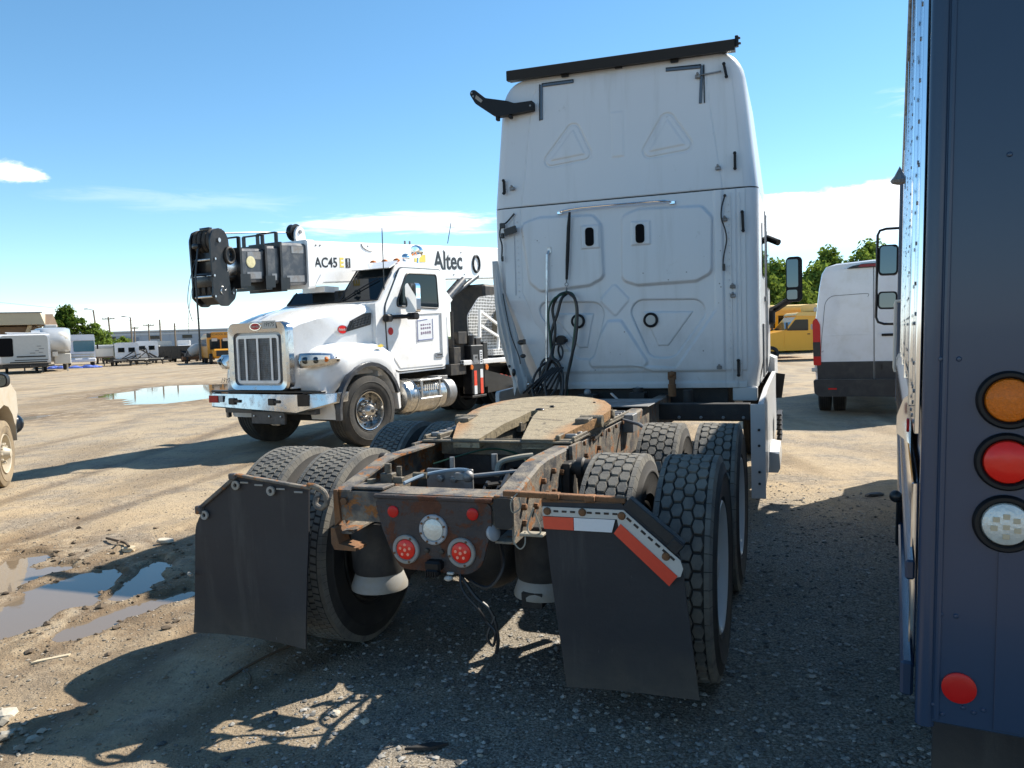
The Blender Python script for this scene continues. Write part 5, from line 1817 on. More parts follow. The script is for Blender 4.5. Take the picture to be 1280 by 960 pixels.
# bumper: flat front, swept ends
bp_pts = [(1.23, 0.78), (1.20, 0.93), (1.10, 1.02), (-0.70, 1.04), (-1.12, 0.80), (-1.19, 0.72), (-1.20, 0.50)]
ZT = 0.875


def bz(i):
    return (0.715, 0.70, 0.655, 0.585, 0.70, 0.725, 0.735)[i]


vs, fs = [], []
for i, (x, y) in enumerate(bp_pts):
    vs += [(x, y - 0.05, ZT), (x, y - 0.022, ZT - 0.01), (x, y, bz(i) + 0.02), (x, y - 0.03, bz(i)), (x * 0.985, y - 0.05, bz(i)), (x * 0.985, y - 0.05, ZT)]
# extra column under the left third so that the lower edge dips
for i in range(len(bp_pts) - 1):
    for k in range(6):
        fs.append([i * 6 + k, i * 6 + (k + 1) % 6, (i + 1) * 6 + (k + 1) % 6, (i + 1) * 6 + k])
fs += [list(range(6)), [36 + k for k in range(6)][::-1]]
bmp = obj('bumper', MB().add(vs, fs), MBC, CT, 30)
mb = MB()
for x in (0.62, -0.22):
    mb.box((x, 1.035, 0.755), (0.13, 0.05, 0.10), 0.02).box((x - 0.10, 1.035, 0.76), (0.14, 0.03, 0.045), 0.01)
mb.box((-0.80, 0.985, 0.78), (0.17, 0.02, 0.17), 0.01, rot=(0, 0, R(28)))
obj('tow_eye', mb, MBK, bmp)
obj('plate', MB().box((1.04, 1.03, 0.785), (0.20, 0.014, 0.11), 0.002), MRR, bmp)
obj('plate_label', MB().box((0.875, 1.03, 0.79), (0.09, 0.012, 0.10), 0.002), MPL, bmp)
obj('lower_shield', MB().box((0.05, 0.85, 0.50), (0.70, 0.06, 0.20), 0.01).box((0.05, 0.80, 0.60), (1.9, 0.1, 0.08)), MGR, CT)
mb = MB()
for x in (0.32, 0.0, -0.24):
    mb.bolt((x, 0.885, 0.52), (0, 1, 0), 0.016)
obj('shield_bolts', mb, MAL, CT)
obj('bumper_trim', MB().box((0.0, 0.93, 0.90), (2.3, 0.10, 0.035), 0.01), MBK, CT)

# hood: lofted sections
def hood_sec(Y, zt, wt, zs_, ws, zb, wb):
    half = [(wb, zb), (ws, zs_ - 0.25), (ws, zs_), (wt + 0.10, zt - 0.12), (wt, zt - 0.04), (wt - 0.16, zt), (0.2, zt + 0.025)]
    return [(x, Y, z) for x, z in half] + [(-x, Y, z) for x, z in half[::-1]]


secs = [hood_sec(1.00, 1.93, 0.52, 1.55, 0.60, 0.95, 0.60), hood_sec(0.85, 2.00, 0.56, 1.58, 0.63, 0.95, 0.62), hood_sec(0.55, 2.08, 0.62, 1.65, 0.70, 1.0, 0.68),
        hood_sec(0.15, 2.15, 0.70, 1.72, 0.80, 1.05, 0.76), hood_sec(-0.25, 2.20, 0.80, 1.80, 0.91, 1.1, 0.86), hood_sec(-0.52, 2.22, 0.86, 1.85, 0.98, 1.1, 0.95)]
hd = obj('hood', MB().loft(secs), MWC, CT, 50)


# fenders with wheel arch cut out
def fender(s):
    arch = []
    for i in range(13):
        a = R(-8 + 170 * i / 12)
        arch.append((AY + 0.70 * math.cos(a), 0.56 + 0.68 * math.sin(a)))
    top = [(-0.80, 1.08), (-0.78, 1.45), (-0.50, 1.57), (-0.05, 1.56), (0.35, 1.53), (0.62, 1.46), (0.82, 1.30), (0.86, 1.16), (0.84, 0.92), (0.70, 0.90)]
    n = 24

    def resample(P):
        L = [0]
        for a, b in zip(P, P[1:]):
            L.append(L[-1] + math.dist(a, b))
        out = []
        for i in range(n + 1):
            t = L[-1] * i / n
            k = min(len(P) - 2, max(j for j in range(len(P)) if L[j] <= t + 1e-9))
            f = (t - L[k]) / (L[k + 1] - L[k])
            out.append((P[k][0] + (P[k + 1][0] - P[k][0]) * f, P[k][1] + (P[k + 1][1] - P[k][1]) * f))
        return out
    A = resample([(0.70, 0.56)] + arch[1:] if False else arch)
    T = resample(top[::-1])
    mb = MB()
    rings = []
    for k in range(n + 1):
        (ay, az_), (ty, tz) = A[k], T[k]
        fr = max(0.0, (ty - 0.45) / 0.42)
        wo = 1.16 - 0.16 * min(1, fr) ** 1.6
        my, mz = ay * 0.45 + ty * 0.55, az_ * 0.45 + tz * 0.55
        win = 0.60
        rings.append([(s * (wo - 0.02), ay, az_), (s * wo, ay * 0.92 + ty * 0.08, az_ * 0.92 + tz * 0.08), (s * wo, my, mz), (s * (wo - 0.05), ay * 0.15 + ty * 0.85, az_ * 0.15 + tz * 0.85),
                      (s * (wo - 0.16), ty, tz), (s * win, ty, tz + 0.10 * (tz > 1.2)), (s * win, ay, az_)])
    mb.loft(rings, cap=True, closed=True)
    return mb, A


for s in (1, -1):
    mb, A = fender(s)
    fo = obj('front_fender', mb, MWC, CT, 50)
    mb = MB()
    rings = []
    for (y, z) in A:
        d = Vector((y - AY, z - 0.56)).normalized()
        rings.append([(s * 1.13, y, z), (s * 1.20, y - d.x * 0.01, z - d.y * 0.01), (s * 1.205, y + d.x * 0.045, z + d.y * 0.045), (s * 1.13, y + d.x * 0.07, z + d.y * 0.07)])
    mb.loft(rings)
    obj('arch_trim', mb, MGR, fo)
    # headlamp, wrapped around the front corner
    mb = MB()
    rg = []
    for (x, y, zl, zh) in ((0.70, 0.97, 1.26, 1.44), (0.78, 1.0, 1.245, 1.46), (0.90, 0.97, 1.25, 1.465), (1.02, 0.86, 1.27, 1.46), (1.11, 0.68, 1.29, 1.445), (1.14, 0.56, 1.33, 1.42)):
        c_ = (zl + zh) / 2
        rg.append([(s * (x - 0.10), y - 0.10, zl), (s * x, y - 0.02, zl), (s * (x + 0.03), y + 0.025, c_), (s * x, y - 0.02, zh), (s * (x - 0.10), y - 0.10, zh)])
    mb.loft(rg)
    hl = obj('headlight', mb, MBC, fo)
    mb = MB()
    rg = []
    for (x, y, zl, zh) in ((0.80, 1.0, 1.285, 1.43), (0.92, 0.965, 1.285, 1.435), (1.02, 0.875, 1.30, 1.43), (1.10, 0.72, 1.32, 1.42)):
        c_ = (zl + zh) / 2
        rg.append([(s * (x + 0.01), y - 0.005, zl), (s * (x + 0.035), y + 0.03, c_), (s * (x + 0.01), y - 0.005, zh)])
    mb.loft(rg, closed=False, cap=False)
    lens_ = obj('headlight_lens', mb, MCL, hl)
    mb = MB().ball((s * 0.88, 0.985, 1.36), 0.052, 8).ball((s * 1.0, 0.90, 1.36), 0.050, 8)
    obj('headlight_bulb', mb, MMI, hl)
    obj('turn_lamp', MB().ball((s * 1.085, 0.78, 1.365), 0.040, 8), MAM, hl)
    obj('headlight_slots', MB().box((s * 1.145, 0.62, 1.385), (0.02, 0.04, 0.025)).box((s * 1.145, 0.60, 1.34), (0.02, 0.04, 0.025)), MBK, hl)

# grille surround (chrome crown) and bars
outer = rrect(-0.64, 0.64, 0.93, 1.94, 0.14, 6)
inner = rrect(-0.50, 0.50, 1.00, 1.79, 0.09, 6)
n = len(outer)
vs = [(x, 0.96, z) for x, z in outer] + [(x * 0.985, 1.05, z - 0.004) for x, z in outer] + [(x * 0.93, 1.075, z * 0.985 + 0.02) for x, z in outer] + [(x, 1.06, z) for x, z in inner] + [(x, 0.99, z) for x, z in inner]
fs = []
for L in range(4):
    for i in range(n):
        j = (i + 1) % n
        fs.append([L * n + i, L * n + j, (L + 1) * n + j, (L + 1) * n + i])
gs = obj('grille_surround', MB().add(vs, fs), MBC, CT, 40)
obj('grille_mesh', MB().prism(rrect(-0.50, 0.50, 1.0, 1.79, 0.08), XZ(1.0), 0, 0.012), MGM, gs)
obj('grille_shadow_gap', MB().prism(rrect(-0.515, 0.515, 0.99, 1.80, 0.08), XZ(0.985), 0, 0.01), MBK, gs)
fr_o = rrect(-0.415, 0.45, 1.03, 1.755, 0.06)
mb = MB()
fo_, fi_ = rrect(-0.43, 0.45, 1.03, 1.75, 0.06), rrect(-0.395, 0.415, 1.075, 1.70, 0.03)
n = len(fo_)
vs = [(x, 1.035, z) for x, z in fo_] + [(x, 1.05, z) for x, z in fo_] + [(x, 1.05, z) for x, z in fi_] + [(x, 1.035, z) for x, z in fi_]
fs = []
for L in range(4):
    for i in range(n):
        j = (i + 1) % n
        M4 = (L + 1) % 4
        fs.append([L * n + i, L * n + j, M4 * n + j, M4 * n + i])
mb.add(vs, fs)
obj('grille_frame', mb, MWC, gs)
for x in (0.26, 0.01, -0.27):
    obj('grille_bar', MB().box((x, 1.043, 1.39), (0.038, 0.014, 0.64)), MWC, gs)
mb = MB()
for i in range(22):
    mb.box((0.01, 1.018, 1.06 + i * 0.031), (0.84, 0.01, 0.010), 0.002)
for i in range(30):
    mb.box((-0.40 + i * 0.028, 1.020, 1.39), (0.006, 0.01, 0.66), 0.001)
obj('grille_lattice', mb, MST, gs)
obj('surround_slot', MB().box((0.30, 1.055, 0.965), (0.20, 0.01, 0.022)).box((-0.05, 1.055, 0.965), (0.30, 0.01, 0.022)), MPL, gs)


def badge(parent, c, xd, zd, nd, w, h, size):
    c, xd, nd = Vector(c), Vector(xd), Vector(nd)
    P = [(math.cos(2 * math.pi * i / 28), math.sin(2 * math.pi * i / 28)) for i in range(28)]
    f = lambda k, off: (lambda a, b, t: tuple(c + xd * (a * w * k) + Vector((0, 0, 1)) * (b * h * k) + nd * (t + off)))
    b_ = obj('oval_badge', MB().prism(P, f(1.0, 0.0), 0, 0.010), MCH, parent)
    obj('badge_red', MB().prism(P, f(0.88, 0.009), 0, 0.004), MRR, b_)
    text('badge_lettering', 'Peterbilt', size, MPL, b_, tuple(c + nd * 0.015), tuple(xd), (0, 0, 1), 0.001, 0.3, bold=0.0)


badge(gs, (0.0, 1.07, 1.875), (-1, 0, 0), None, (0, 1, 0), 0.115, 0.055, 0.058)
lb_ = obj('paper_label', MB().box((-0.28, 1.078, 1.895), (0.28, 0.008, 0.115), 0.002), MPL, gs)
text('label_lettering', '19Y75', 0.085, MBK, lb_, (-0.28, 1.083, 1.895), (-1, 0, 0), (0, 0, 1), 0.001, 0.2)
text('handwriting', '19Y75', 0.10, MBK, CT, (0.93, 0.862, 1.06), (-1, 0, 0), (0, 0, 1), 0.001, 0.4)
# hood ornament, side vent, badge
obj('hood_ornament', MB().prism([(0.62, 2.06), (0.92, 2.03), (0.86, 2.06), (0.60, 2.13)], YZ(0.0), -0.012, 0.012), MCH, hd)
for s in (-1, 1):
    sd = obj('hood_vent', MB().prism(rpoly([(0.05, 1.76), (-0.40, 1.87), (-0.42, 2.06), (-0.30, 2.05), (-0.06, 1.94)], 0.02), lambda a, b, t: (s * (0.845 + t - 0.275 * a), a, b), -0.03, 0.012), MBK, hd)
    mb = MB()
    for i in range(7):
        y = -0.36 + i * 0.06
        mb.bar((s * (0.862 - 0.275 * (y + 0.03)), y + 0.03, 1.83 - 0.14 * (y + 0.1)), (s * (0.862 - 0.275 * (y - 0.03)), y - 0.03, 1.95 - 0.25 * (y + 0.06)), 0.012, 0.010)
    for i in range(4):
        mb.bar((s * (0.862 + 0.275 * 0.08), -0.08, 1.83 + i * 0.035), (s * (0.862 + 0.275 * 0.38), -0.38, 1.90 + i * 0.042), 0.010, 0.010)
    obj('vent_slats', mb, MGR, sd)
badge(hd, (-0.826, 0.12, 1.80), (0, -1, 0), None, (-1, 0, 0), 0.115, 0.07, 0.055)

# cab
CP = [(-0.45, 1.05), (-0.45, 2.20), (-0.60, 2.26), (-1.12, 2.86), (-1.40, 2.95), (-2.35, 2.93), (-2.45, 2.85), (-2.47, 1.08)]


def cabring(x, k):
    return [(x, y, z - k * (z > 2.8) * 0.08) for y, z in CP]


LOW = [(-0.45, 1.05), (-0.45, 2.20), (-0.60, 2.26), (-0.78, 2.46), (-0.95, 2.50), (-2.40, 2.50), (-2.46, 2.44), (-2.47, 1.08)]
ccab = obj('cab', MB().loft([[(x, y, z) for y, z in LOW] for x in (-0.2, 0.7, 0.98, 1.03)]), MWC, CT, 40)
obj('driver_cabin', MB().loft([cabring(-1.03, 1), cabring(-0.98, 0.3), cabring(-0.75, 0), cabring(-0.30, 0), cabring(-0.19, 0.2), cabring(-0.16, 0.6)]), MWC, ccab, 40)
obj('windshield', MB().add([(-0.97, -0.565, 2.275), (-0.20, -0.565, 2.275), (-0.22, -1.085, 2.85), (-0.93, -1.085, 2.85)], [(0, 1, 2, 3)]).add([(-0.97, -0.585, 2.255), (-0.20, -0.585, 2.255), (-0.22, -1.105, 2.83), (-0.93, -1.105, 2.83)], [(3, 2, 1, 0)]), MGL, ccab)
obj('windshield', MB().add([(-0.17, -0.572, 2.265), (0.97, -0.572, 2.265), (0.95, -0.765, 2.468), (-0.17, -0.765, 2.468)], [(0, 1, 2, 3)]).add([(-0.17, -0.59, 2.25), (0.97, -0.59, 2.25), (0.95, -0.78, 2.45), (-0.17, -0.78, 2.45)], [(3, 2, 1, 0)]), MGL, ccab)
mb = MB()
for (a, b) in (((-0.98, -0.57, 2.27), (-0.94, -1.09, 2.86)), ((0.98, -0.57, 2.27), (0.96, -0.78, 2.48)), ((-0.98, -0.56, 2.265), (0.98, -0.56, 2.265)), ((-0.94, -1.09, 2.865), (-0.19, -1.09, 2.865)), ((-0.18, -0.56, 2.27), (-0.20, -1.085, 2.86))):
    mb.tube([a, b], 0.014, 6)
mb.tube(spline([(-0.25, -0.555, 2.28), (-0.5, -0.70, 2.46), (-0.8, -0.85, 2.63)]), 0.010, 6)
obj('windshield_seal', mb, MBK, ccab)
obj('sun_visor', MB().prism([(-1.05, 2.85), (-0.92, 2.79), (-0.90, 2.80), (-1.15, 2.93)], lambda a, b, t: (t, a, b), -0.98, -0.18), MWC, ccab)
mb = MB()
for x in (-0.85, -0.6, -0.35):
    mb.ball((x, -1.28, 2.95), 0.05, 6, (1.3, 1, 0.7))
obj('roof_lamp', mb, MAM, ccab)
for s in (-1, 1):
    X = s * 1.035
    if s > 0:
        dr = obj('door', MB().prism(rpoly([(-0.72, 1.22), (-0.68, 2.17), (-0.82, 2.42), (-2.28, 2.42), (-2.33, 1.12), (-0.95, 1.10)], 0.08, 4), YZ(X), -0.005, 0.018), MWC, CT, 30)
        obj('door_handle', MB().box((X + 0.025 * s, -2.12, 1.33), (0.03, 0.24, 0.09), 0.012), MCH, dr)
    else:
        dr = obj('door', MB().prism(rpoly([(-0.72, 1.22), (-0.68, 2.17), (-1.10, 2.80), (-2.28, 2.83), (-2.33, 1.12), (-0.95, 1.10)], 0.08, 4), YZ(X), 0.005, -0.018), MWC, CT, 30)
    if s < 0:
        obj('door_gap', MB().prism(rpoly([(-0.705, 1.205), (-0.665, 2.17), (-1.09, 2.815), (-2.295, 2.845), (-2.345, 1.105), (-0.95, 1.085)], 0.08, 4), YZ(X), -0.012 * s, 0.004 * s), MBK, dr)
        obj('door_window', MB().prism(rpoly([(-0.98, 2.17), (-0.98, 2.25), (-1.26, 2.72), (-2.12, 2.74), (-2.16, 2.15)], 0.07, 4), YZ(X), 0.012 * s, 0.024 * s), MGL, dr)
        mb = MB()
        P = rpoly([(-0.98, 2.17), (-0.98, 2.25), (-1.26, 2.72), (-2.12, 2.74), (-2.16, 2.15)], 0.07, 4)
        mb.tube([(X + 0.02 * s, a, b) for a, b in P], 0.016, 6, closed=True)
        obj('window_seal', mb, MBK, dr)
        obj('door_handle', MB().box((X + 0.025 * s, -2.12, 1.33), (0.03, 0.24, 0.09), 0.012), MCH, dr)
        obj('handle_recess', MB().box((X + 0.022 * s, -2.12, 1.335), (0.04, 0.16, 0.03), 0.004), MBK, dr)
        mb = MB().prism(rpoly([(-0.82, 1.45), (-1.05, 1.22), (-2.25, 1.20), (-2.25, 1.16), (-1.0, 1.15), (-0.76, 1.42)], 0.02), YZ(X + 0.017 * s), 0, 0.012 * s)
        mb.bar((X + 0.02 * s, -2.22, 1.30), (X + 0.02 * s, -2.22, 2.08), 0.02, 0.05, (1, 0, 0))
        mb.bar((X + 0.02 * s, -0.85, 2.02), (X + 0.02 * s, -2.2, 2.08), 0.02, 0.03, (1, 0, 0))
        obj('door_pressing', mb, MWC, dr)
        mb = MB().cyl((X + 0.02 * s, -0.78, 1.76), (X + 0.028 * s, -0.78, 1.76), 0.062, n=20)
        obj('round_sticker', mb, MRR, dr)
    # mirrors
    mir = obj('mirror', MB().prism(rrect(-1.36, -1.22, 0, 0.62, 0.05) if False else rrect(s * 1.24 - 0.11, s * 1.24 + 0.11, 2.06, 2.54, 0.05), XZ(-1.18), -0.05, 0.07), MCH, CT)
    obj('mirror_arm', MB().tube(spline([(s * 1.04, -0.70, 1.98), (s * 1.14, -0.90, 1.99), (s * 1.24, -1.12, 2.00)]), 0.035, 8).box((s * 1.09, -0.68, 1.97), (0.12, 0.16, 0.12), 0.03).box((s * 1.24, -1.15, 2.0), (0.16, 0.18, 0.11), 0.03), MBP, mir)
    # steps and tank
    tk = obj('fuel_tank', MB().lathe([(0, -0.02), (0.24, -0.015), (0.285, 0.03), (0.29, 0.06), (0.29, 1.05), (0.285, 1.08), (0.24, 1.12), (0, 1.125)], (s * 0.96, -0.98, 0.66), (0, -1, 0), 32), MPB, CT)
    mb = MB()
    for y in (-1.22, -1.86):
        mb.ring((s * 0.96, y, 0.66), (0, 1, 0), 0.295, 0.012, 32, 6)
    mb.box((s * 1.18, -1.55, 0.93), (0.20, 0.62, 0.03), 0.006).box((s * 1.25, -1.55, 0.62), (0.06, 0.62, 0.03), 0.006)
    mb.box((s * 1.255, -1.30, 0.78), (0.02, 0.05, 0.34)).box((s * 1.255, -1.82, 0.78), (0.02, 0.05, 0.34))
    obj('tank_step', mb, MAL, tk)
    mb = MB()
    for i in range(7):
        mb.box((s * 1.262, -1.38 - i * 0.06, 0.80), (0.012, 0.03, 0.10))
    obj('step_slots', mb, MPL, tk)
    obj('tank_end', MB().lathe([(0, 0), (0.24, 0.0), (0.27, 0.03), (0.27, 0.25), (0.24, 0.28), (0, 0.28)], (s * 0.97, -2.14, 0.66), (0, -1, 0), 28).box((s * 1.08, -2.0, 0.94), (0.25, 0.3, 0.06)), MST, CT)
    obj('fender_flap', MB().prism([(-0.70, 1.10), (-0.82, 1.08), (-0.84, 0.52), (-0.80, 0.50)], YZ(s * 1.0), 0, s * 0.16), MWC, CT)
# left door sign
sg = obj('door_sign', MB().prism([(-1.52, 1.58), (-1.52, 1.94), (-1.98, 1.97), (-1.96, 1.60)], YZ(-1.058), -0.004, 0.002), MTW, CT)
mb = MB()
for (a, b) in (((-1.50, 1.57), (-1.50, 1.96)), ((-1.95, 1.62), (-1.95, 1.97)), ((-1.52, 1.60), (-1.95, 1.62)), ((-1.52, 1.93), (-1.80, 1.96))):
    mb.bar((-1.064, a[0], a[1]), (-1.064, b[0], b[1]), 0.014, 0.006, (1, 0, 0))
obj('sign_border', mb, mat('sign_blue', (0.10, 0.13, 0.30), 0.5), sg)
mb = MB()
rn = random.Random(2)
for j, z in enumerate((1.86, 1.80, 1.72)):
    for i in range(5):
        y = -1.62 - i * 0.062
        mb.box((-1.064, y, z + 0.004 * i), (0.004, 0.038, (0.022, 0.03, 0.045)[j] * rn.uniform(.7, 1.2)), 0.001)
obj('sign_print', mb, mat('sign_print_ink', (0.20, 0.14, 0.22), 0.6), sg)
obj('yellow_marker', MB().prism([(-0.28, 1.53), (-0.40, 1.56), (-0.46, 1.53), (-0.38, 1.50)], YZ(-1.155), -0.01, 0.004), MYL, CT)
# antennas, horn, work lamp on the roof
obj('antenna', MB().tube([(-0.98, -0.75, 2.0), (-0.98, -0.76, 3.42)], 0.008, 6), MBK, CT)
obj('antenna', MB().tube([(0.0, -4.1, 3.55), (0.0, -4.25, 3.98)], 0.008, 6), MBK, CT)
obj('roof_beacon', MB().ball((-0.78, -1.62, 3.02), 0.075, 8).cyl((-0.78, -1.62, 2.90), (-0.78, -1.62, 3.0), 0.05), MCH, CT)
obj('roof_spotlight', MB().lathe([(0, 0), (0.09, 0.01), (0.115, 0.05), (0.105, 0.12), (0.05, 0.17), (0, 0.18)], (-0.72, -1.98, 3.16), (0.2, -1, 0.1), 20).bar((-0.72, -2.05, 2.92), (-0.72, -2.08, 3.10), 0.03, 0.03), MCH, CT)

# ---------------- boom
SL = 0.0635


def bpt(x, y, z):      # z measured in the boom's own frame, rising rearwards
    return (x, y, z - (y - 0.05) * SL)


def boom_box(y0, y1, hw, z0, z1, ch=0.05):
    sec = [(-hw + ch, z0), (hw - ch, z0), (hw, z0 + ch), (hw, z1 - ch), (hw - ch, z1), (-hw + ch, z1), (-hw, z1 - ch), (-hw, z0 + ch)]
    return MB().loft([[bpt(x, y, z) for x, z in sec] for y in (y0, y1)])


bm_ = obj('boom', boom_box(0.26, -10.5, 0.35, 2.52, 3.20, 0.02), MWC, CT, 30)
obj('boom_collar', boom_box(0.30, 0.14, 0.362, 2.44, 3.215, 0.03), MWC, bm_)
secs_ = [(0.30, 0.86, 0.325, 2.50, 3.155), (0.86, 1.14, 0.30, 2.535, 3.105), (1.14, 1.60, 0.275, 2.565, 3.06)]
for i, (y0, y1, hw, z0, z1) in enumerate(secs_):
    sc_ = obj('boom_section', boom_box(y0 - 0.2, y1, hw, z0, z1, 0.04), MGR, CT, 30)
    mb = MB()
    mb.loft([[bpt(x, y, z) for x, z in ((-hw - .02, z0 - .09), (hw + .02, z0 - .09), (hw + .02, z0 + 0.02), (-hw - .02, z0 + 0.02))] for y in (y1 - 0.10, y1 + 0.02)])
    mb.loft([[bpt(x, y, z) for x, z in ((-hw - .012, z0), (hw + .012, z0), (hw + .012, z1 + .012), (-hw - .012, z1 + .012))] for y in (y1 - 0.035, y1 + 0.005)])
    mb.loft([[bpt(x, y, z) for x, z in ((-hw - .03, z0 - .06), (-hw + .02, z0 - .06), (-hw + .02, z0 + 0.12), (-hw - .03, z0 + 0.12))] for y in (y1 - 0.16, y1 + 0.03)])
    obj('wear_collar', mb, MBK, sc_)
    # rope guide hoop on top
    mb = MB()
    for y in (y1 - 0.06,):
        a, b = bpt(-0.20, y, z1), bpt(0.20, y, z1)
        h = 0.17
        mb.bar(a, (a[0], a[1], a[2] + h), 0.06, 0.03, (0, 1, 0)).bar(b, (b[0], b[1], b[2] + h), 0.06, 0.03, (0, 1, 0)).bar((a[0], a[1], a[2] + h), (b[0], b[1], b[2] + h), 0.05, 0.02)
    obj('rope_guide', mb, MBK, sc_)
    mb = MB()
    mb.loft([[bpt(x, y, z) for x, z in ((-hw - .006, z0 + .05), (-hw - .004, z0 + .05), (-hw - .004, z0 + .15), (-hw - .006, z0 + .15))] for y in (y0 + 0.06, y1 - 0.12)])
    if i != 1:
        mb.loft([[bpt(x, y, z) for x, z in ((-hw - .006, z1 - .16), (-hw - .004, z1 - .16), (-hw - .004, z1 - .05), (-hw - .006, z1 - .05))] for y in (y0 + 0.06, y0 + 0.32)])
    obj('shiny_patch', mb, MST, sc_)
y_, z_ = 1.45, 2.80
obj('round_decal', MB().disc(bpt(-0.277, y_ - 0.05, z_ + 0.06), (-1, 0, 0), 0.085, 0.006, 24), mat('decal_cream', (0.62, 0.56, 0.32), 0.5, 0, 0.35, 25), CT)
# exposed inner tube and head
obj('boom_tip_tube', MB().tube([bpt(0, 1.5, 2.80), bpt(0, 1.86, 2.80)], 0.225, 28).tube([bpt(0, 1.66, 2.80), bpt(0, 1.80, 2.80)], [0.23, 0.24], 28), MAL, CT)
obj('boom_tip_box', boom_box(1.5, 1.90, 0.19, 2.60, 3.0, 0.04), MDK, CT)


def hm(m_):
    m_.v = [(x, 1.64 + (y - 1.87) * 0.58, 2.12 + (z - 1.88) * 0.79) for x, y, z in m_.v]
    return m_


hdp = MB()
HX = 0.21
head = rpoly([(2.42, 3.10), (2.52, 3.22), (2.70, 3.26), (2.88, 3.20), (2.96, 3.05), (2.93, 2.20), (2.96, 2.03), (2.90, 1.98), (2.70, 1.86), (2.50, 1.86), (2.28, 2.0), (2.22, 2.15), (2.30, 2.22), (2.40, 2.12), (2.45, 2.45), (2.40, 2.60), (2.40, 2.98)], 0.04)
for s in (-1, 1):
    hdp.prism(head, lambda a, b, t: (s * HX + t, a - 0.35, b + 0.02), -0.016, 0.016)
hd_ = obj('boom_head', hm(hdp), MBK, CT)
mb = MB()
for x in (-0.14, -0.05, 0.05, 0.14):
    mb.lathe([(0.03, -0.035), (0.19, -0.035), (0.215, -0.028), (0.185, 0.0), (0.215, 0.028), (0.19, 0.035), (0.03, 0.035)], (x, 2.36, 3.06), (1, 0, 0), 28)
for x in (-0.12, 0.0, 0.12):
    mb.lathe([(0.03, -0.035), (0.15, -0.03), (0.13, 0.0), (0.15, 0.03), (0.03, 0.035)], (x, 2.42, 2.18), (1, 0, 0), 24)
obj('sheave', hm(mb), MDK, hd_)
mb = MB().cyl((-0.25, 2.36, 3.06), (0.25, 2.36, 3.06), 0.04, n=14)
for y, z in ((2.55, 2.42), (2.55, 2.05), (2.0, 2.12), (2.50, 2.72)):
    mb.cyl((-0.245, y, z), (0.245, y, z), 0.022, n=10)
obj('head_pin', hm(mb), MAL, hd_)
mb = MB().box((0, 2.30, 2.72), (0.40, 0.20, 0.62)).box((0, 2.48, 2.35), (0.38, 0.18, 0.25)).cyl((-0.15, 2.15, 3.26), (0.15, 2.15, 3.26), 0.03).box((0.0, 2.40, 3.27), (0.2, 0.1, 0.06))
obj('head_core', hm(mb), MBK, hd_)
mb = MB().ring((-0.235, 2.06, 2.80), (1, 0, 0), 0.14, 0.03, 28, 8)
obj('head_ring', hm(mb), MDK, hd_)
hb = obj('hook_block', hm(MB().prism(rpoly([(2.16, 2.36), (2.48, 2.38), (2.52, 2.05), (2.30, 1.90), (2.02, 2.0), (1.90, 2.12), (2.0, 2.24)], 0.05), YZ(0), -0.13, 0.13).ball((-0.15, 2.26, 2.16), 0.10, 8, (0.6, 1, 1.1))), MDK, CT)
mb = MB()
rn = random.Random(8)
for i in range(9):
    mb.box((-0.18 - 0.03 * rn.random(), 2.26 + rn.uniform(-0.12, 0.12), 2.12 + rn.uniform(-0.16, 0.16)), (0.05, 0.07, 0.06), 0.015, rot=(rn.uniform(0, 1), rn.uniform(0, 1), 0))
mb.ring((-0.21, 2.30, 2.15), (1, 0.2, 0), 0.06, 0.018, 18, 6)
mb.ring((-0.18, 2.24, 1.96), (1, 0.2, 0), 0.03, 0.010, 14, 6)
obj('hook_fittings', hm(mb), MAL, hb)
# whip line with its guide, hanging off the nose
mb = MB().box((0.0, 2.70, 2.95), (0.12, 0.14, 0.09), 0.02).bar((0.0, 2.58, 2.95), (0.0, 2.72, 2.95), 0.05, 0.05).tube([(-0.1, 2.6, 2.42), (-0.06, 2.86, 2.42)], 0.012, 6)
obj('rope_anchor', hm(mb), MBK, CT)
mb = MB().tube(spline([(-0.04, 2.72, 2.92), (-0.05, 2.78, 2.70), (-0.05, 2.84, 2.40), (-0.06, 2.85, 2.0), (-0.06, 2.84, 1.5), (-0.06, 2.84, 1.0)]), [0.016] * 31, 8)
mb.tube(spline([(-0.02, 2.74, 2.75), (0.06, 2.86, 2.35), (0.10, 2.90, 1.95), (0.04, 2.88, 1.62)]), 0.006, 6)
mb.tube(spline([(-0.02, 2.76, 2.6), (-0.02, 2.92, 2.2), (0.05, 2.95, 1.8), (0.08, 2.95, 1.4)]), 0.004, 6)
mb.cyl((-0.06, 2.84, 0.93), (-0.06, 2.84, 1.3), 0.022, n=10)
obj('whip_line', hm(mb), MHS, CT)
mb = MB().tube([bpt(0.05, 0.30, 3.36), bpt(0.02, 1.0, 3.335), bpt(0.0, 1.6, 3.30), (0.0, 1.93, 3.22)], 0.012, 6)
obj('hoist_rope', mb, MHS, CT)
sp_ = obj('rope_pulley', MB().prism(rpoly([(0.06, 3.18), (0.30, 3.18), (0.30, 3.36), (0.20, 3.46), (0.10, 3.40)], 0.06), YZ(-0.10), -0.02, 0.02), MWC, CT)
obj('pulley_wheel', MB().lathe([(0.02, -0.05), (0.135, -0.05), (0.11, 0), (0.135, 0.05), (0.02, 0.05)], (0.0, 0.20, 3.35), (1, 0, 0), 24), MBK, sp_)
obj('pulley_pin', MB().cyl((-0.14, 0.20, 3.35), (-0.11, 0.20, 3.35), 0.03), MST, sp_)

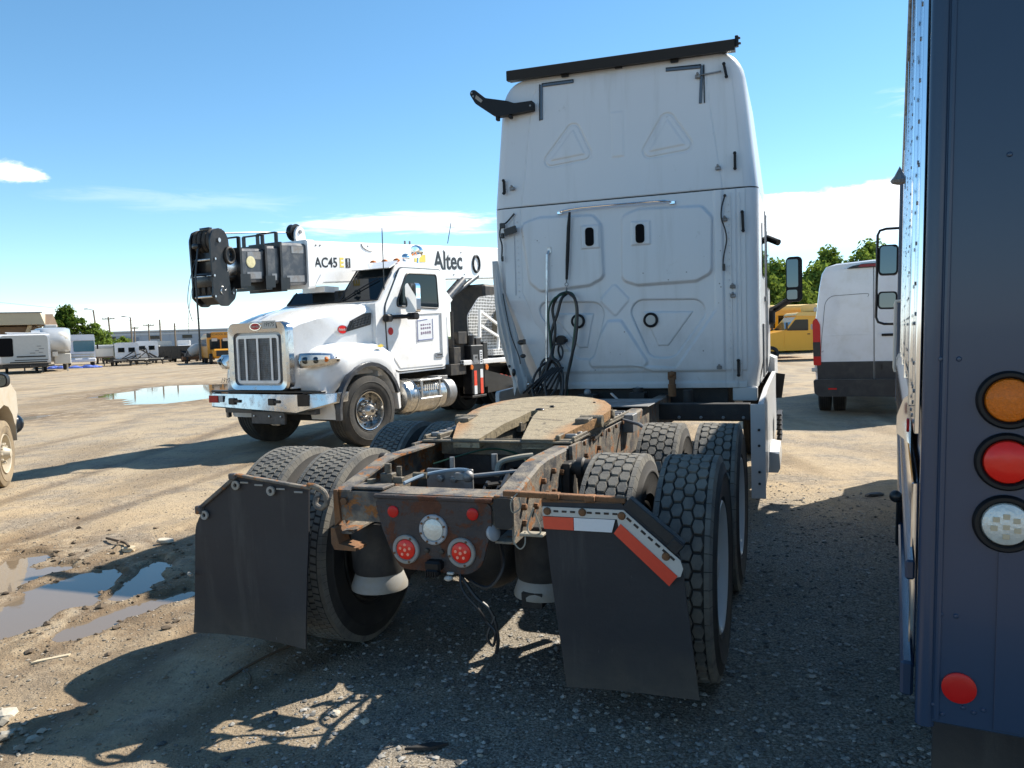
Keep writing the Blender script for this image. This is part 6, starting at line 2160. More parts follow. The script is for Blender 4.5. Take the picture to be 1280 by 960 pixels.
# lettering on the boom (reads front to rear on this side)
ys = lambda y, z: bpt(-0.352, y, z)
xd = (0, -1, SL)
text('lettering', 'AC45', 0.225, MBK, bm_, ys(-0.13, 2.845), xd, (0, 0, 1), 0.002, sx=1.02, bold=0.004)
text('lettering', 'E', 0.225, MYL, bm_, ys(-0.50, 2.845), xd, (0, 0, 1), 0.002, bold=0.006)
pl_ = obj('badge_plate', MB().loft([[bpt(-0.352 - t, y, z) for y, z in ((-0.60, 2.765), (-0.72, 2.765), (-0.72, 2.925), (-0.60, 2.925))] for t in (0, 0.003)]), MBK, bm_)
text('lettering', 'B', 0.085, MTW, pl_, bpt(-0.357, -0.66, 2.88), xd, (0, 0, 1), 0.001)
text('lettering', '5', 0.075, MTW, pl_, bpt(-0.357, -0.66, 2.81), xd, (0, 0, 1), 0.001)
text('lettering', 'Altec', 0.50, MBK, bm_, ys(-3.72, 2.885), xd, (0, 0, 1), 0.002, sx=0.98, bold=0.012)
obj('yellow_label', MB().loft([[bpt(-0.352 - t, y, z) for y, z in ((-2.56, 2.87), (-2.92, 2.87), (-2.92, 3.01), (-2.56, 3.01))] for t in (0, 0.003)]), MYL, bm_)
P = []
for i in range(24):
    a = 2 * math.pi * i / 24
    P.append(bpt(-0.355, -4.78 + 0.13 * math.cos(a), 2.84 + 0.17 * math.sin(a)))
obj('boom_port', MB().tube(P, 0.03, 8, closed=True), MBK, bm_)
mb = MB()
for y, z in ((0.1, 3.13), (0.0, 3.13), (-3.55, 3.10), (-4.2, 3.08), (-4.3, 2.62), (-3.9, 2.62), (-1.2, 3.14)):
    mb.bolt(bpt(-0.352, y, z), (-1, 0, 0), 0.014, 0.008)
mb.tube(spline([bpt(-0.354, -1.02, 3.18), bpt(-0.356, -1.06, 3.12), bpt(-0.356, -1.18, 3.07), bpt(-0.354, -1.30, 3.05)]), 0.010, 6)
mb.bar(bpt(-0.30, -2.35, 3.20), bpt(-0.30, -2.35, 3.27), 0.03, 0.03).bar(bpt(-0.30, -2.5, 3.20), bpt(-0.30, -2.5, 3.27), 0.03, 0.03)
obj('boom_bolts', mb, MST, bm_)
obj('boom_saddle', MB().prism([(0.16, 2.48), (-0.02, 2.52), (0.02, 2.66)], YZ(-0.356), -0.012, 0.004).box((0, -0.35, 2.44), (0.5, 0.35, 0.10)), MWC, CT)

# ---------------- behind the cab
dk = obj('crane_deck', MB().box((0.0, -6.0, 1.16), (2.4, 6.6, 0.09), 0.01), MPF, CT)
mb = MB().box((0.0, -2.85, 1.28), (2.1, 0.45, 0.66), 0.02)
obj('tool_box', mb, MDK, CT)
mb = MB()
mb.box((-1.06, -2.62, 1.30), (0.12, 0.22, 0.30)).tube(spline([(-1.1, -2.62, 1.15), (-1.12, -2.7, 1.05), (-1.05, -2.9, 1.0)]), 0.03, 8).box((-1.05, -2.80, 1.62), (0.16, 0.28, 0.22))
mb.tube([(-1.06, -2.56, 1.2), (-1.06, -2.56, 2.1)], 0.03, 8).box((-1.0, -2.6, 1.05), (0.3, 0.5, 0.2))
obj('valve_gear', mb, MDK, CT)
ot = obj('outrigger', MB().box((-1.10, -3.18, 1.02), (0.20, 0.44, 0.92), 0.015).box((-1.10, -3.50, 1.10), (0.18, 0.16, 0.86), 0.01).box((-0.2, -3.28, 0.86), (1.7, 0.40, 0.34)).box((-1.10, -3.18, 0.52), (0.24, 0.5, 0.04)), MBK, CT)
obj('outrigger_jack', MB().cyl((-1.10, -3.10, 1.46), (-1.10, -3.10, 1.66), 0.075).box((-1.10, -3.28, 1.54), (0.14, 0.16, 0.14)), MDK, ot)
for (y, z0, z1, m_) in ((-3.08, 0.72, 1.0, MTR), (-3.08, 0.56, 0.72, MTW), (-3.30, 0.86, 1.02, MTW), (-3.30, 0.56, 0.86, MTR), (-3.30, 1.12, 1.38, MTW)):
    obj('warning_stripe', MB().box((-1.203, y, (z0 + z1) / 2), (0.005, 0.095, z1 - z0), 0.001), m_, ot)
mb = MB()
for i in range(5):
    mb.box((-1.207, -3.30, 1.16 + i * 0.045), (0.003, 0.05, 0.022), 0.0005)
obj('stripe_print', mb, MBK, ot)
obj('grey_notice', MB().box((-1.203, -3.10, 1.22), (0.005, 0.16, 0.15), 0.001), MST, ot)
mb = MB().box((-1.207, -3.10, 1.25), (0.003, 0.02, 0.04), 0.0005).box((-1.207, -3.14, 1.25), (0.003, 0.02, 0.04), 0.0005)
obj('notice_print', mb, MBK, ot)
obj('amber_lamp', MB().disc((-1.20, -2.95, 1.07), (-1, 0, 0), 0.045, 0.02, 16), MAM, ot)
obj('amber_lamp', MB().disc((-1.19, -3.50, 1.05), (-1, 0, 0), 0.055, 0.02, 16), MAM, ot)
# outrigger ramp with a red and white top (further back)
rp = obj('outrigger_float', MB().prism([(-3.6, 0.98), (-5.0, 0.72), (-5.0, 0.58), (-3.6, 0.55)], YZ(-1.05), -0.10, 0.10), MBK, CT)
mb = MB()
for i in range(5):
    y0 = -4.1 - i * 0.18
    mb.bar((-1.05, y0, 0.905 - (y0 + 4.0) * -0.186), (-1.05, y0 - 0.10, 0.905 - (y0 + 3.9) * -0.186), 0.20, 0.012)
obj('float_stripe', mb, MTR, rp)
obj('float_end', MB().box((-1.05, -5.02, 0.68), (0.22, 0.03, 0.12)), MTW, rp)
obj('step_tray', MB().box((-0.95, -5.3, 0.60), (0.9, 1.2, 0.05)), MGR, CT)
# mast plate behind the cab, winch guard of perforated sheet and ladders
obj('mast_plate', MB().prism([(-2.55, 2.05), (-2.55, 2.62), (-2.95, 2.66), (-3.35, 2.36), (-2.85, 1.98)], YZ(-0.55), -0.02, 0.02), MWC, CT)
obj('mast_post', MB().box((0.3, -3.0, 2.0), (0.5, 0.5, 1.2), 0.03), MDK, CT)
lift = MB().tube([(0.0, -3.3, 2.0), (0.0, -4.6, 2.82)], 0.10, 16).tube([(0.0, -3.9, 2.36), (0.0, -5.2, 2.95)], 0.05, 12)
obj('lift_cylinder', lift, MGR, CT)
wg = obj('winch_guard', MB().prism(rpoly([(-3.55, 1.35), (-3.50, 2.05), (-3.95, 2.42), (-4.7, 2.50), (-5.4, 2.35), (-5.9, 1.80), (-5.9, 1.30), (-5.2, 1.25)], 0.08), YZ(-0.80), -0.015, 0.015), MPF, CT)
obj('winch_drum', MB().cyl((-0.82, -4.75, 1.85), (-0.98, -4.75, 1.85), 0.36, n=28), mat('rope_drum', (0.23, 0.20, 0.15), 0.7, 0.2, 0.5, 40), wg)
mb = MB()
for (a, b) in (((-3.60, 1.62), (-3.66, 2.15)), ((-3.66, 2.13), (-4.35, 1.86)), ((-4.30, 1.35), (-4.42, 2.20)), ((-4.42, 2.2), (-4.9, 2.52)), ((-3.66, 1.85), (-4.35, 1.62)), ((-5.35, 1.40), (-5.28, 2.25)), ((-4.42, 2.2), (-5.3, 2.15)), ((-5.1, 2.5), (-5.6, 1.6))):
    mb.bar((-0.99, a[0], a[1]), (-0.99, b[0], b[1]), 0.05, 0.05, (1, 0, 0))
obj('guard_frame', mb, MWC, wg)
obj('guard_skirt', MB().box((-0.95, -5.0, 1.32), (0.35, 2.2, 0.12)).box((-1.1, -5.3, 1.18), (0.25, 1.7, 0.14)), MPF, CT)
obj('turret', MB().lathe([(0, 1.2), (0.8, 1.2), (0.8, 1.35), (0.6, 1.45), (0, 1.5)], (0, -5.2, 0), (0, 0, 1), 32).box((0.1, -5.6, 2.1), (0.9, 1.4, 1.3), 0.05), MDK, CT)
obj('counterweight', MB().box((0, -8.6, 1.7), (2.2, 0.8, 0.9), 0.05), MGR, CT)

# the boom lies over the passenger side, beside the half-width driver cabin
for o in CT.children:
    if o.name.split('.')[0] in ('boom', 'boom_section', 'round_decal', 'boom_tip_tube', 'boom_tip_box', 'boom_head', 'hook_block', 'rope_anchor', 'whip_line', 'hoist_rope', 'rope_pulley', 'boom_saddle'):
        o.location = (0.32, -0.34, 0.055)


# ================================================================ BLUE STEP VAN (right edge, seen from behind)
SV = thing('step_van', 'dark blue step van at the right edge with round tail lamps and polished side', 'step van', (0.948, 1.9, 0), -R(26))
SV.rotation_euler = (0, 0.022, -R(26))
SV['label'] = 'dark blue step van filling the right edge, close to the camera, with round lamps'
LEN = 6.75
obj('body', MB().box((1.15, LEN / 2, 1.88), (2.26, LEN - 0.05, 2.46), 0.02), MBL, SV)
# rear skin and its rounded left post
obj('rear_skin', MB().box((1.17, -0.008, 1.87), (2.26, 0.018, 2.48), 0.004), MBL, SV, 30)
obj('corner_post', MB().lathe([(0.022, 0.618), (0.022, 3.12)], (0.028, 0.0, 0), (0, 0, 1), 20).box((0.028, 0.06, 1.87), (0.04, 0.10, 2.50), 0.008), MBL, SV)
obj('post_bead', MB().cyl((0.052, -0.014, 0.64), (0.052, -0.014, 3.11), 0.008, n=10), MBL, SV)
# polished side skin
sk_ = obj('side_skin', MB().box((-0.002, LEN / 2 + 0.02, 2.22), (0.012, LEN - 0.10, 1.80), 0.002), MPA, SV)
mb = MB()
for row, z in enumerate((1.34, 1.42, 1.62, 2.0, 2.4, 2.75, 3.05, 3.09)):
    for i in range(40 if row in (0, 1, 6, 7) else 14):
        y = 0.18 + i * (0.165 if row in (0, 1, 6, 7) else 0.46)
        mb.bolt((-0.008, y, z), (-1, 0, 0), 0.006, 0.0025)
for y in (0.30, 1.6, 2.9, 4.2, 5.5):
    for i in range(16):
        mb.bolt((-0.008, y, 1.38 + i * 0.108), (-1, 0, 0), 0.006, 0.0025)
obj('rivets', mb, MST, sk_)
mb = MB()
for y in (0.42, 1.75, 3.05, 4.35, 5.6):
    mb.box((-0.012, y, 2.23), (0.012, 0.035, 1.74), 0.003)
obj('side_rib', mb, MPA, sk_)
obj('roof_gutter', MB().box((-0.012, LEN / 2, 3.13), (0.035, LEN, 0.04), 0.012), MST, SV)
obj('roof', MB().loft([[(0.02 + 0.0, y, 3.11), (0.15, y, 3.15), (1.15, y, 3.18), (2.15, y, 3.15), (2.28, y, 3.11)] for y in (0.0, LEN)], closed=False, cap=False), MWV, SV)
# belt rail (flared) and lower skirt
obj('belt_rail', MB().prism([(0.0, 1.36), (-0.025, 1.34), (-0.045, 1.28), (-0.045, 1.22), (0.0, 1.18)], lambda a, b, t: (a, t, b), 0.9, LEN - 0.3), MPA, SV)
obj('lower_skin', MB().box((0.0, LEN / 2 + 0.05, 0.93), (0.016, LEN - 0.25, 0.50), 0.004), MPA, SV)
obj('lower_rail', MB().box((-0.012, LEN / 2, 0.70), (0.03, LEN - 0.1, 0.09), 0.008).box((-0.010, LEN / 2, 0.98), (0.022, LEN - 0.1, 0.05), 0.006), MBL, SV)
obj('side_marker', MB().disc((-0.010, 0.62, 1.28), (-1, 0, 0), 0.022, 0.008, 14), MRR, SV)
obj('cap_lamp', MB().lathe([(0, -0.10), (0.035, -0.03), (0.06, 0.0), (0.05, 0.02), (0.015, 0.03), (0, 0.03)], (-0.05, 4.2, 2.62), (0, 0, -1), 8), MST, SV)
obj('front_post', MB().box((-0.02, LEN - 0.2, 1.95), (0.05, 0.30, 2.2), 0.012), MBL, SV)
mb = MB().ball((-0.04, 1.55, 0.87), 0.026, 8).tube([(-0.02, 1.55, 0.85), (-0.02, 1.75, 0.62)], 0.018, 8)
obj('door_stay', mb, MBK, SV)
# rear lamps in rubber grommets
for z, m_, nm, ph in ((1.418, MAM, 'amber_lamp', 0), (1.276, MRL, 'red_lamp', 0), (1.132, MCL, 'reverse_lamp', 0)):
    o_ = obj(nm, MB().lathe([(0.050, -0.004), (0.050, 0.008), (0.055, 0.014), (0.062, 0.014), (0.067, 0.006), (0.067, -0.004)], (0.182, -0.017, z), (0, -1, 0), 40), MBP, SV)
    obj('lens', MB().lathe([(0, 0.020), (0.02, 0.019), (0.036, 0.016), (0.047, 0.010), (0.051, 0.0)], (0.182, -0.019, z), (0, -1, 0), 40), m_, o_)
    if nm == 'reverse_lamp':
        mb = MB()
        for dx, dz in ((-.02, .012), (.0, .02), (.02, .012), (-.024, -.008), (.0, -.004), (.022, -.01), (.0, -.026)):
            mb.box((0.182 + dx, -0.0375, z + dz), (0.014, 0.003, 0.012), 0.001)
        obj('led', mb, MFA, o_)
obj('reflector', MB().disc((0.098, -0.018, 0.727), (0, -1, 0), 0.037, 0.006, 28, 0.002), MRR, SV)
mb = MB()
for x, z in ((0.042, 1.511), (0.080, 1.511), (0.168, 1.97), (0.045, 0.675), (0.065, 0.655), (0.108, 0.680), (0.130, 0.672), (0.15, 0.682), (0.056, 0.90), (0.088, 0.90), (0.182, 0.93), (0.168, 2.4)):
    mb.lathe([(0, 0.004), (0.004, 0.0035), (0.0065, 0)], (x, -0.017, z), (0, -1, 0), 10)
obj('rear_rivets', mb, MBL, SV)
obj('lamp_panel', MB().box((0.60, -0.019, 0.90), (0.86, 0.004, 0.52), 0.002), MBL, SV)
# running gear
sv_t, _ = tyre_mesh('step_van_tyre', 0.41, 0.22, 0.24, MTY, groove=0.01)
sv_r = rim_mesh('step_van_rim', 0.24, 0.22, MWV, dish=0.08)
for y in (1.35, 5.75):
    for x, f in ((0.20, True), (2.05, False)):
        add_wheel(SV, (x, y, 0.40), sv_t, None, sv_r, flip=f)
obj('chassis', MB().box((0.7, LEN / 2, 0.52), (0.1, LEN - 0.4, 0.22)).box((1.6, LEN / 2, 0.52), (0.1, LEN - 0.4, 0.22)).box((1.15, 1.35, 0.42), (1.7, 0.12, 0.12)).box((1.15, 5.75, 0.42), (1.7, 0.12, 0.12)), MFR, SV)
obj('rear_mud_flap', MB().box((0.24, 0.55, 0.36), (0.34, 0.012, 0.5)), MFL, SV)
obj('rear_bumper', MB().box((1.25, 0.05, 0.54), (1.9, 0.16, 0.13), 0.01), MBK, SV)
obj('hood', MB().box((1.15, LEN + 0.4, 1.15), (1.9, 0.9, 0.9), 0.12), MBL, SV)
obj('windshield', MB().box((1.15, LEN + 0.0, 2.35), (2.0, 0.03, 1.2), 0.01), MGL, SV)
# mirror bracket loop with two heads
MX, MY = -0.235, 6.70
lp_ = [(-0.01, 2.56), (-0.16, 2.56), (-0.215, 2.545), (-0.235, 2.50), (-0.235, 1.68), (-0.215, 1.63), (-0.16, 1.61), (-0.01, 1.61)]
obj('mirror_bracket', MB().tube([(x, MY, z) for x, z in lp_], 0.013, 8), MBK, SV)
for z0, z1 in ((2.10, 2.40), (1.76, 1.935)):
    mh = obj('mirror', MB().prism(rrect(-0.222, -0.045, z0, z1, 0.035), XZ(MY + 0.03), -0.05, 0.09), MBP, SV)
    obj('mirror_face', MB().prism(rrect(-0.207, -0.060, z0 + 0.015, z1 - 0.015, 0.028), XZ(MY - 0.024), -0.003, 0.003), MMI, mh)
obj('grab_handle', MB().tube([(-0.01, 6.1, 1.82), (-0.055, 6.1, 1.82), (-0.06, 6.1, 1.79), (-0.06, 6.1, 1.20), (-0.055, 6.1, 1.17), (-0.01, 6.1, 1.17)], 0.014, 8), MPL, SV)

# ================================================================ WHITE CARGO VAN
CV = thing('cargo_van', 'tall white cargo van with closed rear doors beside the blue step van', 'van', (6.42, 13.95, 0), -R(24.5))
W2 = 0.98


def vsec(y, k=1.0, zt=2.72, zb=0.55):
    pts = [(W2 * 0.97, zb), (W2 * 1.02, 0.9), (W2 * 1.02, 1.35), (W2 * 0.985, 1.8), (W2 * 0.925, 2.3), (W2 * 0.875, 2.56), (W2 * 0.80, 2.68), (W2 * 0.62, zt + 0.01), (0.0, zt + 0.045)]
    return [(x * k, y, z) for x, z in pts] + [(-x * k, y, z) for x, z in pts[-2::-1]]


obj('body', MB().loft([vsec(-0.02, 0.975, 2.70), vsec(0.03, 0.995), vsec(0.10), vsec(4.2), vsec(5.0, 0.96, 2.55), vsec(5.6, 0.92, 1.9), vsec(6.0, 0.88, 1.2)]), MWV, CV, 40)
for s in (-1, 1):
    P = [(s * 0.008, 0.66), (s * 0.925, 0.66), (s * 0.965, 1.1), (s * 0.95, 1.7), (s * 0.90, 2.2), (s * 0.845, 2.52), (s * 0.74, 2.615), (s * 0.008, 2.66)]
    if s < 0:
        P = P[::-1]
    d_ = obj('rear_door', MB().prism(rpoly(P, 0.03, 3), XZ(-0.02), -0.022, 0.0), MWV, CV, 30)
    q = [(s * 0.05, 1.60), (s * 0.05, 2.18), (s * 0.70, 2.16), (s * 0.80, 2.05), (s * 0.86, 1.40), (s * 0.88, 1.12), (s * 0.05, 1.12)]
    obj('door_panel_line', MB().tube([(x, -0.043, z) for x, z in rpoly(q[1:6], 0.08, 4)], 0.005, 5), MST, d_)
    obj('panel_crease', MB().tube([(s * 0.05, -0.043, 1.46), (s * 0.88, -0.043, 1.44)], 0.004, 5), MWV, d_)
    P = [(s * 0.012, 0.665), (s * 0.93, 0.665), (s * 0.945, 0.98), (s * 0.012, 0.98)]
    obj('door_cladding', MB().prism(P, XZ(-0.045), -0.012, 0.002), MCD, d_)
    tl = obj('tail_light', MB().prism(rpoly([(s * 0.87, 0.92), (s * 1.0, 0.92), (s * 1.012, 1.72), (s * 0.95, 1.78), (s * 0.885, 1.66)], 0.03), XZ(-0.02), -0.045, 0.06), MRR, CV)
    obj('tail_lens', MB().prism([(s * 0.878, 1.08), (s * 1.003, 1.08), (s * 1.008, 1.34), (s * 0.885, 1.34)], XZ(-0.066), -0.004, 0.01), MDK, tl)
    mb = MB()
    mb.box((s * 0.965, -0.03, 1.93), (0.05, 0.05, 0.08), 0.01).box((s * 1.02, -0.0, 1.62), (0.05, 0.05, 0.10), 0.01).box((s * 0.985, -0.05, 0.84), (0.10, 0.05, 0.07), 0.01)
    obj('door_hinge', mb, MPL, CV)
    obj('rear_reflector', MB().box((s * 0.68, -0.16, 0.50), (0.14, 0.012, 0.03)), MRR, CV)
obj('door_seam', MB().box((0, -0.046, 1.66), (0.008, 0.006, 1.98), 0.001), MBK, CV)
obj('door_handle', MB().box((0.24, -0.055, 1.44), (0.24, 0.03, 0.045), 0.012), MBP, CV)
obj('latch_plate', MB().box((0.12, -0.06, 0.88), (0.02, 0.03, 0.10)), MBK, CV)
sl_ = obj('stop_lamp', MB().prism(rpoly([(-0.44, 2.625), (-0.34, 2.67), (-0.16, 2.70), (0.16, 2.70), (0.16, 2.63)], 0.02), XZ(-0.03), -0.06, 0.04), MCD, CV)
obj('stop_lens', MB().prism([(-0.25, 2.645), (-0.22, 2.685), (0.14, 2.692), (0.14, 2.64)], XZ(-0.092), -0.004, 0.006), mat('dark_red_lens', (0.22, 0.008, 0.008), 0.3), sl_)
obj('rear_bumper', MB().prism(rpoly([(-0.985, 0.42), (-0.90, 0.36), (0.90, 0.36), (0.985, 0.42), (1.0, 0.66), (-1.0, 0.66)], 0.03), XZ(-0.04), -0.12, 0.2), MCD, CV)
cv_t, _ = tyre_mesh('van_tyre', 0.35, 0.22, 0.21, MTY, groove=0.01)
cv_r = rim_mesh('van_rim', 0.21, 0.22, MST, dish=0.06)
for y in (1.05, 4.85):
    for s in (-1, 1):
        add_wheel(CV, (s * 0.86, y, 0.345), cv_t, None, cv_r, flip=(s < 0))
        if y < 2:
            add_wheel(CV, (s * 0.60, y, 0.345), cv_t, None, None, flip=(s < 0))
obj('underbody', MB().box((0, 2.6, 0.45), (1.5, 4.8, 0.16)), MBK, CV)
obj('windshield', MB().add([(-0.8, 5.62, 1.55), (0.8, 5.62, 1.55), (0.72, 5.05, 2.4), (-0.72, 5.05, 2.4)], [(0, 1, 2, 3)]), MGL, CV)

# ================================================================ TAN PICKUP at the left edge
PK = thing('pickup_truck', 'dusty tan pickup cut off by the left edge, only front wheel and mirror showing', 'pickup', (-6.12 - 0.9 * 0.9455, 9.42 - 0.9 * 0.3256, 0), R(19))
pk_t, _ = tyre_mesh('pickup_tyre', 0.40, 0.25, 0.23, MTD, groove=0.010)
pk_r = alu_rim('pickup_rim', 0.23, 0.25, mat('dusty_rim', (0.50, 0.44, 0.34), 0.5, 0.3, 0.2, 8))
for y in (0.0, -3.5):
    for s in (-1, 1):
        add_wheel(PK, (s * 0.80, y, 0.395), pk_t, None, pk_r, flip=(s < 0))
P = [(0.50, 0.62)]
for i in range(9):
    a = R(0 + 180 * i / 8)
    P.append((0.48 * math.cos(a), 0.50 + 0.48 * math.sin(a)))
P += [(-0.55, 0.50), (-3.0, 0.50)]
for i in range(9):
    a = R(180 * i / 8)
    P.append((-3.5 + 0.48 * math.cos(a), 0.50 + 0.48 * math.sin(a)))
P += [(-4.6, 0.55), (-4.65, 1.25), (-0.9, 1.30), (0.35, 1.22), (0.58, 1.10), (0.62, 0.75)]
obj('body', MB().prism(P, YZ(0), -0.93, 0.93), MTN, PK, 30)
obj('cab', MB().prism([(-1.0, 1.29), (-1.55, 1.82), (-2.9, 1.84), (-3.05, 1.27)], YZ(0), -0.80, 0.80), MTN, PK, 30)
obj('side_window', MB().prism([(-1.2, 1.33), (-1.62, 1.76), (-2.85, 1.78), (-2.95, 1.33)], YZ(0.0), -0.81, 0.81), MGL, PK)
obj('wheel_well', MB().box((0, 0.0, 0.66), (1.5, 0.86, 0.55)), MBK, PK)
obj('front_bumper', MB().box((0, 0.62, 0.66), (1.8, 0.16, 0.22), 0.05).ball((0.86, 0.60, 0.70), 0.13, 8), MGR, PK)
pm = obj('mirror', MB().prism(rrect(0.90, 1.06, 1.20, 1.36, 0.06), XZ(-0.30), -0.03, 0.10), MBP, PK)
obj('mirror_face', MB().prism(rrect(0.912, 1.048, 1.215, 1.345, 0.05), XZ(-0.333), -0.003, 0.003), MMI, pm)


# ================================================================ YELLOW BUSES
def bus_windows(root, x, ys, z0, z1, w, sgn):
    for y in ys:
        w_ = obj('window', MB().box((x, y, (z0 + z1) / 2), (0.03, w, z1 - z0), 0.01), MGL, root)
        obj('sash', MB().box((x + 0.02 * sgn, y, (z0 + z1) / 2), (0.015, w, 0.03), 0.003), MBK, w_)


def small_bus(name, label, loc, rz, n=5):
    b = thing(name, label, 'school bus', loc, rz)
    obj('body', MB().prism(rrect(-1.1, 1.1, 0.55, 2.78, 0.18), lambda a, b_, t: (a, t, b_), -6.0, -1.55), MYB, b, 40)
    obj('roof_edge', MB().prism(rrect(-1.16, 1.16, 2.48, 2.84, 0.16), lambda a, b_, t: (a, t, b_), -6.02, -1.45), mat('bus_roof_pale', (0.78, 0.52, 0.16), 0.4), b, 40)
    obj('cab', MB().prism([(-1.7, 0.50), (-1.7, 2.30), (-0.55, 2.28), (0.05, 1.55), (0.35, 1.48), (1.25, 1.30), (1.42, 0.95), (1.40, 0.50)], YZ(0), -0.98, 0.98), MYB, b, 40)
    obj('cab_roof', MB().prism(rpoly([(-1.7, 2.22), (-1.7, 2.44), (-0.60, 2.42), (-0.45, 2.26)], 0.06), YZ(0), -1.0, 1.0), mat('bus_roof_pale', (0.78, 0.52, 0.16)), b, 40)
    for s in (-1, 1):
        d = obj('door', MB().prism(rpoly([(0.10, 0.62), (0.08, 1.52), (-0.48, 2.18), (-1.25, 2.18), (-1.25, 0.62)], 0.05), YZ(s * 0.985), -0.01, 0.01), MYB, b)
        obj('door_window', MB().prism(rpoly([(-0.02, 1.52), (-0.46, 2.06), (-1.10, 2.06), (-1.10, 1.50)], 0.05), YZ(s * 0.998), -0.008, 0.008), MGL, d)
        obj('door_handle', MB().box((s * 1.0, -1.12, 1.32), (0.03, 0.14, 0.05)), MBK, d)
        bus_windows(b, s * 1.10, [-2.1 - 0.80 * i for i in range(n)], 1.55, 2.25, 0.62, s)
        for z in (0.72, 1.05, 1.42):
            obj('black_rail', MB().box((s * 1.105, -3.8, z), (0.03, 4.3, 0.05)), MBK, b)
        m_ = obj('mirror', MB().box((s * 1.25, 0.05, 1.75), (0.12, 0.08, 0.36), 0.03), MBK, b)
        obj('mirror_arm', MB().tube([(s * 0.98, 0.0, 1.55), (s * 1.22, 0.05, 1.65)], 0.02, 6), MBK, m_)
    obj('windshield', MB().add([(-0.85, -0.52, 2.22), (0.85, -0.52, 2.22), (0.92, 0.07, 1.56), (-0.92, 0.07, 1.56)], [(0, 1, 2, 3)]), MGL, b)
    t_, _ = tyre_mesh('bus_tyre', 0.38, 0.22, 0.22, MTY, groove=0.0)
    r_ = rim_mesh('bus_rim', 0.22, 0.22, MBK, dish=0.06)
    for y in (0.75, -3.9):
        for s in (-1, 1):
            add_wheel(b, (s * 0.92, y, 0.37), t_, None, r_, flip=(s < 0))
    return b


# nose of the small bus points left; its driver side faces the yard
small_bus('small_school_bus', 'small yellow school bus in profile between the white truck cab and the cargo van', (14.0, 41.0, 0), R(88))
B2 = small_bus('small_school_bus', 'yellow school bus half hidden behind the small school bus', (10.9, 45.6, 0.12), R(90))

SB = thing('school_bus', 'orange school bus with white letter board seen head on beyond the crane truck grille', 'school bus', (-27.7, 75.5, 0), R(205))
obj('body', MB().prism(rpoly([(-1.2, 0.5), (-1.22, 2.6), (-0.9, 3.0), (0.9, 3.0), (1.22, 2.6), (1.2, 0.5)], 0.2, 4), lambda a, b, t: (a, t, b), -9.0, 0.0), MYO, SB, 40)
obj('header_board', MB().prism(rpoly([(-0.85, 2.55), (-0.80, 3.02), (0.80, 3.02), (0.85, 2.55)], 0.1), XZ(0.05), -0.08, 0.06), MYO, SB)
text('lettering', 'SCHOOL BUS', 0.27, MBK, SB, (0, 0.12, 2.80), (-1, 0, 0), (0, 0, 1), 0.004)
obj('windshield', MB().box((-0.52, 0.02, 1.85), (0.92, 0.06, 0.95), 0.05), MGL, SB)
obj('windshield', MB().box((0.52, 0.02, 1.85), (0.92, 0.06, 0.95), 0.05), MGL, SB)
obj('lamp_pod', MB().box((1.05, 0.05, 2.72), (0.36, 0.14, 0.42), 0.05).box((-1.05, 0.05, 2.72), (0.36, 0.14, 0.42), 0.05), MBK, SB)
obj('white_board', MB().box((0.55, 0.08, 2.30), (0.5, 0.02, 0.28)).box((-0.45, 0.08, 2.30), (0.5, 0.02, 0.28)), MPL, SB)
obj('hood', MB().box((0, 0.75, 1.0), (1.7, 1.5, 0.85), 0.15), MYO, SB)
obj('grille', MB().box((0, 1.52, 1.0), (1.1, 0.04, 0.55), 0.02), MBK, SB)
for s in (-1, 1):
    for i in range(7):
        obj('window', MB().box((s * 1.215, -1.2 - i * 1.05, 2.05), (0.03, 0.8, 0.7), 0.02), MGL, SB)
    for y in (0.8, -5.8):
        add_wheel(SB, (s * 1.0, y, 0.48), ct_d, None, None)

# ================================================================ FAR LEFT: building, campers, motorhome, trailers
BL = thing('brown_building', 'low brown building with a wide tan roof fascia behind the parked campers', 'building', (-60.2, 79.5, 0), R(24))
obj('wall', MB().box((0, 3, 2.2), (21.6, 6.0, 4.4), 0.02), MBR, BL)
rf = obj('roof', MB().prism([(-11.6, 4.55), (11.2, 4.55), (11.9, 4.5), (11.5, 5.75), (-11.6, 5.75)], XZ(0), -1.4, 7.5), MFA, BL)
obj('roof_edge', MB().box((0, -1.42, 5.80), (23.4, 0.12, 0.12)), MST, rf)
obj('gable_end', MB().prism([(-1.4, 4.5), (3.0, 5.8), (7.4, 4.5)], YZ(11.3), -0.1, 0.9), MBR, rf)
obj('downpipe', MB().bar((10.4, -0.3, 4.5), (9.9, -0.1, 3.2), 0.5, 0.2), MFA, BL)
for i in range(6):
    w_ = obj('window', MB().box((-9 + i * 3.6, -0.03, 2.3), (1.6, 0.08, 1.3), 0.02), MGL, BL)
    obj('frame', MB().box((-9 + i * 3.6, -0.05, 1.62), (1.8, 0.12, 0.1)), MFA, w_)


def base_wheels(root, pts, r=0.36):
    t_, _ = tyre_mesh('trailer_tyre', r, 0.2, 0.2, MTY)
    for p in pts:
        add_wheel(root, (p[0], p[1], r - 0.005), t_, None, None)


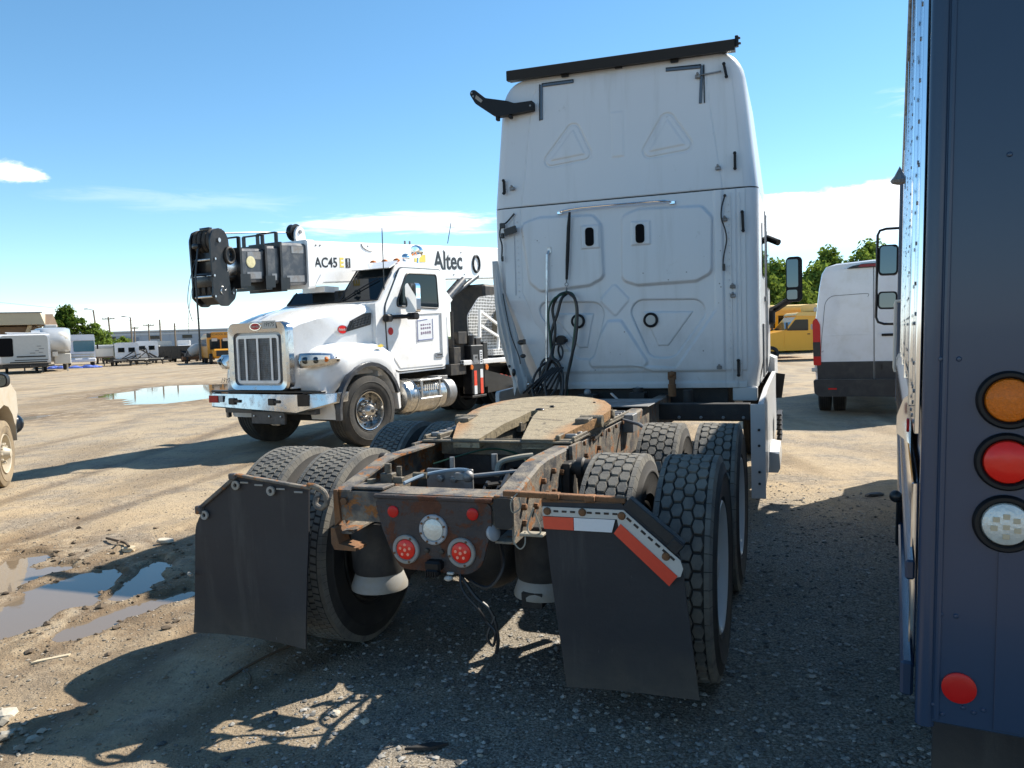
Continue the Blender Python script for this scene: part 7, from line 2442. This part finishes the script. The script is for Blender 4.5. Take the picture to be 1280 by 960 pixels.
CA = thing('travel_trailer', 'white travel trailer with a dark front window and black tongue frame, leftmost of the campers', 'camper', (-37.9, 62.0, 0), R(32))
obj('body', MB().prism(rpoly([(-1.6, 0.75), (-1.6, 3.05), (7.5, 3.05), (8.0, 2.6), (8.0, 0.75)], 0.25, 4), lambda a, b, t: (t, a, b), -1.9, 1.5), MWV, CA, 40)
obj('front_cap', MB().prism(rrect(-1.75, 1.35, 0.85, 2.95, 0.25), XZ(-1.62), -0.02, 0.02), MPL, CA)
obj('front_window', MB().prism(rrect(-1.9, -0.95, 1.35, 2.75, 0.12), XZ(-1.64), -0.03, 0.02), MHO, CA)
obj('stripe', MB().box((0.2, -1.655, 1.32), (1.9, 0.01, 0.10)).box((0.2, -1.655, 1.05), (2.2, 0.01, 0.06)), MDK, CA)
mb = MB()
for i, (x, z, w) in enumerate(((0.75, 2.1, 0.3), (0.9, 1.9, 0.35), (0.6, 1.75, 0.25), (0.85, 1.62, 0.3), (0.3, 1.58, 0.35))):
    mb.box((x, -1.66, z), (w, 0.01, 0.05))
obj('graphic', mb, MST, CA)
mb = MB()
for i in range(4):
    mb.box((0.0, -2.2 - 0.3 * i, 0.62 + 0.14 * (i % 3)), (3.4 - 0.5 * i, 0.09, 0.09))
mb.bar((-1.3, -1.6, 0.6), (0, -3.2, 0.6), 0.12, 0.14).bar((1.3, -1.6, 0.6), (0, -3.2, 0.6), 0.12, 0.14).box((0.9, -2.4, 0.35), (0.1, 0.1, 0.6)).box((-0.3, -3.0, 0.35), (0.1, 0.1, 0.6))
obj('tongue', mb, MBK, CA)
obj('roof_rack', MB().box((0.0, 2.0, 3.12), (2.6, 6.0, 0.10)).box((0.6, -0.4, 3.25), (0.6, 0.5, 0.18)).tube([(1.2, -1.4, 3.08), (-1.4, -1.4, 3.18)], 0.04, 6), MWV, CA)
obj('underside', MB().box((-0.2, 3, 0.62), (3.0, 9, 0.3)), MBK, CA)
base_wheels(CA, [(-1.5, 3, 0), (1.2, 3, 0), (-1.5, 4, 0), (1.2, 4, 0)])

CB = thing('fifth_wheel_camper', 'grey camper with a bulging rounded nose between the travel trailer and motorhome', 'camper', (-38.2, 66.0, 0), R(33))
prof = [(0.0, 1.55), (-1.9, 1.60), (-2.7, 2.0), (-3.0, 2.55), (-2.7, 3.15), (-1.8, 3.55), (0.0, 3.65), (8.0, 3.7), (8.0, 0.8), (0.0, 0.8)]
rings = []
for k in range(9):
    a = -1 + 2 * k / 8
    sh = math.sqrt(max(0.05, 1 - 0.75 * a ** 4))
    rings.append([(a * 1.22, y * (sh if y < 0 else 1.0), 2.5 + (z - 2.5) * (0.82 + 0.18 * sh)) for y, z in rpoly(prof, 0.25, 2)])
obj('body', MB().loft(rings), MGY, CB, 60)
obj('nose_panel', MB().ball((0.42, -2.35, 2.80), 0.62, 10, (0.95, 0.75, 0.75)), MPL, CB)
obj('pin_box', MB().box((0.55, -1.2, 1.05), (1.2, 0.9, 0.85), 0.05).box((0.0, -1.9, 1.45), (0.4, 0.7, 0.4)), MPL, CB)
obj('landing_leg', MB().box((0.9, -1.0, 0.4), (0.12, 0.12, 0.8)).box((-0.9, -1.0, 0.4), (0.12, 0.12, 0.8)), MPL, CB)
obj('roof_unit', MB().box((0, 1.5, 3.8), (0.9, 1.1, 0.25), 0.06).tube([(-0.9, -1.2, 3.5), (0.9, -1.2, 3.55)], 0.06, 6), MPL, CB)
base_wheels(CB, [(-1.1, 5, 0), (1.1, 5, 0), (-1.1, 6, 0), (1.1, 6, 0)])

CC = thing('motorhome', 'white motorhome facing the yard with a big teal windshield, right of the grey camper nose', 'motorhome', (-41.9, 77.0, 0), R(30))
obj('body', MB().prism(rrect(-1.25, 1.25, 0.55, 3.15, 0.2), lambda a, b, t: (a, t, b), 0.0, 10.0), MWV, CC, 40)
obj('roof_cap', MB().prism(rpoly([(-1.28, 2.65), (-1.2, 3.22), (1.2, 3.22), (1.28, 2.65)], 0.1), XZ(0.1), -0.28, 1.5), MWV, CC)
obj('windshield', MB().prism(rrect(-0.62, 1.18, 1.55, 2.62, 0.12), XZ(-0.01), -0.03, 0.02), mat('teal_glass', (0.05, 0.16, 0.20), 0.08, spec=0.8), CC)
obj('front_bumper', MB().box((0, -0.10, 0.72), (2.5, 0.3, 0.35), 0.06), MWV, CC)
obj('front_band', MB().box((0.0, -0.03, 1.05), (2.3, 0.03, 0.10)).box((0.0, -0.03, 1.30), (2.3, 0.03, 0.06)), MFA, CC)
obj('headlight', MB().box((-0.9, -0.04, 1.18), (0.35, 0.05, 0.14)).box((0.9, -0.04, 1.18), (0.35, 0.05, 0.14)), MCL, CC)
obj('side_window', MB().box((-1.26, 1.6, 2.1), (0.03, 2.0, 0.9), 0.01).box((-1.26, 5.2, 2.1), (0.03, 2.4, 0.8), 0.01), MGL, CC)
obj('side_mirror', MB().box((-1.5, -0.15, 2.0), (0.15, 0.12, 0.45), 0.03).box((1.45, -0.15, 2.0), (0.15, 0.12, 0.45), 0.03), MBP, CC)
base_wheels(CC, [(-1.1, 1.6, 0), (1.1, 1.6, 0), (-1.1, 7.2, 0), (1.1, 7.2, 0)], 0.42)

mb = MB()
rn = random.Random(21)
for i in range(40):
    mb.ball((-41.3 + rn.uniform(-2.3, 2.3), 75.0 + rn.uniform(-0.5, 0.5), 0.05), rn.uniform(0.12, 0.32), 5, (1.5, 1, rn.uniform(0.4, 0.9)))
tag(obj('tarp', mb, MTP, None, 0), 'crumpled blue tarp lying on the ground in front of the motorhome', 'tarp')

# pop-up trailer and low white boat-like trailers
PT = thing('popup_trailer', 'low pale box trailer just right of the motorhome', 'trailer', (-41.9, 81.0, 0), R(30))
obj('body', MB().box((0, 0, 1.35), (1.9, 3.2, 1.0), 0.06), MPL, PT)
obj('lid', MB().box((0, 0, 2.0), (2.0, 3.3, 0.35), 0.08), MGY, PT)
obj('band', MB().box((0, -1.62, 0.95), (1.9, 0.04, 0.10)), MBR, PT)
obj('drawbar', MB().bar((0, -1.6, 0.7), (0, -2.8, 0.7), 0.1, 0.1).box((0, -2.5, 0.4), (0.1, 0.1, 0.6)), MBK, PT)
base_wheels(PT, [(-0.85, 0.3, 0), (0.85, 0.3, 0)])


def utility(name, label, loc, rz, L, H, cm_, seed, window=True):
    t = thing(name, label, 'trailer', loc, rz)
    obj('body', MB().prism(rpoly([(-1.1, 0.7), (-1.1, H), (1.1, H), (1.1, 0.7)], 0.25, 3), lambda a, b, c: (a, c, b), -L / 2, L / 2), cm_, t, 40)
    if window:
        for x in (-0.5, 0.45):
            w_ = obj('window', MB().box((x, -L / 2 - 0.01, H - 0.75), (0.6, 0.04, 0.45), 0.02), MGL, t)
            obj('frame', MB().box((x, -L / 2 - 0.03, H - 1.0), (0.66, 0.03, 0.05)), MPL, w_)
    fm = MB().bar((-1, -L / 2 - 0.2, 0.65), (0, -L / 2 - 1.5, 0.65), 0.1, 0.12).bar((1, -L / 2 - 0.2, 0.65), (0, -L / 2 - 1.5, 0.65), 0.1, 0.12)
    rn_ = random.Random(seed)
    for i in range(5):
        fm.bar((rn_.uniform(-1.4, 1.4), -L / 2 - rn_.uniform(.3, 1.2), 0.4), (rn_.uniform(-1.4, 1.4), -L / 2 - rn_.uniform(.3, 1.2), rn_.uniform(0.9, 2.1)), 0.09, 0.09)
    fm.box((0, 0, 0.6), (1.9, L, 0.14))
    obj('frame', fm, MBK, t)
    base_wheels(t, [(-0.95, 0.4, 0), (0.95, 0.4, 0)])
    return t


utility('camper_trailer', 'white trailer behind black frames, first right of the pale box trailer', (-40.2, 82.5, 0), R(28), 5, 2.35, MWV, 1)
utility('camper_trailer', 'white trailer with two small windows, middle of the far trailer row', (-40.6, 88.0, 0), R(27), 5, 2.5, MWV, 2)
for i, (x, y, rz, lab) in enumerate(((-49.5, 98.0, 20, 'dark car farthest left in the far row behind the pale box trailer'), (-46.5, 99.0, 35, 'dark car behind the white trailer with black frames'), (-45.5, 104.0, 10, 'dark car behind the rounded white trailer'), (-38.3, 93.0, 40, 'dark car beside the right end of the black dumpster'), (-37.5, 97.0, 15, 'small dark car just left of the hanging crane line'))):
    t = thing('parked_car', lab, 'car', (x, y, 0), R(rz), 'dark cars in the far row')
    obj('body', MB().prism(rpoly([(-2.2, 0.35), (-2.2, 0.95), (-1.4, 1.05), (-0.8, 1.6), (1.1, 1.6), (1.7, 1.05), (2.2, 0.95), (2.2, 0.35)], 0.12), YZ(0), -0.88, 0.88), (MGR, MDK, MGR, MBK, MGY)[i], t)
    obj('side_window', MB().prism([(-1.0, 1.08), (-0.7, 1.52), (1.0, 1.52), (1.4, 1.08)], YZ(0), -0.90, 0.90), MGL, t)
    base_wheels(t, [(-0.8, -1.4, 0), (0.8, -1.4, 0), (-0.8, 1.4, 0), (0.8, 1.4, 0)], 0.33)
utility('camper_trailer', 'rounded white trailer just left of the black dumpster', (-41.6, 94.0, 0), R(26), 5, 2.5, MPL, 3, False)
for i, (x, y, lab) in enumerate(((-38.2, 79.0, 'low flat trailer frame lying in front of the white trailers'), (-38.6, 83.5, 'long low frame lying in the dirt before the black dumpster'))):
    t = thing('frame_stack', lab, 'frame', (x, y, 0), R(8))
    fm = MB()
    for k in range(3):
        fm.bar((-2.2, k * 0.5, 0.5 + 0.1 * k), (2.2, k * 0.5 + 0.2, 0.45), 0.12, 0.12)
        fm.bar((-1.8 + k * 1.7, -0.2, 0.45), (-1.8 + k * 1.7, 1.3, 0.45), 0.1, 0.1)
        fm.box((-1.6 + k * 1.6, 0.2, 0.22), (0.12, 0.12, 0.44))
    obj('beams', fm, MDK, t)
    obj('boards', MB().box((0, 0.5, 0.60), (3.0, 1.0, 0.05)), MPL, t)

DU = thing('dumpster', 'long black roll off dumpster with sloping ends in the far row', 'dumpster', (-39.5, 92.0, 0), R(20))
DU.scale = (0.66, 0.66, 0.72)
obj('bin', MB().prism([(-3.6, 2.6), (3.4, 2.5), (2.6, 0.6), (-2.4, 0.6)], XZ(0), -1.1, 1.1), MBK, DU)
mb = MB()
for i in range(7):
    mb.bar((-3.2 + i * 1.0, -1.14, 2.5), (-2.5 + i * 0.85, -1.14, 0.65), 0.14, 0.08, (0, 1, 0))
mb.box((-0.1, -1.14, 2.55), (7.0, 0.12, 0.14))
obj('bin_ribs', mb, MDK, DU)
obj('load', MB().box((-2.2, 0, 2.3), (0.8, 1.4, 0.9), 0.1), MPL, DU)

BT = thing('box_truck', 'small white box truck far away beside the hanging crane line', 'truck', (-62.0, 150.0, 0), R(20))
obj('box', MB().box((0, 1.5, 1.9), (2.2, 4.5, 2.3), 0.05), MWV, BT)
obj('cab', MB().prism([(-0.8, 0.6), (-0.8, 2.2), (-1.2, 2.2), (-1.7, 1.5), (-2.5, 1.35), (-2.6, 0.6)], YZ(0), -1.0, 1.0), MWV, BT)
obj('windshield', MB().add([(-0.85, -1.24, 2.12), (0.85, -1.24, 2.12), (0.9, -1.72, 1.52), (-0.9, -1.72, 1.52)], [(0, 1, 2, 3)]), MGL, BT)
base_wheels(BT, [(-0.9, -1.9, 0), (0.9, -1.9, 0), (-0.9, 2.2, 0), (0.9, 2.2, 0)], 0.4)
CR = thing('parked_car', 'low silver car just left of the far white box truck', 'car', (-41.5, 99.0, 0), R(28))
obj('body', MB().prism(rpoly([(-2.2, 0.35), (-2.2, 0.9), (-1.2, 0.98), (-0.7, 1.45), (0.9, 1.45), (1.5, 1.0), (2.2, 0.9), (2.2, 0.35)], 0.12), YZ(0), -0.85, 0.85), MGY, CR)
obj('side_window', MB().prism([(-0.95, 1.0), (-0.6, 1.38), (0.8, 1.38), (1.2, 1.0)], YZ(0), -0.87, 0.87), MGL, CR)
base_wheels(CR, [(-0.8, -1.4, 0), (0.8, -1.4, 0), (-0.8, 1.4, 0), (0.8, 1.4, 0)], 0.32)
MX_ = thing('mixer_machine', 'small rust and white machine with a drum, right of the far white box truck', 'machine', (-33.1, 83.0, 0), R(30))
MX_.scale = (0.75, 0.75, 0.75)
obj('chassis', MB().box((0, 0, 0.7), (3.6, 1.6, 0.5), 0.05), MRS, MX_)
obj('drum', MB().lathe([(0, 0), (0.6, 0.1), (0.85, 0.9), (0.7, 1.6), (0.35, 2.1), (0, 2.1)], (-0.9, 0, 1.35), (0.8, -0.1, 0.45), 20), MPL, MX_)
obj('posts', MB().bar((1.4, 0, 0.9), (1.5, 0, 2.1), 0.15, 0.15).bar((-1.4, 0, 0.9), (-1.0, 0, 1.8), 0.2, 0.2), MGR, MX_)
base_wheels(MX_, [(-1.3, -0.8, 0), (1.3, -0.8, 0), (-1.3, 0.8, 0), (1.3, 0.8, 0)], 0.45)
JP = thing('parked_car', 'white pickup with red tail lamps beside the orange school bus', 'car', (-32.6, 86.0, 0), R(20))
obj('body', MB().prism(rpoly([(-2.4, 0.5), (-2.4, 1.15), (-0.4, 1.2), (0.0, 1.85), (1.6, 1.85), (2.0, 1.2), (2.9, 1.1), (2.9, 0.5)], 0.1), YZ(0), -0.95, 0.95), MWV, JP)
obj('tail_lamp', MB().box((-0.85, -2.42, 0.95), (0.16, 0.04, 0.4)).box((0.85, -2.42, 0.95), (0.16, 0.04, 0.4)), MRR, JP)
obj('rear_window', MB().add([(-0.75, -0.02, 1.78), (0.75, -0.02, 1.78), (0.8, -0.36, 1.28), (-0.8, -0.36, 1.28)], [(0, 1, 2, 3)]), MGL, JP)
base_wheels(JP, [(-0.85, -1.5, 0), (0.85, -1.5, 0), (-0.85, 2.0, 0), (0.85, 2.0, 0)], 0.38)

# long warehouse on the skyline
WH = thing('warehouse', 'long low blue grey metal warehouse along the far horizon', 'building', (-95.0, 225.0, 0), R(4))
obj('wall', MB().box((0, 12, 3.3), (72, 24, 6.6), 0.05), MWH, WH)
obj('roof', MB().box((0, 12, 6.75), (73, 25, 0.4), 0.1).box((-28, 8, 7.4), (7, 5, 1.2)), mat('warehouse_roof', (0.42, 0.46, 0.50), 0.6), WH)
for i in range(18):
    obj('wall_rib', MB().box((-34 + i * 4, -0.06, 3.2), (0.25, 0.12, 6.3)), MWH, WH)
for x, w in ((-22, 5.0), (-12.5, 4.0), (30, 6)):
    obj('dock_door', MB().box((x, -0.05, 2.6), (w, 0.2, 5.0)), MWD, WH)
for x in (-18, -6, 3, 14):
    w_ = obj('window', MB().box((x, -0.1, 4.9), (2.6, 0.2, 0.9)), MGL, WH)
    obj('frame', MB().box((x, -0.14, 4.4), (2.8, 0.2, 0.12)), MWD, w_)
obj('cladding_band', MB().box((0, -0.08, 5.9), (72, 0.12, 0.5)), mat('warehouse_roof', (0.42, 0.46, 0.50)), WH)

# utility poles and the wires between them
def pole(label, loc, h, lean, arm=None, lamp=False):
    p = thing('utility_pole', label, 'pole', loc, 0, 'poles along the far side of the yard')
    top = Vector((lean * h, 0, h))
    obj('post', MB().tube([(0, 0, 0), tuple(top)], [0.17, 0.12], 8), MPO, p)
    if arm:
        z = h - 0.35
        a_ = obj('crossarm', MB().box((lean * z, 0, z), (arm, 0.14, 0.16)), MPO, p)
        ins = MB()
        for k in (-0.45, -0.2, 0.2, 0.45):
            ins.cyl((lean * z + k * arm, 0, z + 0.08), (lean * z + k * arm, 0, z + 0.28), 0.05, n=6)
        obj('insulators', ins, MGY, a_)
    if lamp:
        obj('lamp_arm', MB().tube([tuple(top), tuple(top + Vector((-0.9, 0, 0.18)))], 0.05, 6).box(tuple(top + Vector((-1.15, 0, 0.2))), (0.6, 0.25, 0.16), 0.05), MST, p)
    return p


pole('tall leaning pole with a lamp head, leftmost of the far poles beside the tree', (-66.5, 128, 0), 8.2, -0.09, lamp=True)
pole('leaning pole with a wide crossarm, second from the left', (-64.0, 127, 0), 7.0, -0.055, 2.0)
pole('upright pole with a lamp head in front of the warehouse', (-62.2, 130, 0), 6.9, -0.01, lamp=True)
pole('short pole with a small crossarm beside the lamp pole', (-75.0, 158, 0), 6.2, 0.0, 1.6)
pole('short pole with crossarm and a transformer above the black dumpster', (-68.5, 150, 0), 6.4, 0.0, 2.0)
pole('slim plain pole without crossarm left of the crane line', (-57.5, 130, 0), 6.4, 0.0)
pole('slim plain pole just left of the hanging crane line', (-53.4, 126, 0), 5.6, 0.0)
pole('pole seen between the crane line and the orange school bus', (-52.5, 150, 0), 5.0, 0.0)
mb = MB()
for z in (6.3, 5.5, 5.0):
    mb.tube([(-130, 140, z + 2.0), (-75, 142, z + 0.6), (-40, 145, z + 0.5), (10, 160, z)], 0.022, 4)
mb.tube([(-90, 100, 11.5), (-66.5, 128, 7.8)], 0.02, 4)
tag(obj('power_lines', mb, MBK), 'thin power lines strung between the far utility poles', 'wires')


# ================================================================ TREES
def leaf_material(name, c0, c1):
    m = bpy.data.materials.new(name)
    m.use_nodes = True
    t = m.node_tree
    t.nodes.clear()
    N = NT(t)
    geo = N.n('ShaderNodeNewGeometry')
    c = N.mix(geo.outputs['Random Per Island'], c0, c1)
    d = N.n('ShaderNodeBsdfDiffuse', inp={'Color': c})
    tr = N.n('ShaderNodeBsdfTranslucent', inp={'Color': N.mix(0.5, c, (0.20, 0.26, 0.03))})
    mx = N.n('ShaderNodeMixShader', inp={0: 0.42})
    t.links.new(d.outputs[0], mx.inputs[1])
    t.links.new(tr.outputs[0], mx.inputs[2])
    o = N.n('ShaderNodeOutputMaterial')
    t.links.new(mx.outputs[0], o.inputs[0])
    return m


ML1 = leaf_material('leaves_dark', (0.030, 0.065, 0.014), (0.075, 0.125, 0.025))
ML2 = leaf_material('leaves_light', (0.12, 0.18, 0.032), (0.20, 0.28, 0.065))
ML3 = leaf_material('leaves_lime', (0.13, 0.19, 0.035), (0.20, 0.26, 0.06))
MBA = mat('bark', (0.12, 0.095, 0.07), 0.9, 0, 0.3, 6)


def tree(label, loc, h, rad, m, seed, leaf=0.16, nclump=60, per=90, low=0.2):
    nclump, per = int(nclump * 1.5), int(per * 0.75)
    r = np.random.RandomState(seed)
    t = thing('leafy_tree', label, 'tree', loc, 0)
    rr = random.Random(seed)
    trunk = MB().tube(spline([(0, 0, -0.1), (0.1, 0.05, h * 0.25), (-0.1, 0, h * 0.5), (0.05, 0.1, h * 0.8)], 4), [0.22 * h / 7 * (1 - 0.06 * i) for i in range(13)], 8)
    tk = obj('trunk', trunk, MBA, t)
    lm = MB()
    V, F = [], []
    cen = []
    for i in range(nclump):
        a = r.uniform(0, 6.283)
        u = r.uniform(low, 1.0)
        prof = math.sin(math.pi * min(1.0, (u - low + 0.12) / (1.1 - low)) ** 0.75)
        d = rad * prof * r.uniform(0.25, 1.0) ** 0.6 * (1 + 0.25 * math.sin(3 * a + seed))
        c = np.array([d * math.cos(a), d * math.sin(a), h * u * (1 + 0.06 * math.sin(2 * a + seed))])
        cen.append(c)
        if i % 4 == 0:
            lm.tube([(0, 0, h * max(0.15, u * 0.6)), tuple(c * [0.5, 0.5, 1] - [0, 0, 0.25]), tuple(c)], [0.06 * h / 7, 0.04 * h / 7, 0.015], 5)
    obj('limbs', lm, MBA, tk)
    cen = np.array(cen)
    n = nclump * per
    cr = rad * r.uniform(0.08, 0.30, nclump)
    idx = np.repeat(np.arange(nclump), per)
    dirs = r.normal(size=(n, 3))
    dirs /= np.linalg.norm(dirs, axis=1)[:, None]
    P = cen[idx] + dirs * (cr[idx] * r.uniform(0.3, 1.0, n) ** 0.5)[:, None] * np.array([1, 1, 0.75])
    nrm = dirs + r.normal(size=(n, 3)) * 0.6 + np.array([0, 0, 0.4])
    nrm /= np.linalg.norm(nrm, axis=1)[:, None]
    tx = np.cross(nrm, r.normal(size=(n, 3)))
    tx /= np.linalg.norm(tx, axis=1)[:, None]
    ty = np.cross(nrm, tx)
    s = leaf * r.uniform(0.6, 1.5, n)[:, None]
    V = np.stack([P - tx * s, P + ty * s * 0.55, P + tx * s, P - ty * s * 0.55], 1).reshape(-1, 3)
    F = np.arange(4 * n).reshape(-1, 4)
    me = mesh_np('crown', V, F, m)
    me.polygons.foreach_set('use_smooth', np.zeros(len(F), bool))
    o_ = bpy.data.objects.new('crown', me)
    COL.objects.link(o_)
    o_.parent = t
    return t


tree('dark green tree at the right end of the brown building', (-53.2, 95.0, 0), 6.4, 3.4, ML1, 1, 0.17, 90, 90, 0.2)
tree('lighter green bush-like tree leaning out right of the dark tree', (-49.8, 95.0, 0), 4.6, 2.6, ML2, 2, 0.16, 50, 80, 0.2)
tree('low pale green bush at the foot of the leftmost far pole', (-50.5, 103.0, 0), 3.2, 2.0, ML3, 3, 0.16, 36, 70, 0.1)
tree('tall leafy tree directly behind the school bus roof', (20.0, 60.0, 0), 6.3, 3.8, ML2, 4, 0.16, 120, 90, 0.1)
tree('leafy tree showing above the left shoulder of the cargo van', (24.6, 61.0, 0), 7.2, 3.8, ML2, 5, 0.16, 120, 90, 0.1)
tree('tree top peeking over the middle of the cargo van roof', (28.8, 63.0, 0), 7.6, 3.6, ML2, 6, 0.16, 110, 90, 0.1)
tree('lime green low tree between the bus roof and the cab mirror', (19.8, 54.0, 0), 4.6, 2.4, ML3, 7, 0.16, 60, 90, 0.08)
tree('leafy tree half hidden behind the white cab mirror', (16.8, 62.0, 0), 6.4, 3.6, ML2, 8, 0.16, 110, 90, 0.1)
tree('leafy tree hidden for the most part by the cargo van', (33.5, 64.0, 0), 7.6, 3.0, ML2, 9, 0.18, 70, 80, 0.2)

for i, (x, y, h, lab) in enumerate(((18.2, 57.0, 5.2, 'low lime green tree just right of the cab mirror'), (22.3, 57.5, 5.8, 'pale green tree at the left edge of the cargo van roof'), (26.6, 60.0, 6.9, 'pale green tree between the two taller trees over the van roof'), (31.2, 62.0, 6.9, 'pale green tree seen past the right of the van roof'))):
    tree(lab, (x, y, 0), h, 3.6, (ML3, ML2, ML2, ML2)[i], 20 + i, 0.15, 90, 90, 0.06)

# low far ground line of scrub along the horizon
mb = MB()
rn = random.Random(31)
for i in range(120):
    x = -190 + i * 3.4 + rn.uniform(-1, 1)
    if -120 < x < -60 and False:
        continue
    mb.ball((x, 262 + rn.uniform(-4, 4), 1.0), rn.uniform(1.6, 3.2), 5, (1.5, 1, 0.8))
sc = obj('far_scrub', mb, mat('far_green', (0.07, 0.10, 0.05), 0.9, 0, 0.4, 0.6), None)
sc['kind'] = 'stuff'
